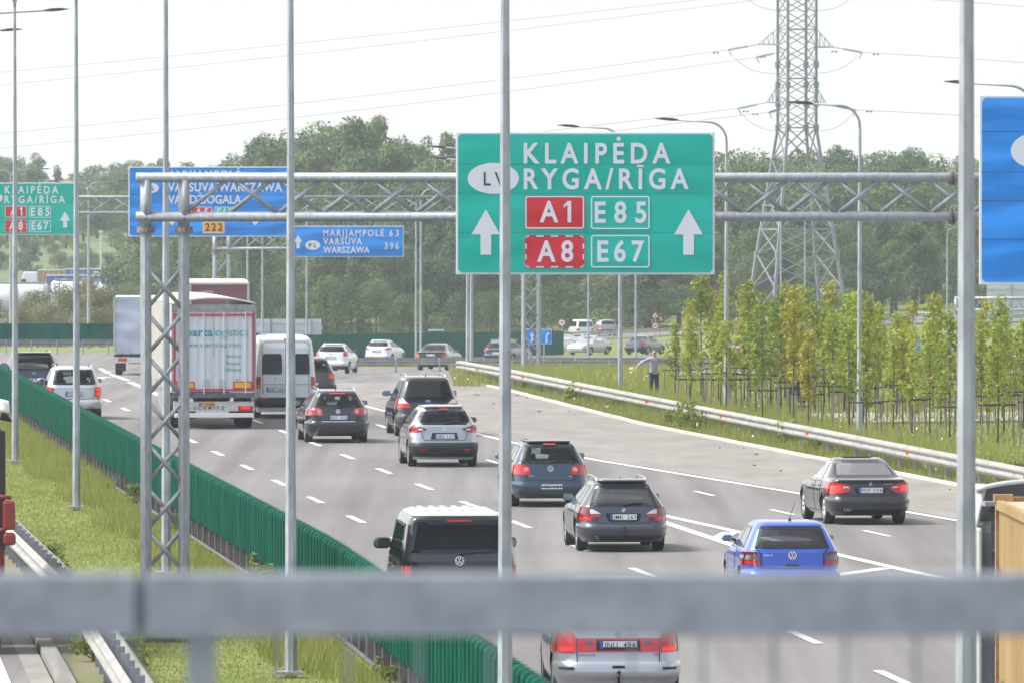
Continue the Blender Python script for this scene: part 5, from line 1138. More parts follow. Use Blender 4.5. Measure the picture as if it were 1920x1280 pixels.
# ================================================================ guardrails and screens
WB = [(0, .0), (.03, .02), (.08, .07), (.08, .10), (.02, .155), (.02, .185), (.08, .24), (.08, .27), (.03, .32), (0, .34)]
def resample(pts, st):
    out = [Vector(pts[0])]; acc = 0
    for a, b in zip(pts, pts[1:]):
        a, b = Vector(a), Vector(b); L = (b - a).length; n = max(1, int(round(L / st)))
        for i in range(1, n + 1): out.append(a.lerp(b, i / n))
    return out
def guardrail(label, pts, matl, side=-1, h0=.42, every=2.0, post_h=.72, refl=None, post_mat='grey_steel', beams=None, group='guardrails', beamscale=1.0, postw=.10, setback=.10):
    pts = [Vector((p[0], p[1], zt(p[0], p[1]))) for p in resample(pts, 2.0)]
    root = empty('guardrail', pts[0], 0, label, 'guardrail', group); o = Vector(root.location)
    loc = [p - o for p in pts]
    beams = beams or [(0, side)]
    for off, sd in beams:
        mb = MB(); mb.sweep(loc, [(off + sd * a, h0 + b * beamscale) for a, b in WB]); mb.build('beam', matl, root, solid=.012)
    acc = 0.0; nxt = .5; k = 0
    for a, b in zip(loc, loc[1:]):
        L = (b - a).length
        while nxt <= acc + L:
            p = a.lerp(b, (nxt - acc) / L); t_ = (b - a); t_.z = 0; t_.normalize(); r = Vector((t_.y, -t_.x, 0)); q = p + r * (-side * setback)
            mb = MB(); mb.box((q.x, q.y, q.z + post_h / 2 - .05), (postw, .06, post_h + .1), math.atan2(t_.y, t_.x) - math.pi / 2); mb.build('post', M[post_mat], root)
            if refl and k % refl[0] == refl[1]:
                z_ = h0 + .17; q2 = p + r * (side * .085); mb = MB(); mb.box((q2.x, q2.y, q2.z + z_), (.03, .03, .11), 0)
                d_ = 1; mb = MB(); mb.box((q2.x, q2.y - .02, q2.z + z_), (.07, .03, .10)); mb.build('reflector', M[refl[2]], root)
            nxt += every; k += 1
        acc += L
    return root
kG = lambda y: interp(y, [(40, 33.2), (190, 32.1), (211, 31.7), (268, 31.0), (324, 30.4), (340, 30.5), (352, 30.75)])
M['rail_white'] = mat('white_w_beam', (.30, .29, .268), .6, .15, var=.18, vscale=2.2, stretch=(1, .5, 3))
guardrail('long white guardrail with orange reflectors along the right shoulder', [RD(kG(y), y) for y in range(150, 352, 6)], M['rail_white'], -1, .40, 2.6, .66, (7, 2, 'orange_reflect'), 'grey_steel', setback=.14, postw=.11)
guardrail('double-beam white guardrail with closely spaced posts on the left verge', [RD(6.72, y) for y in range(70, 220, 6)], M['rail_white'], -1, .40, 1.9, .80, None, 'grey_steel', beams=[(0, -1), (.27, 1)], setback=.14, postw=.12)
# far bend
guardrail('near guardrail of the far carriageway behind the grass bank', [at(u, 402 + (u - 860) * .004) for u in range(846, 2300, 40)], M['rail_grey'], -1, .38, 2.2, .7, None, 'rail_grey', setback=.12)
guardrail('upper guardrail behind the grass bank, below the far cars', [at(u, interp(u, [(560, 470), (860, 476), (2300, 500)])) for u in range(560, 2300, 40)], M['rail_grey'], -1, .40, 2.8, .75, None, 'grey_steel', setback=.12)
guardrail('guardrail at the foot of the far green fence on the left branch', [at(u, 488 + (u + 200) * .006) for u in range(-200, 300, 30)], M['rail_white'], -1, .44, 1.4, .75, None, 'grey_steel', setback=.12)
guardrail('thin guardrail along the slip road in front of the wood', [at(u, 786) for u in range(880, 2400, 60)], M['rail_grey'], -1, .45, 4.0, .7, None, 'grey_steel')
# green median screen
sc_ = empty('median_screen', (0, 0, 0), 0, 'long green corrugated screen on a dark concrete base along the median', 'screen')
KB = 11.08; y0 = 62.0; PL = 4.5; i = 0
M['screen'] = mat('green_screen', (.002, .064, .041), .7, var=.34, vscale=2.2, spec=.03, stretch=(1, 1, .25), det=6)
M['screen2'] = mat('green_screen_faded', (.006, .105, .07), .7, var=.12, vscale=1.5, spec=.03)
M['screen_gap'] = mat('pale_base_cap', (.33, .30, .29), .8, var=.3, vscale=3)
uniq = MB()
dirv = Vector((-SL, 1, 0)).normalized(); rtv = Vector((dirv.y, -dirv.x, 0))
def panel_mesh():
    mb = MB(); prof_ = []
    pitch = .75
    for j in range(6):
        for a, o in ((0, 0), (.06, .07), (.40, .07), (.46, 0)): prof_.append((j * pitch + a, o))
    prof_.append((PL - .01, 0))
    rows = [(.0, .0), (.0, .97), (.03, 1.03), (.09, 1.055), (.16, 1.04)]
    for a, o in prof_:
        for dx, h in rows: p = dirv * a + rtv * (-o + dx + (0 if h > .9 else 0)); mb.v.append((p.x, p.y, h - (0 if o else .015)))
    n = len(rows)
    for q in range(len(prof_) - 1):
        for r_ in range(n - 1): a = q * n + r_; mb.f.append((a, a + 1, a + n + 1, a + n))
    return mb
p0 = panel_mesh().build('panel', M['screen'], sc_); first = p0
while y0 + i * PL * dirv.y < 338:
    y = y0 + i * PL * dirv.y; P0 = RD(KB, y, .40)
    if i == 0: o = p0
    else:
        o = p0.copy(); COL.objects.link(o); o.parent = sc_
    q_ = RD(KB, y + PL, .40) - P0; o.location = P0; o.rotation_euler = (0, 0, math.atan2(q_.y, q_.x) - math.atan2(dirv.y, dirv.x)); i += 1
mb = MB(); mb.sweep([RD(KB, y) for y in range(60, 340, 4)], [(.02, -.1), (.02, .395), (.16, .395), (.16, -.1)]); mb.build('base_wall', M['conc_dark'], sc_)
mb = MB(); mb.sweep([RD(KB, y) for y in range(60, 340, 4)], [(-.03, .38), (-.03, .40), (.2, .40), (.2, .38)]); mb.build('base_cap', M['screen_gap'], sc_)
y = 128.0; n = 0
while n < 98:
    P0 = RD(KB, y); mb = MB(); mb.box((P0.x - .0, P0.y, P0.z + .17), (.022, .035, .38), math.atan2(dirv.y, dirv.x) - math.pi / 2); mb.build('base_post', M['galv'], sc_); y += 1.95; n += 1
# far green fences
def green_fence(label, pts, h, z0):
    root = empty('green_fence', pts[0], 0, label, 'fence', 'green fences along the far road'); o = Vector(root.location); P_ = [Vector(p) - o for p in pts]; n = 0
    for a, b in zip(P_, P_[1:]):
        mb = MB(); L = (b - a).length; m_ = int(L / .4); t_ = (b - a).normalized(); r = Vector((t_.y, -t_.x, 0)).normalized()
        for j in range(m_ + 1):
            p = a.lerp(b, j / m_) + r * (.04 if j % 2 else 0)
            mb.v += [(p.x, p.y, p.z + z0), (p.x, p.y, p.z + z0 + h)]
        for j in range(m_): mb.f.append((2 * j, 2 * j + 2, 2 * j + 3, 2 * j + 1))
        mb.build('fence_panel', M['screen2'], root, solid=.03)
green_fence('far green fence on the left above the guardrail, in front of the bushes', [at(u, 505 + (u + 200) * .006) for u in range(-160, 320, 30)], 1.05, .62)
green_fence('far green fence behind the white hatchbacks on the bend', [at(u, interp(u, [(470, 545), (1055, 668)])) for u in [470 + q * 20 for q in range(29)] + [1056]], 1.75, .1)
# low grey fence posts on the bank at the lorry park
# ================================================================ lorries and vans
def curtain(nm, c, **k): return mat('tarpaulin_' + nm, c, .55, var=.08, vscale=1.2, bump=.35, bscale=1.6, **k)
def truck_wheels(root, ys_, x, r=.5, w=.32, dual=False):
    for y in ys_:
        for sg in (-1, 1): add_wheel(root, sg * (x - w / 2), y, r, w, 1)
def tail_bar(root, z0, z1, W, y, m_):
    mb = MB(); mb.box((0, y + .06, (z0 + z1) / 2), (W, .12, z1 - z0)); return mb.build('tail_bar', m_, root, bevel=.01)
# ---- white semi-trailer with lettering
px, s = 401, 62.2
p = bumper_at(px, s, 1.9)
t_ = empty('semi_trailer', p, YAW, 'white semi-trailer with turquoise lettering and a red frame round its rear doors', 'semi-trailer', 'lorries on the motorway')
W, H0, H1, Lt = 2.52, 1.12, 3.72, 13.6
mb = MB(); mb.box((-W / 2 + .02, Lt / 2, (H0 + H1) / 2), (.04, Lt, H1 - H0)); mb.box((W / 2 - .02, Lt / 2, (H0 + H1) / 2), (.04, Lt, H1 - H0)); mb.build('side_curtain', curtain('beige', (.38, .355, .31), stretch=(1, .3, 1)), t_)
def roofz(u): return H1 + .05 + .17 * math.sin(math.pi * u) ** .8
mb = MB(); mb.grid(16, 8, lambda u, v: (-W / 2 - .01 + (W + .02) * u, -.06 + (Lt + .1) * v, roofz(u))); mb.build('roof', curtain('cream', (.52, .49, .44)), t_, smooth=True, solid=.06)
mb = MB(); mb.box((0, .02, H1 - .11), (W, .1, .22)); mb.build('door_header', mat('trailer_header', (.30, .31, .31), .5, .3, var=.3, vscale=5), t_)
mdoor = mat('trailer_door', (.62, .64, .655), .4, var=.05, vscale=2, stretch=(8, 1, .4))
Zt, Zb = H1 - .22, H0
for sg in (-1, 1):
    mb = MB(); w_ = W / 2 - .05; n = 24
    for i in range(n + 1):
        x = sg * (.006 + (w_ - .006) * i / n); o = .012 if (i // 2) % 2 else 0
        mb.v += [(x, -.0 - o, Zb), (x, -.0 - o, Zt)]
    for i in range(n): mb.f.append((2 * i, 2 * i + 2, 2 * i + 3, 2 * i + 1))
    d = mb.build('rear_door', mdoor, t_)
    for x in (.30, .95):
        mb = MB(); mb.tube((sg * x, -.05, Zb - .05), (sg * x, -.05, Zt), .016, .016, 6); mb.build('lock_rod', mdoor, d)
    mb = MB(); mb.box((sg * .24, -.04, Zb + .24), (.20, .03, .26)); mb.build('lock_box', M['sgrey'], d)
fr = mat('red_frame', (.55, .03, .05), .45)
mb = MB()
for sg in (-1, 1): mb.box((sg * (W / 2 - .085), -.025, (Zb + Zt) / 2), (.055, .03, Zt - Zb - .06))
mb.build('red_side_band', fr, t_)
mb = MB(); mb.box((0, -.027, Zt - .09), (W - .12, .03, .055)); mb.box((0, -.027, Zb + .055), (W - .12, .03, .055)); mb.build('red_cross_band', fr, t_)
for sg in (-1, 1):
    mb = MB(); mb.box((sg * .86, -.035, Zb + .20), (.56, .02, .22)); b_ = mb.build('marker_board', fr, t_); mb = MB(); mb.box((sg * .86, -.048, Zb + .20), (.49, .012, .155)); mb.build('yellow_field', M['syellow'], b_)
    mb = MB(); mb.box((sg * (W / 2 - .02), -.0, (H0 + H1) / 2), (.05, .08, H1 - H0)); mb.build('corner_post', M['grey_steel'], t_)
mteal = mat('turquoise_print', (.02, .36, .36), .5); mteal2 = mat('dark_turquoise_print', (.02, .30, .38), .5)
fz = lambda e: (lambda a, b: (a, -e, b))
def tl(st, x0, x1, z, cap, m_, bold): mb = MB(); put_text(mb, st, x0, x1, z, cap, fz(.02), bold); mb.build('lettering', m_, t_)
zz = lambda py: HC - (py - HOR) / s
tl('sparta', -.98, -.04, zz(628), .25, mteal2, .022); tl('logistics', -.01, 1.02, zz(628), .25, mteal, -.004)
tl('www.spartalog.com', -.92, .80, zz(648), .13, mteal, .006)
tl('Baltics', .37, .80, zz(668), .10, mteal, .012); tl('Russia', .37, .79, zz(681), .10, mteal, .012); tl('Ukraine', .32, .81, zz(693), .10, mteal, .012)
mb = MB()
for i in range(20):
    a = .9 + i * .27
    mb.v += [(.72 + .06 * math.cos(a), -.02, zz(711) + .06 * math.sin(a)), (.72 + .04 * math.cos(a), -.02, zz(711) + .04 * math.sin(a))]
for i in range(18): mb.f.append((2 * i, 2 * i + 1, 2 * i + 3, 2 * i + 2))
mb.build('blue_mark', M['sblue'], t_)
mb = MB(); mb.box((0, .05, 1.02), (W - .06, .2, .16)); mb.build('rear_sill', mat('trailer_sill', (.12, .12, .125), .6, .2, var=.4, vscale=8), t_)
bar = tail_bar(t_, .54, .83, 2.42, .05, M['white_steel'])
mb = MB(); mb.box((0, .02, .42), (2.38, .1, .13)); mb.build('underrun_bar', M['white'], t_, bevel=.01)
number_plate(None, .745, 'CS 2290', bar, .48, .11, -.2, lambda a, b, e: (a, .045 - e, b), False, M['syellow'])
mb = MB(); put_text(mb, 'SCHMITZ', -.60, .32, .585, .10, lambda a, b: (a, .04, b), .015); mb.build('lettering', M['plate_txt'], bar)
for sg in (-1, 1):
    mb = MB(); mb.box((sg * .95, .04, .62), (.44, .03, .15)); l_ = mb.build('tail_light', M['red_lens'], bar); mb = MB(); mb.box((sg * .95, .02, .64), (.26, .02, .08)); mb.build('lens', M['red_lit'], l_)
    mb = MB(); mb.box((sg * .75, .8, .55), (.5, .04, .5)); mb.build('mudflap', M['black'], t_)
mb = MB(); mb.box((0, Lt / 2, .98), (1.0, Lt - .4, .25)); mb.box((0, 1.9, .75), (.8, 3.6, .25)); mb.box((.5, 6, .7), (.5, 2.2, .5)); mb.build('chassis', M['dark'], t_)
truck_wheels(t_, (1.9, 3.2, 4.5), 1.25, .50, .36)
mb = MB(); mb.box((-1.2, 6.6, .75), (.05, 3.2, .5)); mb.build('side_guard', M['grey_steel'], t_)
for y in (1.2, 3.5, 6, 8.5, 11): mb = MB(); mb.box((-W / 2 - .004, y, H0 + .1), (.02, .05, .3)); mb.build('curtain_strap', M['grey_steel'], t_)
def tractor(label, bp, yaw, c, h=3.6, W=2.5, grp='lorries on the motorway', faired=True):
    r = empty('tractor_unit', bp, yaw, label, 'lorry', grp); pm = paint(label[:12].replace(' ', '_'), c)
    mb = MB(); mb.box((0, 1.1, 2.0), (W, 2.2, h - 1.2 - (.9 if faired else .3)), 0); mb.build('cab', pm, r, bevel=.12)
    mb = MB(); mb.box((0, 1.0, .75), (W * .9, 3.4, .6)); mb.build('chassis', M['dark'], r)
    truck_wheels(r, (-.2, 2.2), 1.22, .5, .34); return r
# ---- maroon semi-trailer in front
p = at(411, 386)
mt = empty('semi_trailer', p, YAW - R(3), 'maroon-sided semi-trailer whose top shows above the white semi-trailer', 'semi-trailer', 'lorries on the motorway')
mcur = mat('tarpaulin_maroon', (.22, .075, .10), .55, bump=.3, bscale=2)
mb = MB(); mb.box((0, .03, 2.55), (2.44, .06, 2.8)); rd_ = mb.build('rear_door', mcur, mt)
mb = MB()
for sg in (-1, 1): mb.box((sg * 1.255, 6.8, 2.55), (.04, 13.6, 2.85))
mb.build('side_curtain', mcur, mt)
mb = MB(); mb.box((0, 6.8, 4.02), (2.56, 13.7, .12)); mb.build('roof', curtain('pale_roof', (.60, .57, .52)), mt, bevel=.04)
for sg in (-1, 1): mb = MB(); mb.box((sg * 1.235, -.02, 2.55), (.10, .10, 2.95)); mb.build('corner_post', M['curb'], mt)
mb = MB(); put_text(mb, 'royal line', -.75, -.25, 3.62, .11, fz(.02), 0); mb.build('lettering', M['white'], rd_)
mb = MB(); mb.box((0, 6.8, .95), (2.3, 13, .3)); mb.build('chassis', M['dark'], mt); truck_wheels(mt, (2, 3.3, 4.6), 1.25, .5, .36)
# ---- grey tarpaulin lorry turning off
Yq = 425.; p = at(262, Yq)
gt = empty('tarpaulin_lorry', p, R(2), 'grey tarpaulin lorry with a sagging rear cover, entering the right bend', 'lorry', 'lorries on the motorway')
sk = F / Yq; zt_ = HC + (HOR - 557) / sk - p.z
mg = mat('tarpaulin_grey', (.44, .49, .56), .5, bump=.5, bscale=1.1, stretch=(.6, 1, 1.6), var=.1, vscale=1.5)
def tp(u, v):
    x = -1.16 + 2.32 * u; z = 1.02 + (zt_ - 1.02) * v
    return (x, .0 + .035 * math.sin(9 * v + 3 * abs(u - .5)) * (1 - abs(2 * u - 1)) + .03 * math.sin(23 * v + 7 * u) * abs(2 * u - 1), z)
mb = MB(); mb.grid(24, 40, tp); mb.build('rear_cover', mg, gt, smooth=True)
mb = MB(); mb.box((0, 3.6, (1.0 + zt_) / 2 + .01), (2.36, 7.1, zt_ - 1.02)); mb.build('side_curtain', mg, gt, bevel=.05)
for sg in (-1, 1): mb = MB(); mb.box((sg * 1.2, .02, (zt_ + 1) / 2), (.07, .12, zt_ - 1.0)); mb.build('corner_post', M['curb'], gt)
mb = MB(); mb.box((0, .15, .93), (2.4, .2, .1)); mb.build('rear_sill', M['black'], gt)
mb = MB(); mb.box((0, -.02, .72), (2.3, .05, .27)); bq = mb.build('tail_bar', M['white_steel'], gt)
for sg in (-1, 1): mb = MB(); mb.box((sg * .82, -.055, .74), (.42, .03, .15)); mb.build('tail_light', M['red_lens'], bq); mb = MB(); mb.box((sg * .9, .35, .45), (.5, .05, .5)); mb.build('mudflap', M['black'], gt)
for x in (-.8, -.4, 0, .4, .8): mb = MB(); mb.tube((x, -.03, .98), (x, -.03, 1.1), .012, .012, 5); mb.build('strap', M['black'], gt)
mb = MB(); mb.box((0, 4, .7), (1.0, 8, .3)); mb.build('chassis', M['dark'], gt); truck_wheels(gt, (1.6, 6.8), 1.16, .45, .34)
mb = MB(); mb.box((0, 8.2, 1.75), (2.3, 1.8, 2.3)); mb.build('cab', paint('lorry_cab', (.6, .6, .6)), gt, bevel=.1)
mb = MB(); mb.box((-1.45, 8.6, 2.0), (.2, .1, .5)); mb.build('wing_mirror', M['black'], gt)
# ---- white high-roof van
P = prof(5.6, 1.933, 2.60, [(.25, .1), (.45, .0), (1.2, .02), (2.2, .07), (2.46, .12), (2.55, .2), (2.60, .4)], [(.25, 5.4), (.6, 5.6), (1.0, 5.2), (1.15, 4.5), (1.9, 3.8), (2.3, 3.5), (2.6, 3.0)],
    [(.25, .90), (.45, .95), (.8, .967), (1.25, .955), (1.9, .90), (2.35, .845), (2.48, .80), (2.56, .70), (2.60, .55)], (1.1, 4.55), 1.66, .34, p=11, m=18,
    paint=paint('white_van', (.70, .71, .73), 0, .35), belt=1.2, side_opaque=True, rear_opaque=True, sw=[[(1.3, 3.2, 4.2), (1.9, 3.2, 3.7)], [(1.35, .8, 2.9), (1.95, .8, 2.9)]], gs=M['glass_dark'],
    bumpers=[(.34, .66, .03, M['black'])], patches2=[('black_gloss', 'rear_window', [(1.38, .13, .74), (1.41, .11, .76), (1.98, .13, .72), (2.02, .15, .70)], .012), ('dark', 'hinge', [(1.2, .86, .89), (1.26, .86, .89)], .014), ('red_lens', 'reflector', [(.60, .62, .74), (.65, .62, .74)], .036)],
    lights=[dict(mat='red_lens', rows=[(.94, .80, 1), (1.30, .79, 1)], wrap=[(.94, .05), (1.30, .05)], sub=[('amber', [(.95, .80, 1), (1.05, .80, 1)], None)])],
    logo=[('ring', 1.31, .0)], tg=[(.72, .74), (.74, 2.3), (.66, 2.38), (0, 2.40)], mirrors=(4.3, 1.45), msize=1.4, mmat=M['black'])
P['logo'] = []
lv = car('white_van', 'white high-roof van with two dark rear windows beside the semi-trailer', 'van', P, bumper_at(536, 59.6, 1.1), YAW)
B = Body(P); logo('vw', B, 1.28, .05, lv, None, -.33); number_plate(B, .90, 'AZB 564', lv, .52, .11, -.33, lambda a, b, e: (a, B.yr(a, .9) - e, b))
mb = MB(); stroke(mb, [(0, .7), (0, 2.4)], lambda a, b: B.R(a, b, .012), .016); stroke(mb, [(-.72, 1.06), (.72, 1.06)], lambda a, b: B.R(a, b, .012), .012); mb.build('door_gap', M['dark'], lv)
mb = MB(); mb.box((.06, B.yr(0, 1.05) - .03, 1.06), (.05, .04, .12)); mb.build('handle', M['black'], lv)
mb = MB(); rowsgrid(mb, [(2.44, -.06, .06), (2.49, -.06, .06)], lambda a, b: B.R(a, b, .02), 4, 1); mb.build('stop_light', M['red_lens'], lv)
# ---- container lorry at the right edge
Yc = F / 174.; p = Vector(((1866 - 960) / 174. + 1.22, Yc, 0))
ct = empty('shipping_container', (p.x, p.y, 0), R(1.2), 'ochre corrugated shipping container cut off by the right edge', 'container')
zc0, zc1 = 1.15, HC + (HOR - 936) / 174.
moc = mat('ochre_steel', (.25, .155, .052), .65, c2=(.35, .235, .10), vscale=1.3, det=6, stretch=(1, 1, .5)); mrs = mat('rusty_edge', (.30, .13, .06), .8, c2=(.46, .30, .13), vscale=6)
def corr(y): 
    q = (y / .28) % 1.0
    return .036 * (0 if q < .28 else (q - .28) / .22 if q < .5 else 1 if q < .78 else (1 - q) / .22)
mb = MB(); n = 170
for i in range(n + 1):
    y = -6.0 + 5.9 * i / n
    for z in (zc0 + .16, zc1 - .10): mb.v.append((-1.19 + corr(y) , y, z))
for i in range(n): mb.f.append((2 * i, 2 * i + 1, 2 * i + 3, 2 * i + 2))
mb.build('side_wall', moc, ct)
mb = MB(); mb.box((1.19, -3, (zc0 + zc1) / 2), (.04, 6, zc1 - zc0 - .1)); mb.build('far_side_wall', moc, ct)
mb = MB(); mb.box((0, -3.05, zc1 - .03), (2.3, 5.8, .03)); mb.build('roof', mat('container_roof', (.38, .29, .18), .7, c2=(.47, .38, .25), vscale=2), ct)
mb = MB(); mb.box((0, -.03, (zc0 + zc1) / 2), (2.3, .05, zc1 - zc0 - .2)); mb.build('front_wall', moc, ct)
for sg in (-1, 1):
    mb = MB(); mb.box((sg * 1.185, -3, zc1 - .05), (.07, 5.86, .1)); mb.build('top_rail', moc, ct)
    mb = MB(); mb.box((sg * 1.17, -.05, (zc0 + zc1) / 2), (.10, .12, zc1 - zc0)); mb.build('corner_post', mrs, ct)
    mb = MB(); mb.box((sg * 1.185, -3, zc0 + .08), (.07, 5.9, .16)); mb.build('bottom_rail', mrs, ct)
    mb = MB(); mb.box((sg * 1.14, -.09, zc1 + .02), (.2, .2, .08)); mb.build('corner_casting', mrs, ct)
mb = MB(); mb.box((0, -.05, zc1 + .008), (2.1, .14, .05)); mb.build('front_header', mrs, ct)
mb = MB(); fc = lambda a, b: (-1.205, -a, b)
put_text(mb, 'MSK', .33, 1.3, 1.55, .42, fc, .02); mb.build('lettering', mat('dark_print', (.03, .035, .05), .6), ct)
mb = MB(); mb.box((-1.205, -.34, zc1 - .74), (.005, .12, .05)); mb.build('data_plate', M['sblack'], ct)
ch = empty('container_trailer', (p.x, p.y, 0), R(1.2), 'dark trailer chassis under the ochre container', 'trailer')
mb = MB(); mb.box((0, -3, .98), (1.1, 6.2, .3)); mb.build('frame', M['dark'], ch); truck_wheels(ch, (-4.6, -3.3), 1.2, .5, .36)
mb = MB(); mb.box((-.95, -1.2, .65), (.5, 1.2, .6)); mb.build('tool_box', mat('grey_box', (.10, .10, .115), .6), ch)
# tractor in front of it
p2 = Vector(((1797 - 960) / 168. + 1.47, F / 168., 0))
tr = empty('tractor_unit', p2, R(4.5), 'white lorry cab with a roof deflector pulling the ochre container', 'lorry')
pw = paint('white_cab', (.66, .645, .60)); 
zd = HC + (HOR - 893) / 168.
mb = MB()
def dfl(u, v):   # hollow roof deflector shell, open to the rear
    x = -1.25 + 2.5 * u; q = abs(2 * u - 1); y = .2 + 1.5 * v; top = zd - .02 - .10 * q ** 4 - .9 * v ** 2
    return (x * (1 - .12 * v), y, top)
mb.grid(24, 10, dfl); mb.build('roof_deflector', pw, tr, smooth=True, solid=.05)
for sg in (-1, 1):
    mb = MB(); mb.grid(10, 10, lambda u, v: (sg * (1.24 - .03 * v - .10 * (1 - u) ** 2 * v), .2 + .9 * u + .25 * (1 - u) * v * .5, 3.42 + (zd - .10 - 3.42) * v)); mb.build('deflector_side', pw, tr, smooth=True, solid=.04)
mb = MB(); mb.box((0, 1.3, 2.2), (2.46, 1.75, 2.6)); mb.build('cab', pw, tr, bevel=.12)
mb = MB(); mb.box((.05, .0, 2.28), (2.34, .06, 2.5)); mb.build('cab_back', mat('grey_cab_back', (.075, .085, .105), .6), tr)
for sg in (-1, 1):
    mb = MB(); mb.box((sg * 1.235, .28, 2.2), (.05, .56, 2.5)); mb.build('side_fairing', pw, tr, bevel=.02)
    mb = MB(); mb.box((sg * 1.36, .2, .62), (.10, 1.6, .75)); mb.build('side_skirt', pw, tr, bevel=.02)
mb = MB(); mb.path([(-1.1, .1, 3.66), (-.9, -.05, 3.62), (-.6, -.15, 3.5), (-.4, -.15, 3.4)], .035, 8); mb.build('air_hose', M['black'], tr, smooth=True)
mb = MB(); mb.path([(-1.08, -.02, 3.2), (-1.0, -.08, 3.15), (-.95, -.10, 2.8), (-.95, -.08, 1.6)], .04, 8); mb.build('air_intake', M['black'], tr, smooth=True)
mb = MB(); mb.tube((-.35, .3, 3.5), (-.35, .3, zd - .1), .035, .035, 8); mb.build('deflector_strut', M['rust'], tr)
mb = MB(); mb.box((-.75, .0, 3.72), (.9, .3, .05)); mb.build('equipment_bracket', M['grey_steel'], tr)
mb = MB(); mb.box((0, -.2, .85), (1.0, 4.2, .3)); mb.build('chassis', M['dark'], tr); truck_wheels(tr, (-1.3, 1.9), 1.22, .5, .36)
mb = MB(); put_text(mb, 'EEV', -.1, .16, .62, .07, lambda a, b: (-1.305, .2 - a, b), .02); mb.build('lettering', M['plate_txt'], tr)
# ---- red lorry coming on the left carriageway
Yr = F / 121.; p = Vector(((10 - 960) / 121. - 1.24, Yr, 0))
rl = empty('red_lorry', p, YAW, 'red oncoming lorry cut off by the left edge, only its side and red mirrors showing', 'lorry')
pr = paint('deep_red', (.26, .012, .018))
mb = MB(); mb.box((0, 1.15, 1.55), (2.46, 2.2, 2.1)); mb.build('cab', pr, rl, bevel=.1)
mb = MB(); mb.box((0, 1.2, 3.05), (2.40, 2.2, .95)); mb.build('high_roof', mat('dark_curtain', (.055, .035, .035), .5), rl, bevel=.08)
mb = MB(); mb.box((0, .03, 2.2), (2.3, .05, .85)); mb.build('windscreen', M['black_gloss'], rl)
mb = MB(); mb.box((1.13, .0, 2.55), (.22, .09, 1.85)); mb.build('pillar', mat('brown_black_pillar', (.04, .028, .026), .4), rl, bevel=.03)
mb = MB(); mb.grid(8, 6, lambda u, v: (.2 + 1.1 * u, -.22 + .6 * v, 3.86 + .17 * math.sin(1.6 * v) - .10 * u ** 3)); mb.build('sun_visor', paint('visor_white', (.6, .57, .53)), rl, smooth=True, solid=.03)
mb = MB(); mb.add([(1.2, -.12, 3.82), (1.34, -.1, 3.62), (1.15, -.08, 3.66), (1.2, .05, 3.8), (1.34, .07, 3.6), (1.15, .09, 3.64)], [(0, 1, 2), (3, 5, 4), (0, 3, 4, 1), (1, 4, 5, 2), (2, 5, 3, 0)]); mb.build('marker_lamp', M['black'], rl)
mb = MB(); mb.box((1.285, -.18, 2.17), (.20, .13, .46)); m1 = mb.build('wing_mirror', pr, rl, bevel=.045)
mb = MB(); mb.box((1.29, -.18, 1.80), (.20, .14, .20)); mb.build('wide_angle_mirror', pr, rl, bevel=.05)
mb = MB(); mb.path([(1.05, -.05, 2.46), (1.15, -.16, 2.46), (1.32, -.18, 2.44)], .035, 8); mb.build('mirror_arm', pr, rl, smooth=True)
mb = MB(); mb.path([(1.05, -.05, 1.86), (1.12, -.16, 1.93), (1.25, -.18, 1.96)], .03, 8); mb.build('mirror_arm', pr, rl, smooth=True)
mb = MB(); mb.box((0, .0, .55), (2.4, .2, .6)); mb.build('bumper', pr, rl, bevel=.05); truck_wheels(rl, (1.4, 5.2), 1.22, .5, .34)
mb = MB(); mb.box((0, 9.3, 2.5), (2.5, 13, 2.8)); mb.build('trailer_body', mat('dark_trailer', (.05, .04, .04), .5), rl, bevel=.05)
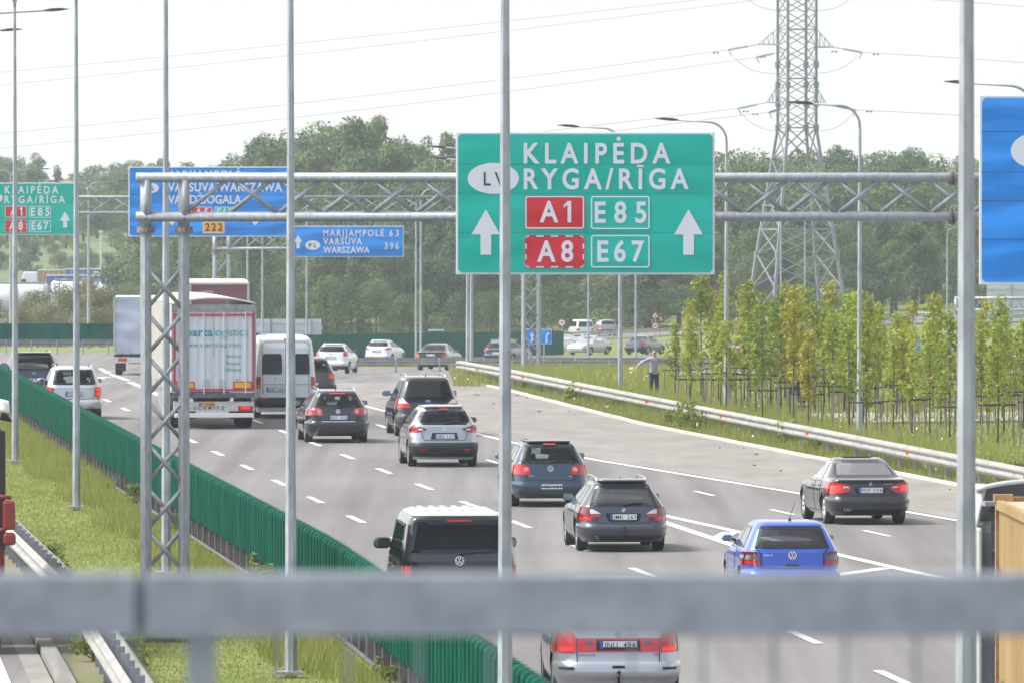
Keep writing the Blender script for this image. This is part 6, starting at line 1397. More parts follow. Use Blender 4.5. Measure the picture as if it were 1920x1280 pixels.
# ---- lorries parked at the far left
def parked(label, px0, px1, Y, ytop, hh, c, kind, yaw=0.0, name='parked_lorry'):
    s_ = F / Y; w = (px1 - px0) / s_; p = at((px0 + px1) / 2, Y); r = empty(name, p, R(yaw), label, 'lorry', 'lorries parked below the bank'); z1 = HC + (HOR - ytop) / s_ - p.z
    pm = mat('parked_' + kind + str(int(px0)), c, .5, var=.08, vscale=.6)
    if kind == 'tank':
        rr = hh / 2; mb = MB(); n = 24
        mb.lathe([(-w / 2, .01), (-w / 2, rr * .8), (-w / 2 + .25, rr), (w / 2 - .25, rr), (w / 2, rr * .8), (w / 2, .01)], n, 'x', (0, 0, z1 - rr)); mb.build('tank', pm, r, smooth=True)
        mb = MB(); mb.box((0, -.2, z1 + .06), (w * .9, .6, .12)); mb.build('walkway', M['galv'], r)
        mb = MB()
        for i in range(3): mb.lathe([(z1, .3), (z1 + .16, .3), (z1 + .18, .01)], 12, 'z', (-w * .3 + i * w * .3, 0, 0))
        mb.build('hatch', M['sgrey'], r)
        for i in range(4): mb = MB(); x = -w / 2 + w * (i + .5) / 4; mb.lathe([(x - .04, rr + .01), (x - .04, rr + .03), (x + .04, rr + .03), (x + .04, rr + .01)], n, 'x', (0, 0, z1 - rr)); mb.build('tank_band', M['sgrey'], r)
        zb_ = z1 - hh
    else:
        zb_ = z1 - hh; mb = MB(); mb.box((0, 0, (z1 + zb_) / 2), (w, 2.5, hh)); mb.build('cargo_box', pm, r, bevel=.03)
        mb = MB(); mb.box((0, 0, z1 + .03), (w + .04, 2.54, .10)); mb.build('roof', M['white_steel'], r)
        mb = MB()
        for i in range(9): mb.box((-w / 2 + w * i / 8, -1.262, (z1 + zb_) / 2), (.06, .03, hh)); 
        mb.build('side_strap', M['sgrey'], r)
    mb = MB(); mb.box((0, 0, (zb_) / 2 + .2), (w * .96, 1.0, .4)); mb.build('chassis', M['dark'], r)
    for i in range(4): mb = MB(); x = -w / 2 + w * (.12, .2, .7, .88)[i]; mb.lathe([(-1.2, .01), (-1.2, .48), (-.85, .48), (-.85, .01)], 16, 'y', (x, 0, .48)); mb.build('wheel', M['tyre'], r)
    return r, z1, w
def cab_of(label, px0, px1, Y, ytop, c):
    s_ = F / Y; w = (px1 - px0) / s_; p = at((px0 + px1) / 2, Y); r = empty('parked_tractor_unit', p, 0, label, 'lorry', 'lorries parked below the bank'); z1 = HC + (HOR - ytop) / s_ - p.z
    mb = MB(); mb.add([(-w / 2, -1.2, .6), (w / 2, -1.2, .6), (w / 2, 1.2, .6), (-w / 2, 1.2, .6), (-w / 2, -1.2, z1 * .55), (w / 2, -1.2, z1), (w / 2, 1.2, z1), (-w / 2, 1.2, z1 * .55), (-w * .22, -1.15, z1), (-w * .22, 1.15, z1)], [(0, 1, 5, 8, 4), (1, 2, 6, 5), (3, 7, 9, 6, 2), (0, 4, 7, 3), (4, 8, 9, 7), (8, 5, 6, 9)]); mb.build('cab', mat('cab_paint' + str(int(px0)), c, .4), r, bevel=.08)
    mb = MB(); mb.add([(-w * .47, -1.21, z1 * .62), (-w * .1, -1.21, z1 * .62), (-w * .1, -1.21, z1 * .82), (-w * .33, -1.21, z1 * .82)], [(0, 1, 2, 3)]); mb.build('side_window', M['black_gloss'], r)
    for x in (-.25, .3): mb = MB(); mb.lathe([(-1.2, .01), (-1.2, .5), (-.85, .5), (-.85, .01)], 16, 'y', (w * x, 0, .5)); mb.build('wheel', M['tyre'], r)
parked('ochre box trailer behind a white cab in the lorry park', 72, 150, 990, 507, 2.6, (.42, .24, .09), 'box')
cab_of('white tractor cab left of the ochre box trailer', 36, 71, 986, 510, (.72, .72, .72))
parked('long blue trailer, upper of the two, at the foot of the brown bank', 124, 212, 985, 505, 2.4, (.09, .15, .32), 'box')
parked('low blue trailer with a pale roof above the bushes', 88, 228, 955, 517, 2.3, (.06, .13, .34), 'box')
cab_of('pale grey cab at the right end of the blue trailer', 226, 246, 960, 513, (.5, .5, .52))
parked('small red and white lorry between the blue trailers', 176, 214, 972, 511, 1.2, (.6, .12, .14), 'box')
parked('white road tanker at the left edge behind the bushes', -60, 92, 900, 531, 2.9, (.70, .70, .72), 'tank')
parked('second white road tanker half hidden by the bushes', 96, 224, 912, 526, 2.6, (.64, .64, .66), 'tank')
# road roller behind the fence
p = at(820, 690); s_ = F / 690
rr_ = empty('road_roller', p, 0, 'small road machine with a cab and red-white railing behind the green fence', 'roller')
zc = HC + (350 - 618) / s_ - p.z
mb = MB(); mb.box((-.1, 0, zc - .05), (1.2, 1.2, .12)); mb.build('cab_roof', M['sgrey'], rr_)
for a in (-.55, .4):
    for b in (-.5, .5): mb = MB(); mb.tube((a, b, zc - 1.1), (a, b, zc), .05, .05, 6); mb.build('cab_pillar', M['sblack'], rr_)
mb = MB(); mb.box((-.1, 0, zc - .55), (.85, .9, .9)); mb.build('cab_glass', M['glass_mid'], rr_)
mb = MB(); mb.box((.1, 0, zc - 1.5), (2.0, 1.3, .8)); mb.build('body', M['sred'], rr_, bevel=.08)
for z in (zc - .75, zc - 1.05): mb = MB(); mb.tube((-1.0, -.7, z), (1.0, -.7, z), .035, .035, 6); mb.build('railing', M['swhite'], rr_)
for x in (-1.0, 1.0): mb = MB(); mb.tube((x, -.7, zc - 1.5), (x, -.7, zc - .6), .05, .05, 6); mb.build('railing_post', M['sred'], rr_)
for x in (-.9, 1.1): mb = MB(); mb.lathe([(-.6, .01), (-.6, .55), (.6, .55), (.6, .01)], 18, 'y', (x, 0, .55)); mb.build('drum', M['sgrey'], rr_, smooth=False)
mb = MB(); mb.box((0, 0, (zc - 1.9 + 1.0) / 2 + .2), (1.6, 1.0, max(.3, zc - 2.6))); mb.build('frame', M['sgrey'], rr_)
# ================================================================ pylon and power lines
YP = 790.; sp = F / YP; px0 = 1494
zb_ = zt((px0 - 960) / sp, YP)
pyl = empty('pylon', ((px0 - 960) / sp, YP, zb_), R(18), 'tall grey lattice electricity pylon behind the young trees', 'pylon')
M['pyl'] = mat('pylon_steel', (.25, .26, .29), .55, .3, var=.12, vscale=.6)
Z = lambda py: HC + (HOR - py) / sp - zb_
# half side lengths by height
hb, hm = 9.0 / 2 * .79, 3.32 / 2 * .79
Zk = Z(240); Ztop = Z(-190)
def half(z): return hb + (hm - hb) * z / Zk if z < Zk else hm
def corner(i, z): h = half(z); return Vector(((-h, h, h, -h)[i], (-h, -h, h, h)[i], z))
for i in range(4):
    mb = MB(); mb.path([corner(i, 0), corner(i, Zk), corner(i, Ztop)], [.19, .15, .13], 4); mb.build('leg', M['pyl'], pyl)
mb = MB(); lev = [0, Z(540), Z(478), Z(430), Z(360), Z(300), Zk]
for a, b in zip(lev, lev[1:]):
    for i in range(4):
        j = (i + 1) % 4
        mb.tube(corner(i, a), corner(j, b), .075, .075, 4); mb.tube(corner(j, a), corner(i, b), .075, .075, 4)
for z in (Z(430), Zk):
    for i in range(4): mb.tube(corner(i, z), corner((i + 1) % 4, z), .08, .08, 4)
mb.build('lower_bracing', M['pyl'], pyl)
mb = MB(); n = 14
for k in range(n):
    a, b = Zk + (Ztop - Zk) * k / n, Zk + (Ztop - Zk) * (k + 1) / n
    for i in range(4):
        j = (i + 1) % 4; mb.tube(corner(i, a), corner(j, b), .05, .05, 4); mb.tube(corner(j, a), corner(i, b), .05, .05, 4)
    if k % 3 == 0:
        for i in range(4): mb.tube(corner(i, a), corner((i + 1) % 4, a), .06, .06, 4)
mb.build('upper_bracing', M['pyl'], pyl)
for z in (Z(240), Z(195), Z(160), Z(122), Z(478)):
    for i in range(4): mb = MB(); c = corner(i, z); mb.box((c.x, c.y, c.z), (.38, .38, .55)); mb.build('gusset', M['pyl'], pyl)
iv = Matrix.Rotation(-R(18), 3, 'Z')
def loc(px, py, dy=0): return iv @ Vector(((px - px0) / sp, dy, Z(py)))
tips = []
for (xl, yl, xr, yr, up) in ((1422, 84, 1562, 89, 50), (1437, 193, 1550, 197, 155), (1420, -28, 1566, -24, -62)):
    for (tx, ty, bx) in ((xl, yl, 1462), (xr, yr, 1526)):
        mb = MB(); t_ = loc(tx, ty)
        for dy in (-1, 1): mb.tube(loc(bx, ty, dy), t_, .09, .06, 4)
        mb.tube(loc(bx, up + 0), t_, .04, .04, 4)
        for q in (.3, .55, .78):
            a = loc(bx, ty).lerp(t_, q); b = loc(bx, up).lerp(t_, q); mb.tube(a, b, .03, .03, 4)
            b2 = loc(bx, up).lerp(t_, max(0, q - .25)); mb.tube(a, b2, .025, .025, 4)
        mb.build('crossarm', M['pyl'], pyl)
M['insul'] = mat('insulator', (.10, .13, .13), .4); M['wire'] = mat('power_cable', (.16, .16, .17), .5, .4)
def insulator(a, b, label):
    a, b = Vector(a), Vector(b); r = empty('insulator_string', a, 0, label, 'insulator', 'insulator strings on the pylon'); d = b - a
    mb = MB(); mb.tube((0, 0, 0), d * .35, .03, .03, 5); mb.tube(d * .35, d, .035, .035, 5); mb.build('rod', M['insul'], r)
    t_ = d.normalized(); mb = MB()
    for i in range(11):
        c = d * (.38 + .055 * i); mb.tube(c - t_ * .02, c + t_ * .03, .16, .10, 8)
    mb.build('discs', M['insul'], r)
    mb = MB(); mb.tube(d, d + Vector((.25 * (1 if d.x < 0 else -1), 0, -.55)), .05, .03, 5); mb.build('clamp', M['insul'], r)
def cable(pts, label, r=.022, grp='power cables across the sky'):
    pts = [Vector(p) for p in pts]; o = bpy.data.objects.new('tmp', None); mb = MB(); mb.path([p - pts[0] for p in pts], r, 5)
    w = mb.build('power_cable', M['wire'], None, loc=pts[0]); bpy.data.objects.remove(o); tag(w, label, 'cable', grp)
def sag(a, b, amt, n=24): return [a.lerp(b, i / n) - Vector((0, 0, amt * 4 * (i / n) * (1 - i / n))) for i in range(n + 1)]
tl_ = ((1422, 84, 1366, 94, 'upper left'), (1437, 193, 1384, 204, 'lower left'), (1562, 89, 1616, 99, 'upper right'), (1550, 197, 1605, 207, 'lower right'))
for ax, ay, bx, by, nm in tl_:
    insulator(ray(ax, ay, YP), ray(bx, by, YP), f'{nm} dark insulator string at the tip of a pylon crossarm')
insulator(ray(1466, 98, YP + 1), ray(1418, 108, YP + 1), 'insulator string inside the upper crossarm'); insulator(ray(1470, 204, YP + 1), ray(1442, 211, YP + 1), 'insulator string inside the lower crossarm')
wl = [((1366, 94), (955, 148), (-60, 256), 'third', .1), ((1418, 108), (955, 172), (-60, 284), 'fourth', .1), ((1384, 204), (1080, 240), (700, 284), 'lowest long', 0), ((1442, 211), (1160, 246), (800, 300), 'lowest short', 0),
      ((1400, -10), (955, 40), (-60, 142), 'topmost', .1), ((1470, -6), (955, 58), (-60, 166), 'second', .1)]
for a, m_, b, nm, _ in wl:
    pts = []
    for i in range(29):
        t_ = i / 28; x = a[0] + (b[0] - a[0]) * t_
        # quadratic through three measured points
        x0, x1, x2 = a[0], m_[0], b[0]
        y = a[1] * (x - x1) * (x - x2) / ((x0 - x1) * (x0 - x2)) + m_[1] * (x - x0) * (x - x2) / ((x1 - x0) * (x1 - x2)) + b[1] * (x - x0) * (x - x1) / ((x2 - x0) * (x2 - x1))
        pts.append(ray(x, y, YP + 60 * t_))
    cable(pts, f'{nm} thin power cable running left from the pylon across the sky', .021)
for a, b, nm in (((1616, 99), (2000, 124), 'upper'), ((1605, 207), (2000, 228), 'lower'), ((1700, -3), (2000, 20), 'topmost')):
    pts = [ray(a[0] + (b[0] - a[0]) * i / 12, a[1] + (b[1] - a[1]) * (i / 12) ** 1.1, YP - 8 * i / 12) for i in range(13)]
    cable(pts, f'{nm} thin power cable running right from the pylon', .021)
for a, b, dp, nm in (((1374, 106), (1608, 104), 34, 'upper'), ((1388, 210), (1600, 212), 36, 'lower'), ((1392, -10), (1600, -8), 30, 'topmost')):
    pts = []
    for i in range(25):
        t_ = i / 24; pts.append(ray(a[0] + (b[0] - a[0]) * t_, a[1] + (b[1] - a[1]) * t_ + dp * (1 - (2 * t_ - 1) ** 4), YP - 3))
    cable(pts, f'{nm} jumper cable hanging in a loop under the crossarm', .018, 'jumper loops under the crossarms')
for x, y in ((1342, 98), (1430, 106), (1398, 208), (1416, 213), (1564, 96), (1642, 101), (1630, 208)):
    p = ray(x, y, YP - 1); r = empty('damper', p, 0, f'small vibration damper on a power cable {"left" if x < 1490 else "right"} of the pylon', 'damper', f'dampers {"left" if x < 1490 else "right"} of the pylon')
    for dx in (-.17, .17): mb = MB(); mb.lathe([(-.1, .01), (-.08, .07), (.08, .07), (.1, .01)], 8, 'x', (dx, 0, -.08)); mb.build('weight', M['insul'], r)
    mb = MB(); mb.tube((-.2, 0, -.06), (.2, 0, -.06), .02, .02, 5); mb.build('messenger_wire', M['insul'], r)
# ================================================================ trees
def leaf_crown(name, m_, pts, size, seed, squash=.5):
    """many leaf-sized quads at given points with outward-leaning orientations; pts = (n,3) with outward dirs (n,3)"""
    P_, D_ = pts; n = len(P_); rg = np.random.default_rng(seed)
    d = D_ + rg.normal(0, .75, (n, 3)) + np.array([0, 0, .35]); d /= np.linalg.norm(d, axis=1)[:, None] + 1e-9
    a = np.cross(d, rg.normal(0, 1, (n, 3))); a /= np.linalg.norm(a, axis=1)[:, None] + 1e-9; b = np.cross(d, a)
    sz = size * rg.uniform(.55, 1.25, n)[:, None]; a *= sz; b *= sz * squash * 1.3
    V = np.stack([P_ - a, P_ + b * .9 - a * .1, P_ + a, P_ - b * .9 + a * .15], 1).reshape(-1, 3)
    me = bpy.data.meshes.new(name); me.vertices.add(4 * n); me.vertices.foreach_set('co', V.ravel()); me.loops.add(4 * n); me.loops.foreach_set('vertex_index', np.arange(4 * n))
    me.polygons.add(n); me.polygons.foreach_set('loop_start', np.arange(n) * 4); me.polygons.foreach_set('loop_total', np.full(n, 4)); me.update(calc_edges=True); me.materials.append(m_)
    return me
def clumps(seed, blobs, per):
    """blobs = (cx,cy,cz,rx,rz): leaf points on and inside lumpy ellipsoids"""
    rg = np.random.default_rng(seed); P_, D_ = [], []
    for cx, cy, cz, rx, rz in blobs:
        n = max(8, int(per * rx * rz)); d = rg.normal(0, 1, (n, 3)); d /= np.linalg.norm(d, axis=1)[:, None]
        r = rg.uniform(.55, 1.0, n) ** .5 * (1 + .22 * np.sin(d[:, 0] * 5 + cx * 3) * np.sin(d[:, 2] * 6 + cz))
        q = d * r[:, None] * np.array([rx, rx, rz]); P_.append(q + np.array([cx, cy, cz])); D_.append(d)
    return np.concatenate(P_), np.concatenate(D_)
M['bark'] = mat('bark', (.10, .085, .07), .9, var=.3, vscale=3)
M['bark_young'] = mat('young_bark', (.13, .105, .085), .9, var=.25, vscale=6)
TREE = []
cols = [((.036, .072, .028), (.125, .195, .062)), ((.050, .090, .028), (.175, .225, .066)), ((.030, .062, .030), (.100, .165, .064)), ((.060, .094, .040), (.180, .212, .090))]
LM = [leaf_mat('leaves_%s' % n, a, b, .35) for (a, b), n in zip(cols, ('deep_green', 'yellow_green', 'blue_green', 'olive'))]
def make_tree(seed, kind, lm):
    """unit tree: height 10 m"""
    rg = random.Random(seed); bl = []
    if kind == 'broad':
        for i in range(26):
            t_ = rg.uniform(.22, .97); R_ = 3.0 * math.sin(math.pi * min(1, (t_ * .92 + .12))) ** .7; a = rg.uniform(0, 6.283); q = rg.uniform(.25, .95) * R_
            bl.append((q * math.cos(a), q * math.sin(a), 10 * t_ * .93, rg.uniform(.85, 1.5), rg.uniform(.65, 1.15)))
    elif kind == 'birch':
        for i in range(24):
            t_ = rg.uniform(.2, .99); R_ = 1.9 * (1 - t_) ** .6 + .35; a = rg.uniform(0, 6.283); q = rg.uniform(.1, .9) * R_
            bl.append((q * math.cos(a), q * math.sin(a), 10 * t_, rg.uniform(.45, .8), rg.uniform(.6, 1.0)))
    elif kind == 'bush':
        for i in range(20):
            t_ = rg.uniform(.06, .9); R_ = 4.2 * (1 - t_ ** 2) ** .5; a = rg.uniform(0, 6.283); q = rg.uniform(.2, .95) * R_
            bl.append((q * math.cos(a), q * math.sin(a), 10 * t_ * .88, rg.uniform(.9, 1.5), rg.uniform(.9, 1.5)))
    per = {'broad': 230, 'birch': 380, 'bush': 200}[kind]
    me = leaf_crown('crown', lm, clumps(seed, bl, per), .145, seed)
    mb = MB(); mb.path([(0, 0, -.3), (.05, 0, 3), (.1, .1, 6), (.1, .1, 8.6)], [.20, .15, .09, .03], 7)
    for i in range(9):
        c = bl[i * 2]; z = min(c[2] * .75, 7.5); mb.path([(.06, .03, z * .8), (c[0] * .5, c[1] * .5, (z * .8 + c[2]) / 2), (c[0], c[1], c[2])], [.08, .05, .02], 5)
    o = mb.build('trunk', M['bark'], None, smooth=True); tm = o.data; bpy.data.objects.remove(o)
    return me, tm
LW = leaf_mat('leaves_willow', (.085, .10, .045), (.24, .245, .115), .35)
KINDS = {'willow': [make_tree(91 + i, 'bush', LW) for i in range(3)], 'broad': [make_tree(11 + i, 'broad', LM[i % 4]) for i in range(6)], 'birch': [make_tree(41 + i, 'birch', LM[(i * 2 + 1) % 4]) for i in range(4)], 'bush': [make_tree(71 + i, 'bush', LM[(i + 1) % 4]) for i in range(4)]}
def plant(name, kind, v, p, h, wid, label, cat, group, rz=None):
    me, tm = KINDS[kind][v % len(KINDS[kind])]
    r = empty(name, p, random.uniform(0, 6.28) if rz is None else rz, label, cat, group); r.scale = (h / 10 * wid, h / 10 * wid, h / 10)
    link('trunk', tm, r); link('crown', me, r); return r
TOPY = [(-120, 300), (-50, 285), (20, 266), (60, 285), (100, 318), (150, 305), (200, 292), (250, 288), (300, 300), (345, 318), (370, 300), (420, 292), (455, 262), (490, 240), (560, 226), (620, 213), (700, 222), (750, 240), (790, 268), (840, 258), (900, 256), (1000, 268), (1100, 262), (1340, 268), (1400, 265), (1480, 275), (1560, 260), (1610, 278), (1640, 276), (1700, 266), (1760, 278), (1840, 285), (1960, 270), (2100, 275)]
rows = [(838, .47), (852, .60), (872, .72), (895, .80), (920, .87), (950, .92), (985, .96), (1030, 1.0)]
random.seed(21); cnt = 0
for ri, (Y, fr_) in enumerate(rows):
    s_ = F / Y; u = (262 if ri < 6 else 285) + random.uniform(0, 60)
    while u < 2010:
        Yj = Y + random.uniform(-9, 9); p = at(u, Yj); base_py = HOR + (HC - p.z) * F / Yj
        topy = base_py + (interp(u, TOPY) + random.uniform(-2, 9) - base_py) * (fr_ * random.uniform(.86, 1.04) if ri < 7 else 1.0)
        h = (base_py - topy) * Yj / F
        kind = random.choice(['broad', 'broad', 'broad', 'birch']) if ri > 1 else random.choice(['broad', 'bush', 'birch', 'broad'])
        nm = {'broad': 'broadleaf_tree', 'birch': 'birch_tree', 'bush': 'shrub'}[kind]
        reg = 'behind the gantry tower' if u < 700 else 'behind the green sign' if u < 1340 else 'behind the pylon' if u < 1640 else 'beyond the slip road'
        rw_ = ('front edge' if ri < 2 else 'middle' if ri < 5 else 'skyline')
        kd = {'broad': 'rounded green broadleaf tree', 'birch': 'slender loose-leaved tree', 'bush': 'low bushy tree'}[kind]
        plant(nm, kind, random.randrange(8), p, max(3.2, h), random.uniform(.95, 1.3) * (9.5 / max(6, h)) ** .4, f'{kd} on the {rw_} of the wood {reg}', 'tree', f'{rw_} {kind} trees of the wood {reg}')
        u += random.uniform(52, 84) if ri < 5 else random.uniform(38, 58); cnt += 1
# wood above the lorry park and its scrub
for Y, fr_, step in ((1280, .62, 44), (1310, .78, 42), (1350, .9, 42), (1410, 1.0, 34)):
    u = -70
    while u < 300:
        p = at(u, Y + random.uniform(-12, 12)); bp_ = HOR + (HC - p.z) * F / Y; tp_ = bp_ + (interp(u, TOPY) + random.uniform(-3, 8) - bp_) * fr_ * random.uniform(.92, 1.0); 
        plant('broadleaf_tree', random.choice(['broad', 'broad', 'birch']), random.randrange(8), p, max(4, (bp_ - tp_) * Y / F), random.uniform(1.15, 1.5), 'leafy tree of the hazy wood above the lorry park bank', 'tree', 'hazy wood above the lorry park'); u += random.uniform(.8, 1.2) * step
for i in range(48):
    u = random.uniform(-60, 300); Y = random.uniform(1090, 1230); plant('shrub', 'bush', i, at(u, Y), random.uniform(1.8, 3.4), random.uniform(1.0, 1.7), 'low green shrub on the grassy bank above the lorry park', 'shrub', 'scrub on the bank')
bush = [(-20, 700, 5.0, 1.0), (30, 690, 4.3, 1.0), (70, 705, 5.2, 1.0), (112, 695, 6.2, 1.0), (150, 700, 6.6, .9), (188, 690, 5.2, 1.0), (222, 700, 6.2, .8), (95, 660, 3.6, 1.2), (40, 650, 3.0, 1.2), (170, 655, 3.4, 1.2), (245, 720, 5.4, .9), (285, 730, 6.2, .9)]
for i, (u, Y, h, w) in enumerate(bush): plant('willow_bush', 'willow', i, at(u, Y), h, w * 1.0, 'grey-green willow bush behind the far green fence on the left', 'bush', 'willow bushes behind the left fence')
for i, (u, Y, h, w) in enumerate([(430, 770, 9, .7), (470, 765, 6.5, .9), (520, 775, 7.5, .9), (560, 768, 5.2, 1.0), (610, 772, 6.8, .9), (660, 770, 6.0, 1.0), (705, 775, 6.6, .9), (755, 770, 5.0, 1.0), (800, 775, 5.4, 1.0), (860, 780, 5.0, 1.0), (920, 785, 5.4, 1.0), (980, 790, 4.6, 1.0), (400, 775, 10, .7)]):
    plant('shrub', 'bush', i, at(u, Y), h, w, 'bright bushy shrub at the foot of the wood behind the far fence', 'shrub', 'shrubs at the foot of the wood')
# ---- young staked trees
yl = [leaf_mat('young_leaves_%s' % n, a, b, 1.5, .48) for n, a, b in (('green', (.13, .185, .022), (.38, .42, .065)), ('yellow', (.20, .20, .02), (.44, .40, .05)), ('russet', (.19, .185, .035), (.41, .40, .075)), ('dark', (.10, .165, .025), (.29, .37, .06)))]
YT = []
for i in range(10):
    rg = random.Random(200 + i); bl = []; hh = 4.0
    for j in range(21):
        t_ = (j + rg.uniform(0, 1)) / 21; z = 1.3 + (hh - 1.3) * t_; R_ = (.46 * (1 - t_) ** .7 + .08) * (1.0 if t_ > .12 else .8); a = rg.uniform(0, 6.283); q = rg.uniform(.15, 1) * R_
        bl.append((q * math.cos(a), q * math.sin(a), z, rg.uniform(.15, .26), rg.uniform(.17, .30)))
    me = leaf_crown('crown', yl[(0, 0, 1, 3, 0, 2, 0, 3, 0, 0)[i]], clumps(300 + i, bl, 600 + 40 * (i % 3)), .080, 300 + i)
    mb = MB(); mb.path([(0, 0, -.1), (.02, 0, 1.3), (.01, .02, 2.6), (0, 0, 3.9)], [.032, .027, .018, .006], 6)
    for j in range(8): c = bl[2 * j]; mb.path([(.01, 0, c[2] - .35), (c[0], c[1], c[2])], [.012, .005], 4)
    o = mb.build('trunk', M['bark_young'], None, smooth=True); tm = o.data; bpy.data.objects.remove(o); YT.append((me, tm))
M['stake'] = mat('wooden_stake', (.22, .175, .145), .9, var=.25, vscale=4); M['stakebar'] = mat('dark_crossbar', (.045, .032, .03), .8)
def stake_set():
    r = empty('tree_stakes', (0, 0, 0)); 
    for x, y, tilt in ((-.42, 0, .05), (.42, .05, -.05)):
        mb = MB(); mb.path([(x - tilt, y, -.1), (x, y, 1.22)], [.024, .022], 6); mb.build('stake', M['stake'], r)
    mb = MB(); mb.box((0, .02, 1.13), (1.05, .03, .045)); mb.build('crossbar', M['stakebar'], r); return r
sproto = None; random.seed(5)
ypx = [(748, 48), (759, 53), (771, 58), (784, 62), (798, 68), (814, 74), (832, 82)]
k = 0
for ri, (py, stp) in enumerate(ypx):
    u = 1264 + (ri % 2) * stp * .5 + max(0, ri - 3) * 36
    while u < 1990:
        uu = u + random.uniform(-7, 7); p = hit(uu, py + random.uniform(-3, 3)); s_ = F / p.y
        if p.x + SL * p.y < kG(p.y) + 2.4:
            u += stp * .5; continue
        v = random.randrange(10); me, tm = YT[v]
        left = max(0, 1 - (uu - 1230) / 60)
        hgt = random.choice([3.0, 3.4, 3.7, 3.9, 4.2]) * (1 - .35 * left) * (.86 if uu > 1640 else 1.0)
        r = empty('young_tree', p, random.uniform(0, 6.28), ('young staked tree with %s leaves planted on the right meadow' % ('green', 'green', 'yellow', 'dark green', 'green', 'russet', 'green', 'dark green', 'green', 'green')[v]), 'young tree', 'young %s trees on the meadow' % ('green', 'green', 'yellow', 'dark', 'green', 'russet', 'green', 'dark', 'green', 'green')[v])
        w_ = random.uniform(.9, 1.3); r.scale = (hgt / 4 * w_, hgt / 4 * w_, hgt / 4); link('trunk', tm, r); link('crown', me, r)
        if sproto is None: st_ = sproto = stake_set()
        else: st_ = copy_tree(sproto)
        st_.location = p; st_.rotation_euler = (0, 0, random.uniform(-.5, .5)); st_.scale = (random.uniform(.85, 1.15), 1, random.uniform(.85, 1.1)); tag(st_, 'pair of brown stakes with a dark crossbar holding a young tree', 'tree stakes', 'stakes holding the young trees')
        u += stp * random.uniform(.85, 1.15); k += 1
# ---- grass blades and flowers (stuff)
def blades(name, m_, n, fn, hmin, hmax, wdt, seed):
    rg = np.random.default_rng(seed); P_ = np.array([fn(rg) for _ in range(n)]); a = rg.uniform(0, 6.283, n); h = rg.uniform(hmin, hmax, n) * P_[:, 3]; lean = rg.normal(0, .28, (n, 2)) * h[:, None]
    dx, dy = np.cos(a) * wdt / 2, np.sin(a) * wdt / 2; V = np.zeros((n, 3, 3)); V[:, 0] = P_[:, :3] + np.stack([dx, dy, np.zeros(n)], 1); V[:, 1] = P_[:, :3] - np.stack([dx, dy, np.zeros(n)], 1); V[:, 2] = P_[:, :3] + np.stack([lean[:, 0], lean[:, 1], h], 1)
    me = bpy.data.meshes.new(name); me.vertices.add(3 * n); me.vertices.foreach_set('co', V.ravel()); me.loops.add(3 * n); me.loops.foreach_set('vertex_index', np.arange(3 * n)); me.polygons.add(n); me.polygons.foreach_set('loop_start', np.arange(n) * 3); me.polygons.foreach_set('loop_total', np.full(n, 3)); me.update(calc_edges=True); me.materials.append(m_)
    o = bpy.data.objects.new(name, me); COL.objects.link(o); return tag(o, kind='stuff')
gm = leaf_mat('grass_blades', (.14, .185, .028), (.32, .335, .09), .6, .4)
def f_left(rg):
    y = rg.uniform(120, 330); q = rg.uniform(0, 1); k_ = 10.8 - 3.9 * q ** 1.6 + koff(y); tall = (1.0 if k_ < 10.35 or y > 215 else .5) if k_ > 9.6 + .35 * math.sin(y * .35) else .13
    return (k_ - SL * y, y, zt(k_ - SL * y, y), tall)
blades('verge_grass', gm, 110000, f_left, .14, .40, .024, 1)
def f_right(rg):
    y = rg.uniform(165, 348); k0 = kR(y)
    k_ = k0 + .2 + 6.0 * rg.uniform(0, 1) ** 1.6; d = k_ - k0; tall = .35 + .75 * sstep(.2, 1.0, d) - .5 * sstep(3.0, 4.6, d)
    return (k_ - SL * y, y, zt(k_ - SL * y, y), tall)
blades('bank_grass', gm, 90000, f_right, .18, .60, .032, 2)
def f_mead(rg):
    u = rg.uniform(1150, 1960); y = rg.uniform(250, 400); x = (u - 960) * y / F
    if x + SL * y < kR(y) + 5: y = 395.0; x = (u - 960) * y / F
    return (x, y, zt(x, y), .55)
blades('meadow_grass', gm, 40000, f_mead, .10, .35, .035, 3)
def f_isle(rg):
    u = rg.uniform(850, 1260); y = rg.uniform(330, 400); x = (u - 960) * y / F; return (x, y, zt(x, y), 1.)
blades('island_grass', gm, 16000, f_isle, .2, .7, .035, 4)
fw = mat('white_blossom', (.75, .74, .70), .8)
blades('wild_flowers', fw, 380, lambda rg: (lambda q: (q[0], q[1], q[2] + .25, 1.))(f_right(rg) if rg.uniform() < .5 else f_isle(rg)), .05, .10, .07, 5)
weed = leaf_mat('weed_leaves', (.10, .16, .03), (.27, .31, .07), 1.0, .35)
wm = []
for i in range(3):
    rg = random.Random(i); bl = [(rg.uniform(-.25, .25), rg.uniform(-.25, .25), rg.uniform(.1, .75), rg.uniform(.1, .2), rg.uniform(.12, .22)) for _ in range(14)]; wm.append(leaf_crown('leaves', weed, clumps(500 + i, bl, 900), .06, 500 + i))
random.seed(9)
for i in range(34):
    y = random.uniform(175, 340); k_ = kR(y) + random.uniform(.5, 1.5); p = RD(k_, y); o = link('weed', wm[i % 3]); o.location = p; o.rotation_euler = (0, 0, random.uniform(0, 6)); sc__ = random.uniform(.5, 1.0); o.scale = (sc__,) * 3
    tag(o, 'leafy weed growing under the white guardrail', 'weed', 'weeds under the white guardrail')
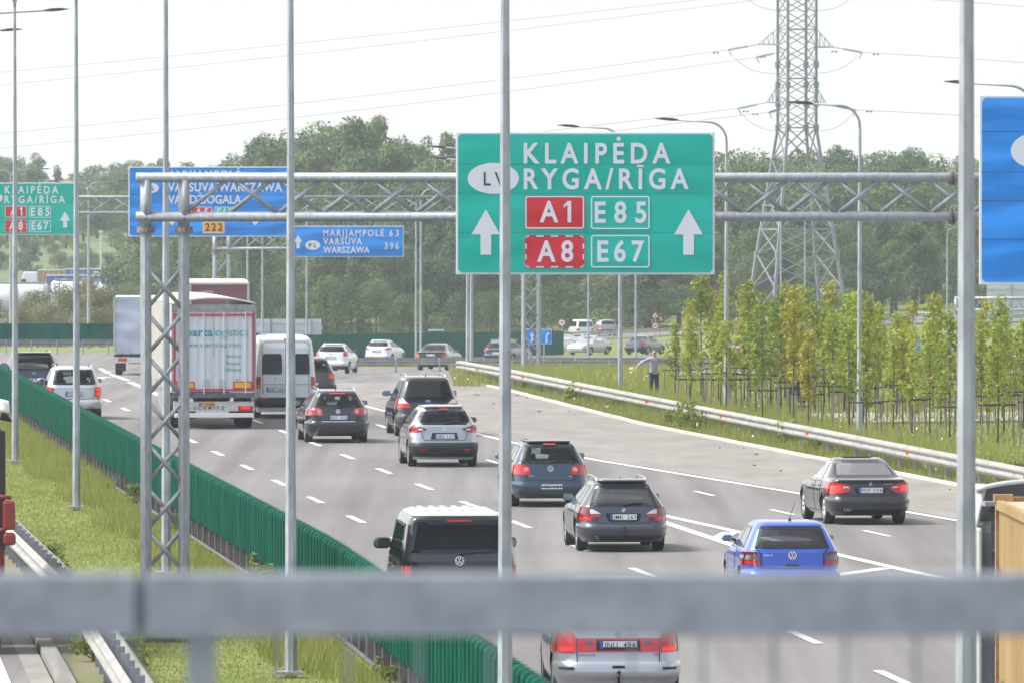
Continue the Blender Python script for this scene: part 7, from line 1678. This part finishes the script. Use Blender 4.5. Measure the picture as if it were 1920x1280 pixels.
for i in range(10):
    y = random.uniform(130, 215); p = RD(7.35 + random.uniform(-.7, .3) if i % 2 else 10.8, y); o = link('weed', wm[i % 3]); o.location = p; sc__ = random.uniform(.5, .9); o.scale = (sc__,) * 3; tag(o, 'leafy weed on the left grass verge', 'weed', 'weeds on the left verge')
# ================================================================ people on the meadow
def skin_mesh(name, verts, edges, radii, m_, parent, root=0, sub=2):
    me = bpy.data.meshes.new(name); me.from_pydata(verts, edges, []); me.materials.append(m_)
    o = link(name, me, parent); o.modifiers.new('skin', 'SKIN'); md = o.modifiers.new('sub', 'SUBSURF'); md.levels = md.render_levels = sub
    for v, r in zip(me.skin_vertices[0].data, radii): v.radius = r if isinstance(r, tuple) else (r, r)
    me.skin_vertices[0].data[root].use_root = True
    for q in me.polygons: q.use_smooth = True
    return o
M['skin'] = mat('skin', (.52, .32, .24), .55); M['hair_brown'] = mat('brown_hair', (.10, .05, .03), .7); M['hair_grey'] = mat('grey_hair', (.55, .54, .52), .7)
def person(loc, yaw, label, arms, shirt, trousers, hair, long_hair, H=1.7, stride=.12, group='people among the young trees'):
    r = empty('person', loc, yaw, label, 'person', group); k = H / 1.7
    V, E, RR = [], [], []
    def add(p, rad, par=None):
        V.append(tuple(c * k for c in p)); RR.append(tuple(x * k for x in rad) if isinstance(rad, tuple) else rad * k)
        if par is not None: E.append((par, len(V) - 1))
        return len(V) - 1
    pel = add((0, 0, .93), (.145, .10)); wa = add((0, 0, 1.08), (.125, .09), pel); chs = add((0, 0, 1.28), (.16, .105), wa); sh = add((0, 0, 1.40), (.13, .08), chs); nk = add((0, -.01, 1.47), .052, sh)
    h1 = add((0, -.02, 1.54), (.07, .08), nk); h2 = add((0, -.02, 1.62), (.078, .095), h1); add((0, -.01, 1.685), (.055, .065), h2)
    add((0, -.115, 1.585), .016, h1)                                   # nose
    for sg in (-1, 1): add((sg * .082, -.01, 1.59), .018, h1)           # ears
    feet = []
    for sg in (-1, 1):
        hp = add((sg * .09, 0, .86), .088, pel); kn = add((sg * .10, -stride * sg * .6 - .02, .49), .058, hp); an = add((sg * .10, -stride * sg, .09), .038, kn); add((sg * .11, -stride * sg - .16, .035), (.04, .03), an)
    hands = []
    for sg, (el, wr) in zip((-1, 1), arms):
        s0 = add((sg * .19, 0, 1.38), .055, sh); e_ = add(el, .042, s0); w_ = add(wr, .028, e_)
        d = (Vector(wr) - Vector(el)).normalized(); pm_ = Vector(wr) + d * .07; pi = add(tuple(pm_), (.036, .018), w_); side = d.cross(Vector((0, 1, 0))).normalized()
        for q, ln in ((-.028, .065), (-.009, .08), (.010, .075), (.028, .055)):
            b_ = pm_ + d * .035 + side * q; f1 = add(tuple(b_), .0095, pi); f2 = add(tuple(b_ + d * ln * .5 + Vector((0, .012, 0))), .009, f1); add(tuple(b_ + d * ln * .85 + Vector((0, .03, -.005))), .007, f2)
        t0 = pm_ - d * .02 + side * .035; f1 = add(tuple(t0), .011, w_); add(tuple(t0 + side * .03 + d * .035), .009, f1)
        hands.append(pm_ + d * .05)
    skin_mesh('body', V, E, RR, M['skin'], r, pel)
    tv = [(0, 0, .90), (0, 0, 1.08), (0, 0, 1.28), (0, 0, 1.42)]; te = [(0, 1), (1, 2), (2, 3)]; tr_ = [(.165, .12), (.145, .11), (.18, .125), (.13, .09)]
    for sg, (el, wr) in zip((-1, 1), arms):
        n = len(tv); w2 = Vector(el).lerp(Vector(wr), .85); tv += [(sg * .19, 0, 1.385), el, tuple(w2)]; te += [(3, n), (n, n + 1), (n + 1, n + 2)]; tr_ += [.07, .055, .045]
    skin_mesh('shirt', [tuple(c * k for c in p) for p in tv], te, [tuple(x * k for x in q) if isinstance(q, tuple) else q * k for q in tr_], shirt, r, 0)
    lv = [(0, 0, .95)]; le = []; lr = [(.16, .118)]
    for sg in (-1, 1): n = len(lv); lv += [(sg * .09, 0, .86), (sg * .10, -stride * sg * .6 - .02, .49), (sg * .10, -stride * sg, .12)]; le += [(0, n), (n, n + 1), (n + 1, n + 2)]; lr += [.105, .072, .056]
    skin_mesh('trousers', [tuple(c * k for c in p) for p in lv], le, [tuple(x * k for x in q) if isinstance(q, tuple) else q * k for q in lr], trousers, r, 0)
    hv = [(0, .01, 1.70), (0, .05, 1.63), (0, .07, 1.54)] + ([(0, .09, 1.42), (0, .09, 1.32)] if long_hair else []); skin_mesh('hair', [tuple(c * k for c in p) for p in hv], [(i, i + 1) for i in range(len(hv) - 1)], [(.075 * k, .085 * k), (.088 * k, .07 * k), (.075 * k, .045 * k)] + [(.06 * k, .03 * k), (.03 * k, .02 * k)][:len(hv) - 3], hair, r, 1)
    for sg in (-1, 1):
        mb = MB(); mb.box((sg * .11 * k, (-stride * sg - .06) * k, .04 * k), (.10 * k, .28 * k, .08 * k)); mb.build('shoe', M['black'], r, bevel=.025)
        mb = MB(); mb.lathe([(-.006, .001), (-.004, .012), (.004, .012), (.006, .001)], 8, 'y', (sg * .03 * k, -.108 * k, 1.60 * k)); mb.build('eye', M['plate_txt'], r)
    return r, hands, k
p = hit(1226, 747)
r, hd, k = person(p, R(25), 'person in a lavender shirt with both arms spread, left of the young trees', (((-.46, -.05, 1.30), (-.70, -.12, 1.14)), ((.44, -.02, 1.30), (.66, .0, 1.16))), mat('lavender_cloth', (.40, .36, .52), .9, var=.08), mat('jeans', (.03, .06, .10), .9), M['hair_brown'], True, 1.66, .05)
w = r.matrix_world
m4 = Matrix.Translation(p) @ Matrix.Rotation(R(25), 4, 'Z'); bp_ = m4 @ (hd[0] * k)
mb = MB(); rg = random.Random(3)
for i in range(16): a, b_ = rg.uniform(0, 6.28), rg.uniform(-1, 1); mb.lathe([(-.02, .001), (0, .05), (.02, .001)], 6, 'z', (.10 * math.cos(a), .08 * math.sin(a), .1 * b_))
bq = mb.build('flower_bunch', mat('yellow_petals', (.75, .68, .08), .8, c2=(.75, .75, .7), vscale=18), None, loc=bp_ + Vector((-.08, 0, -.06))); tag(bq, 'bright yellow and white bunch held out by the person in lavender', 'flowers')
p = hit(1503, 764)
r, hd, k = person(p, R(165), 'grey-haired person in a pale grey shirt and dark trousers walking between the young trees', (((-.27, -.02, 1.16), (-.30, -.10, .92)), ((.26, -.03, 1.15), (.29, -.14, .92))), mat('pale_grey_cloth', (.42, .43, .46), .9, var=.08), mat('dark_trousers', (.03, .03, .05), .9), M['hair_grey'], False, 1.76, .16)
m4 = Matrix.Translation(p) @ Matrix.Rotation(R(165), 4, 'Z'); bp_ = m4 @ (hd[1] * k)
mb = MB(); mb.box((0, 0, -.22), (.34, .12, .36), tz=.25); bg_ = mb.build('shopping_bag', mat('dark_green_bag', (.02, .10, .06), .6), None, loc=bp_ + Vector((-.02, 0, -.02)), bevel=.02); tag(bg_, 'dark green bag carried by the grey-haired person', 'bag')
mb = MB(); mb.path([(-.1, 0, -.05), (-.05, 0, .02), (.05, 0, .02), (.1, 0, -.05)], .008, 5); mb.build('bag_handle', M['black'], bg_)
# small things on the ground
o = empty('stone_block', hit(303, 1196), R(5), 'pale concrete slab at the foot of the near gantry tower', 'slab'); mb = MB(); mb.box((0, 0, .17), (1.15, .9, .34)); mb.build('slab', M['concrete'], o, bevel=.02)
random.seed(4)
for i in range(26):
    y = random.uniform(170, 330); p = RD(kR(y) - random.uniform(.05, 2.6), y); mb = MB(); a = random.uniform(0, 3); L = random.uniform(.08, .3)
    mb.tube((0, 0, .02), (L * math.cos(a), L * math.sin(a), .03), .02, .008, 5); o = mb.build('twig', M['bark'], None, loc=p); tag(o, 'small dark twig or scrap lying on the gritty shoulder', 'debris', 'scraps on the shoulder')
# ================================================================ air
hz = MB(); hz.box((0, 820, 14.5), (1300, 1800, 57)); ho = hz.build('haze', bpy.data.materials.new('haze_air'), None)
hm_ = ho.data.materials[0]; hm_.use_nodes = True; t = hm_.node_tree; t.nodes.clear()
pv = t.nodes.new('ShaderNodeVolumePrincipled'); pv.inputs['Color'].default_value = (.84, .92, 1, 1); pv.inputs['Density'].default_value = .00014; pv.inputs['Anisotropy'].default_value = .2
t.links.new(pv.outputs[0], t.nodes.new('ShaderNodeOutputMaterial').inputs['Volume']); tag(ho, kind='stuff')
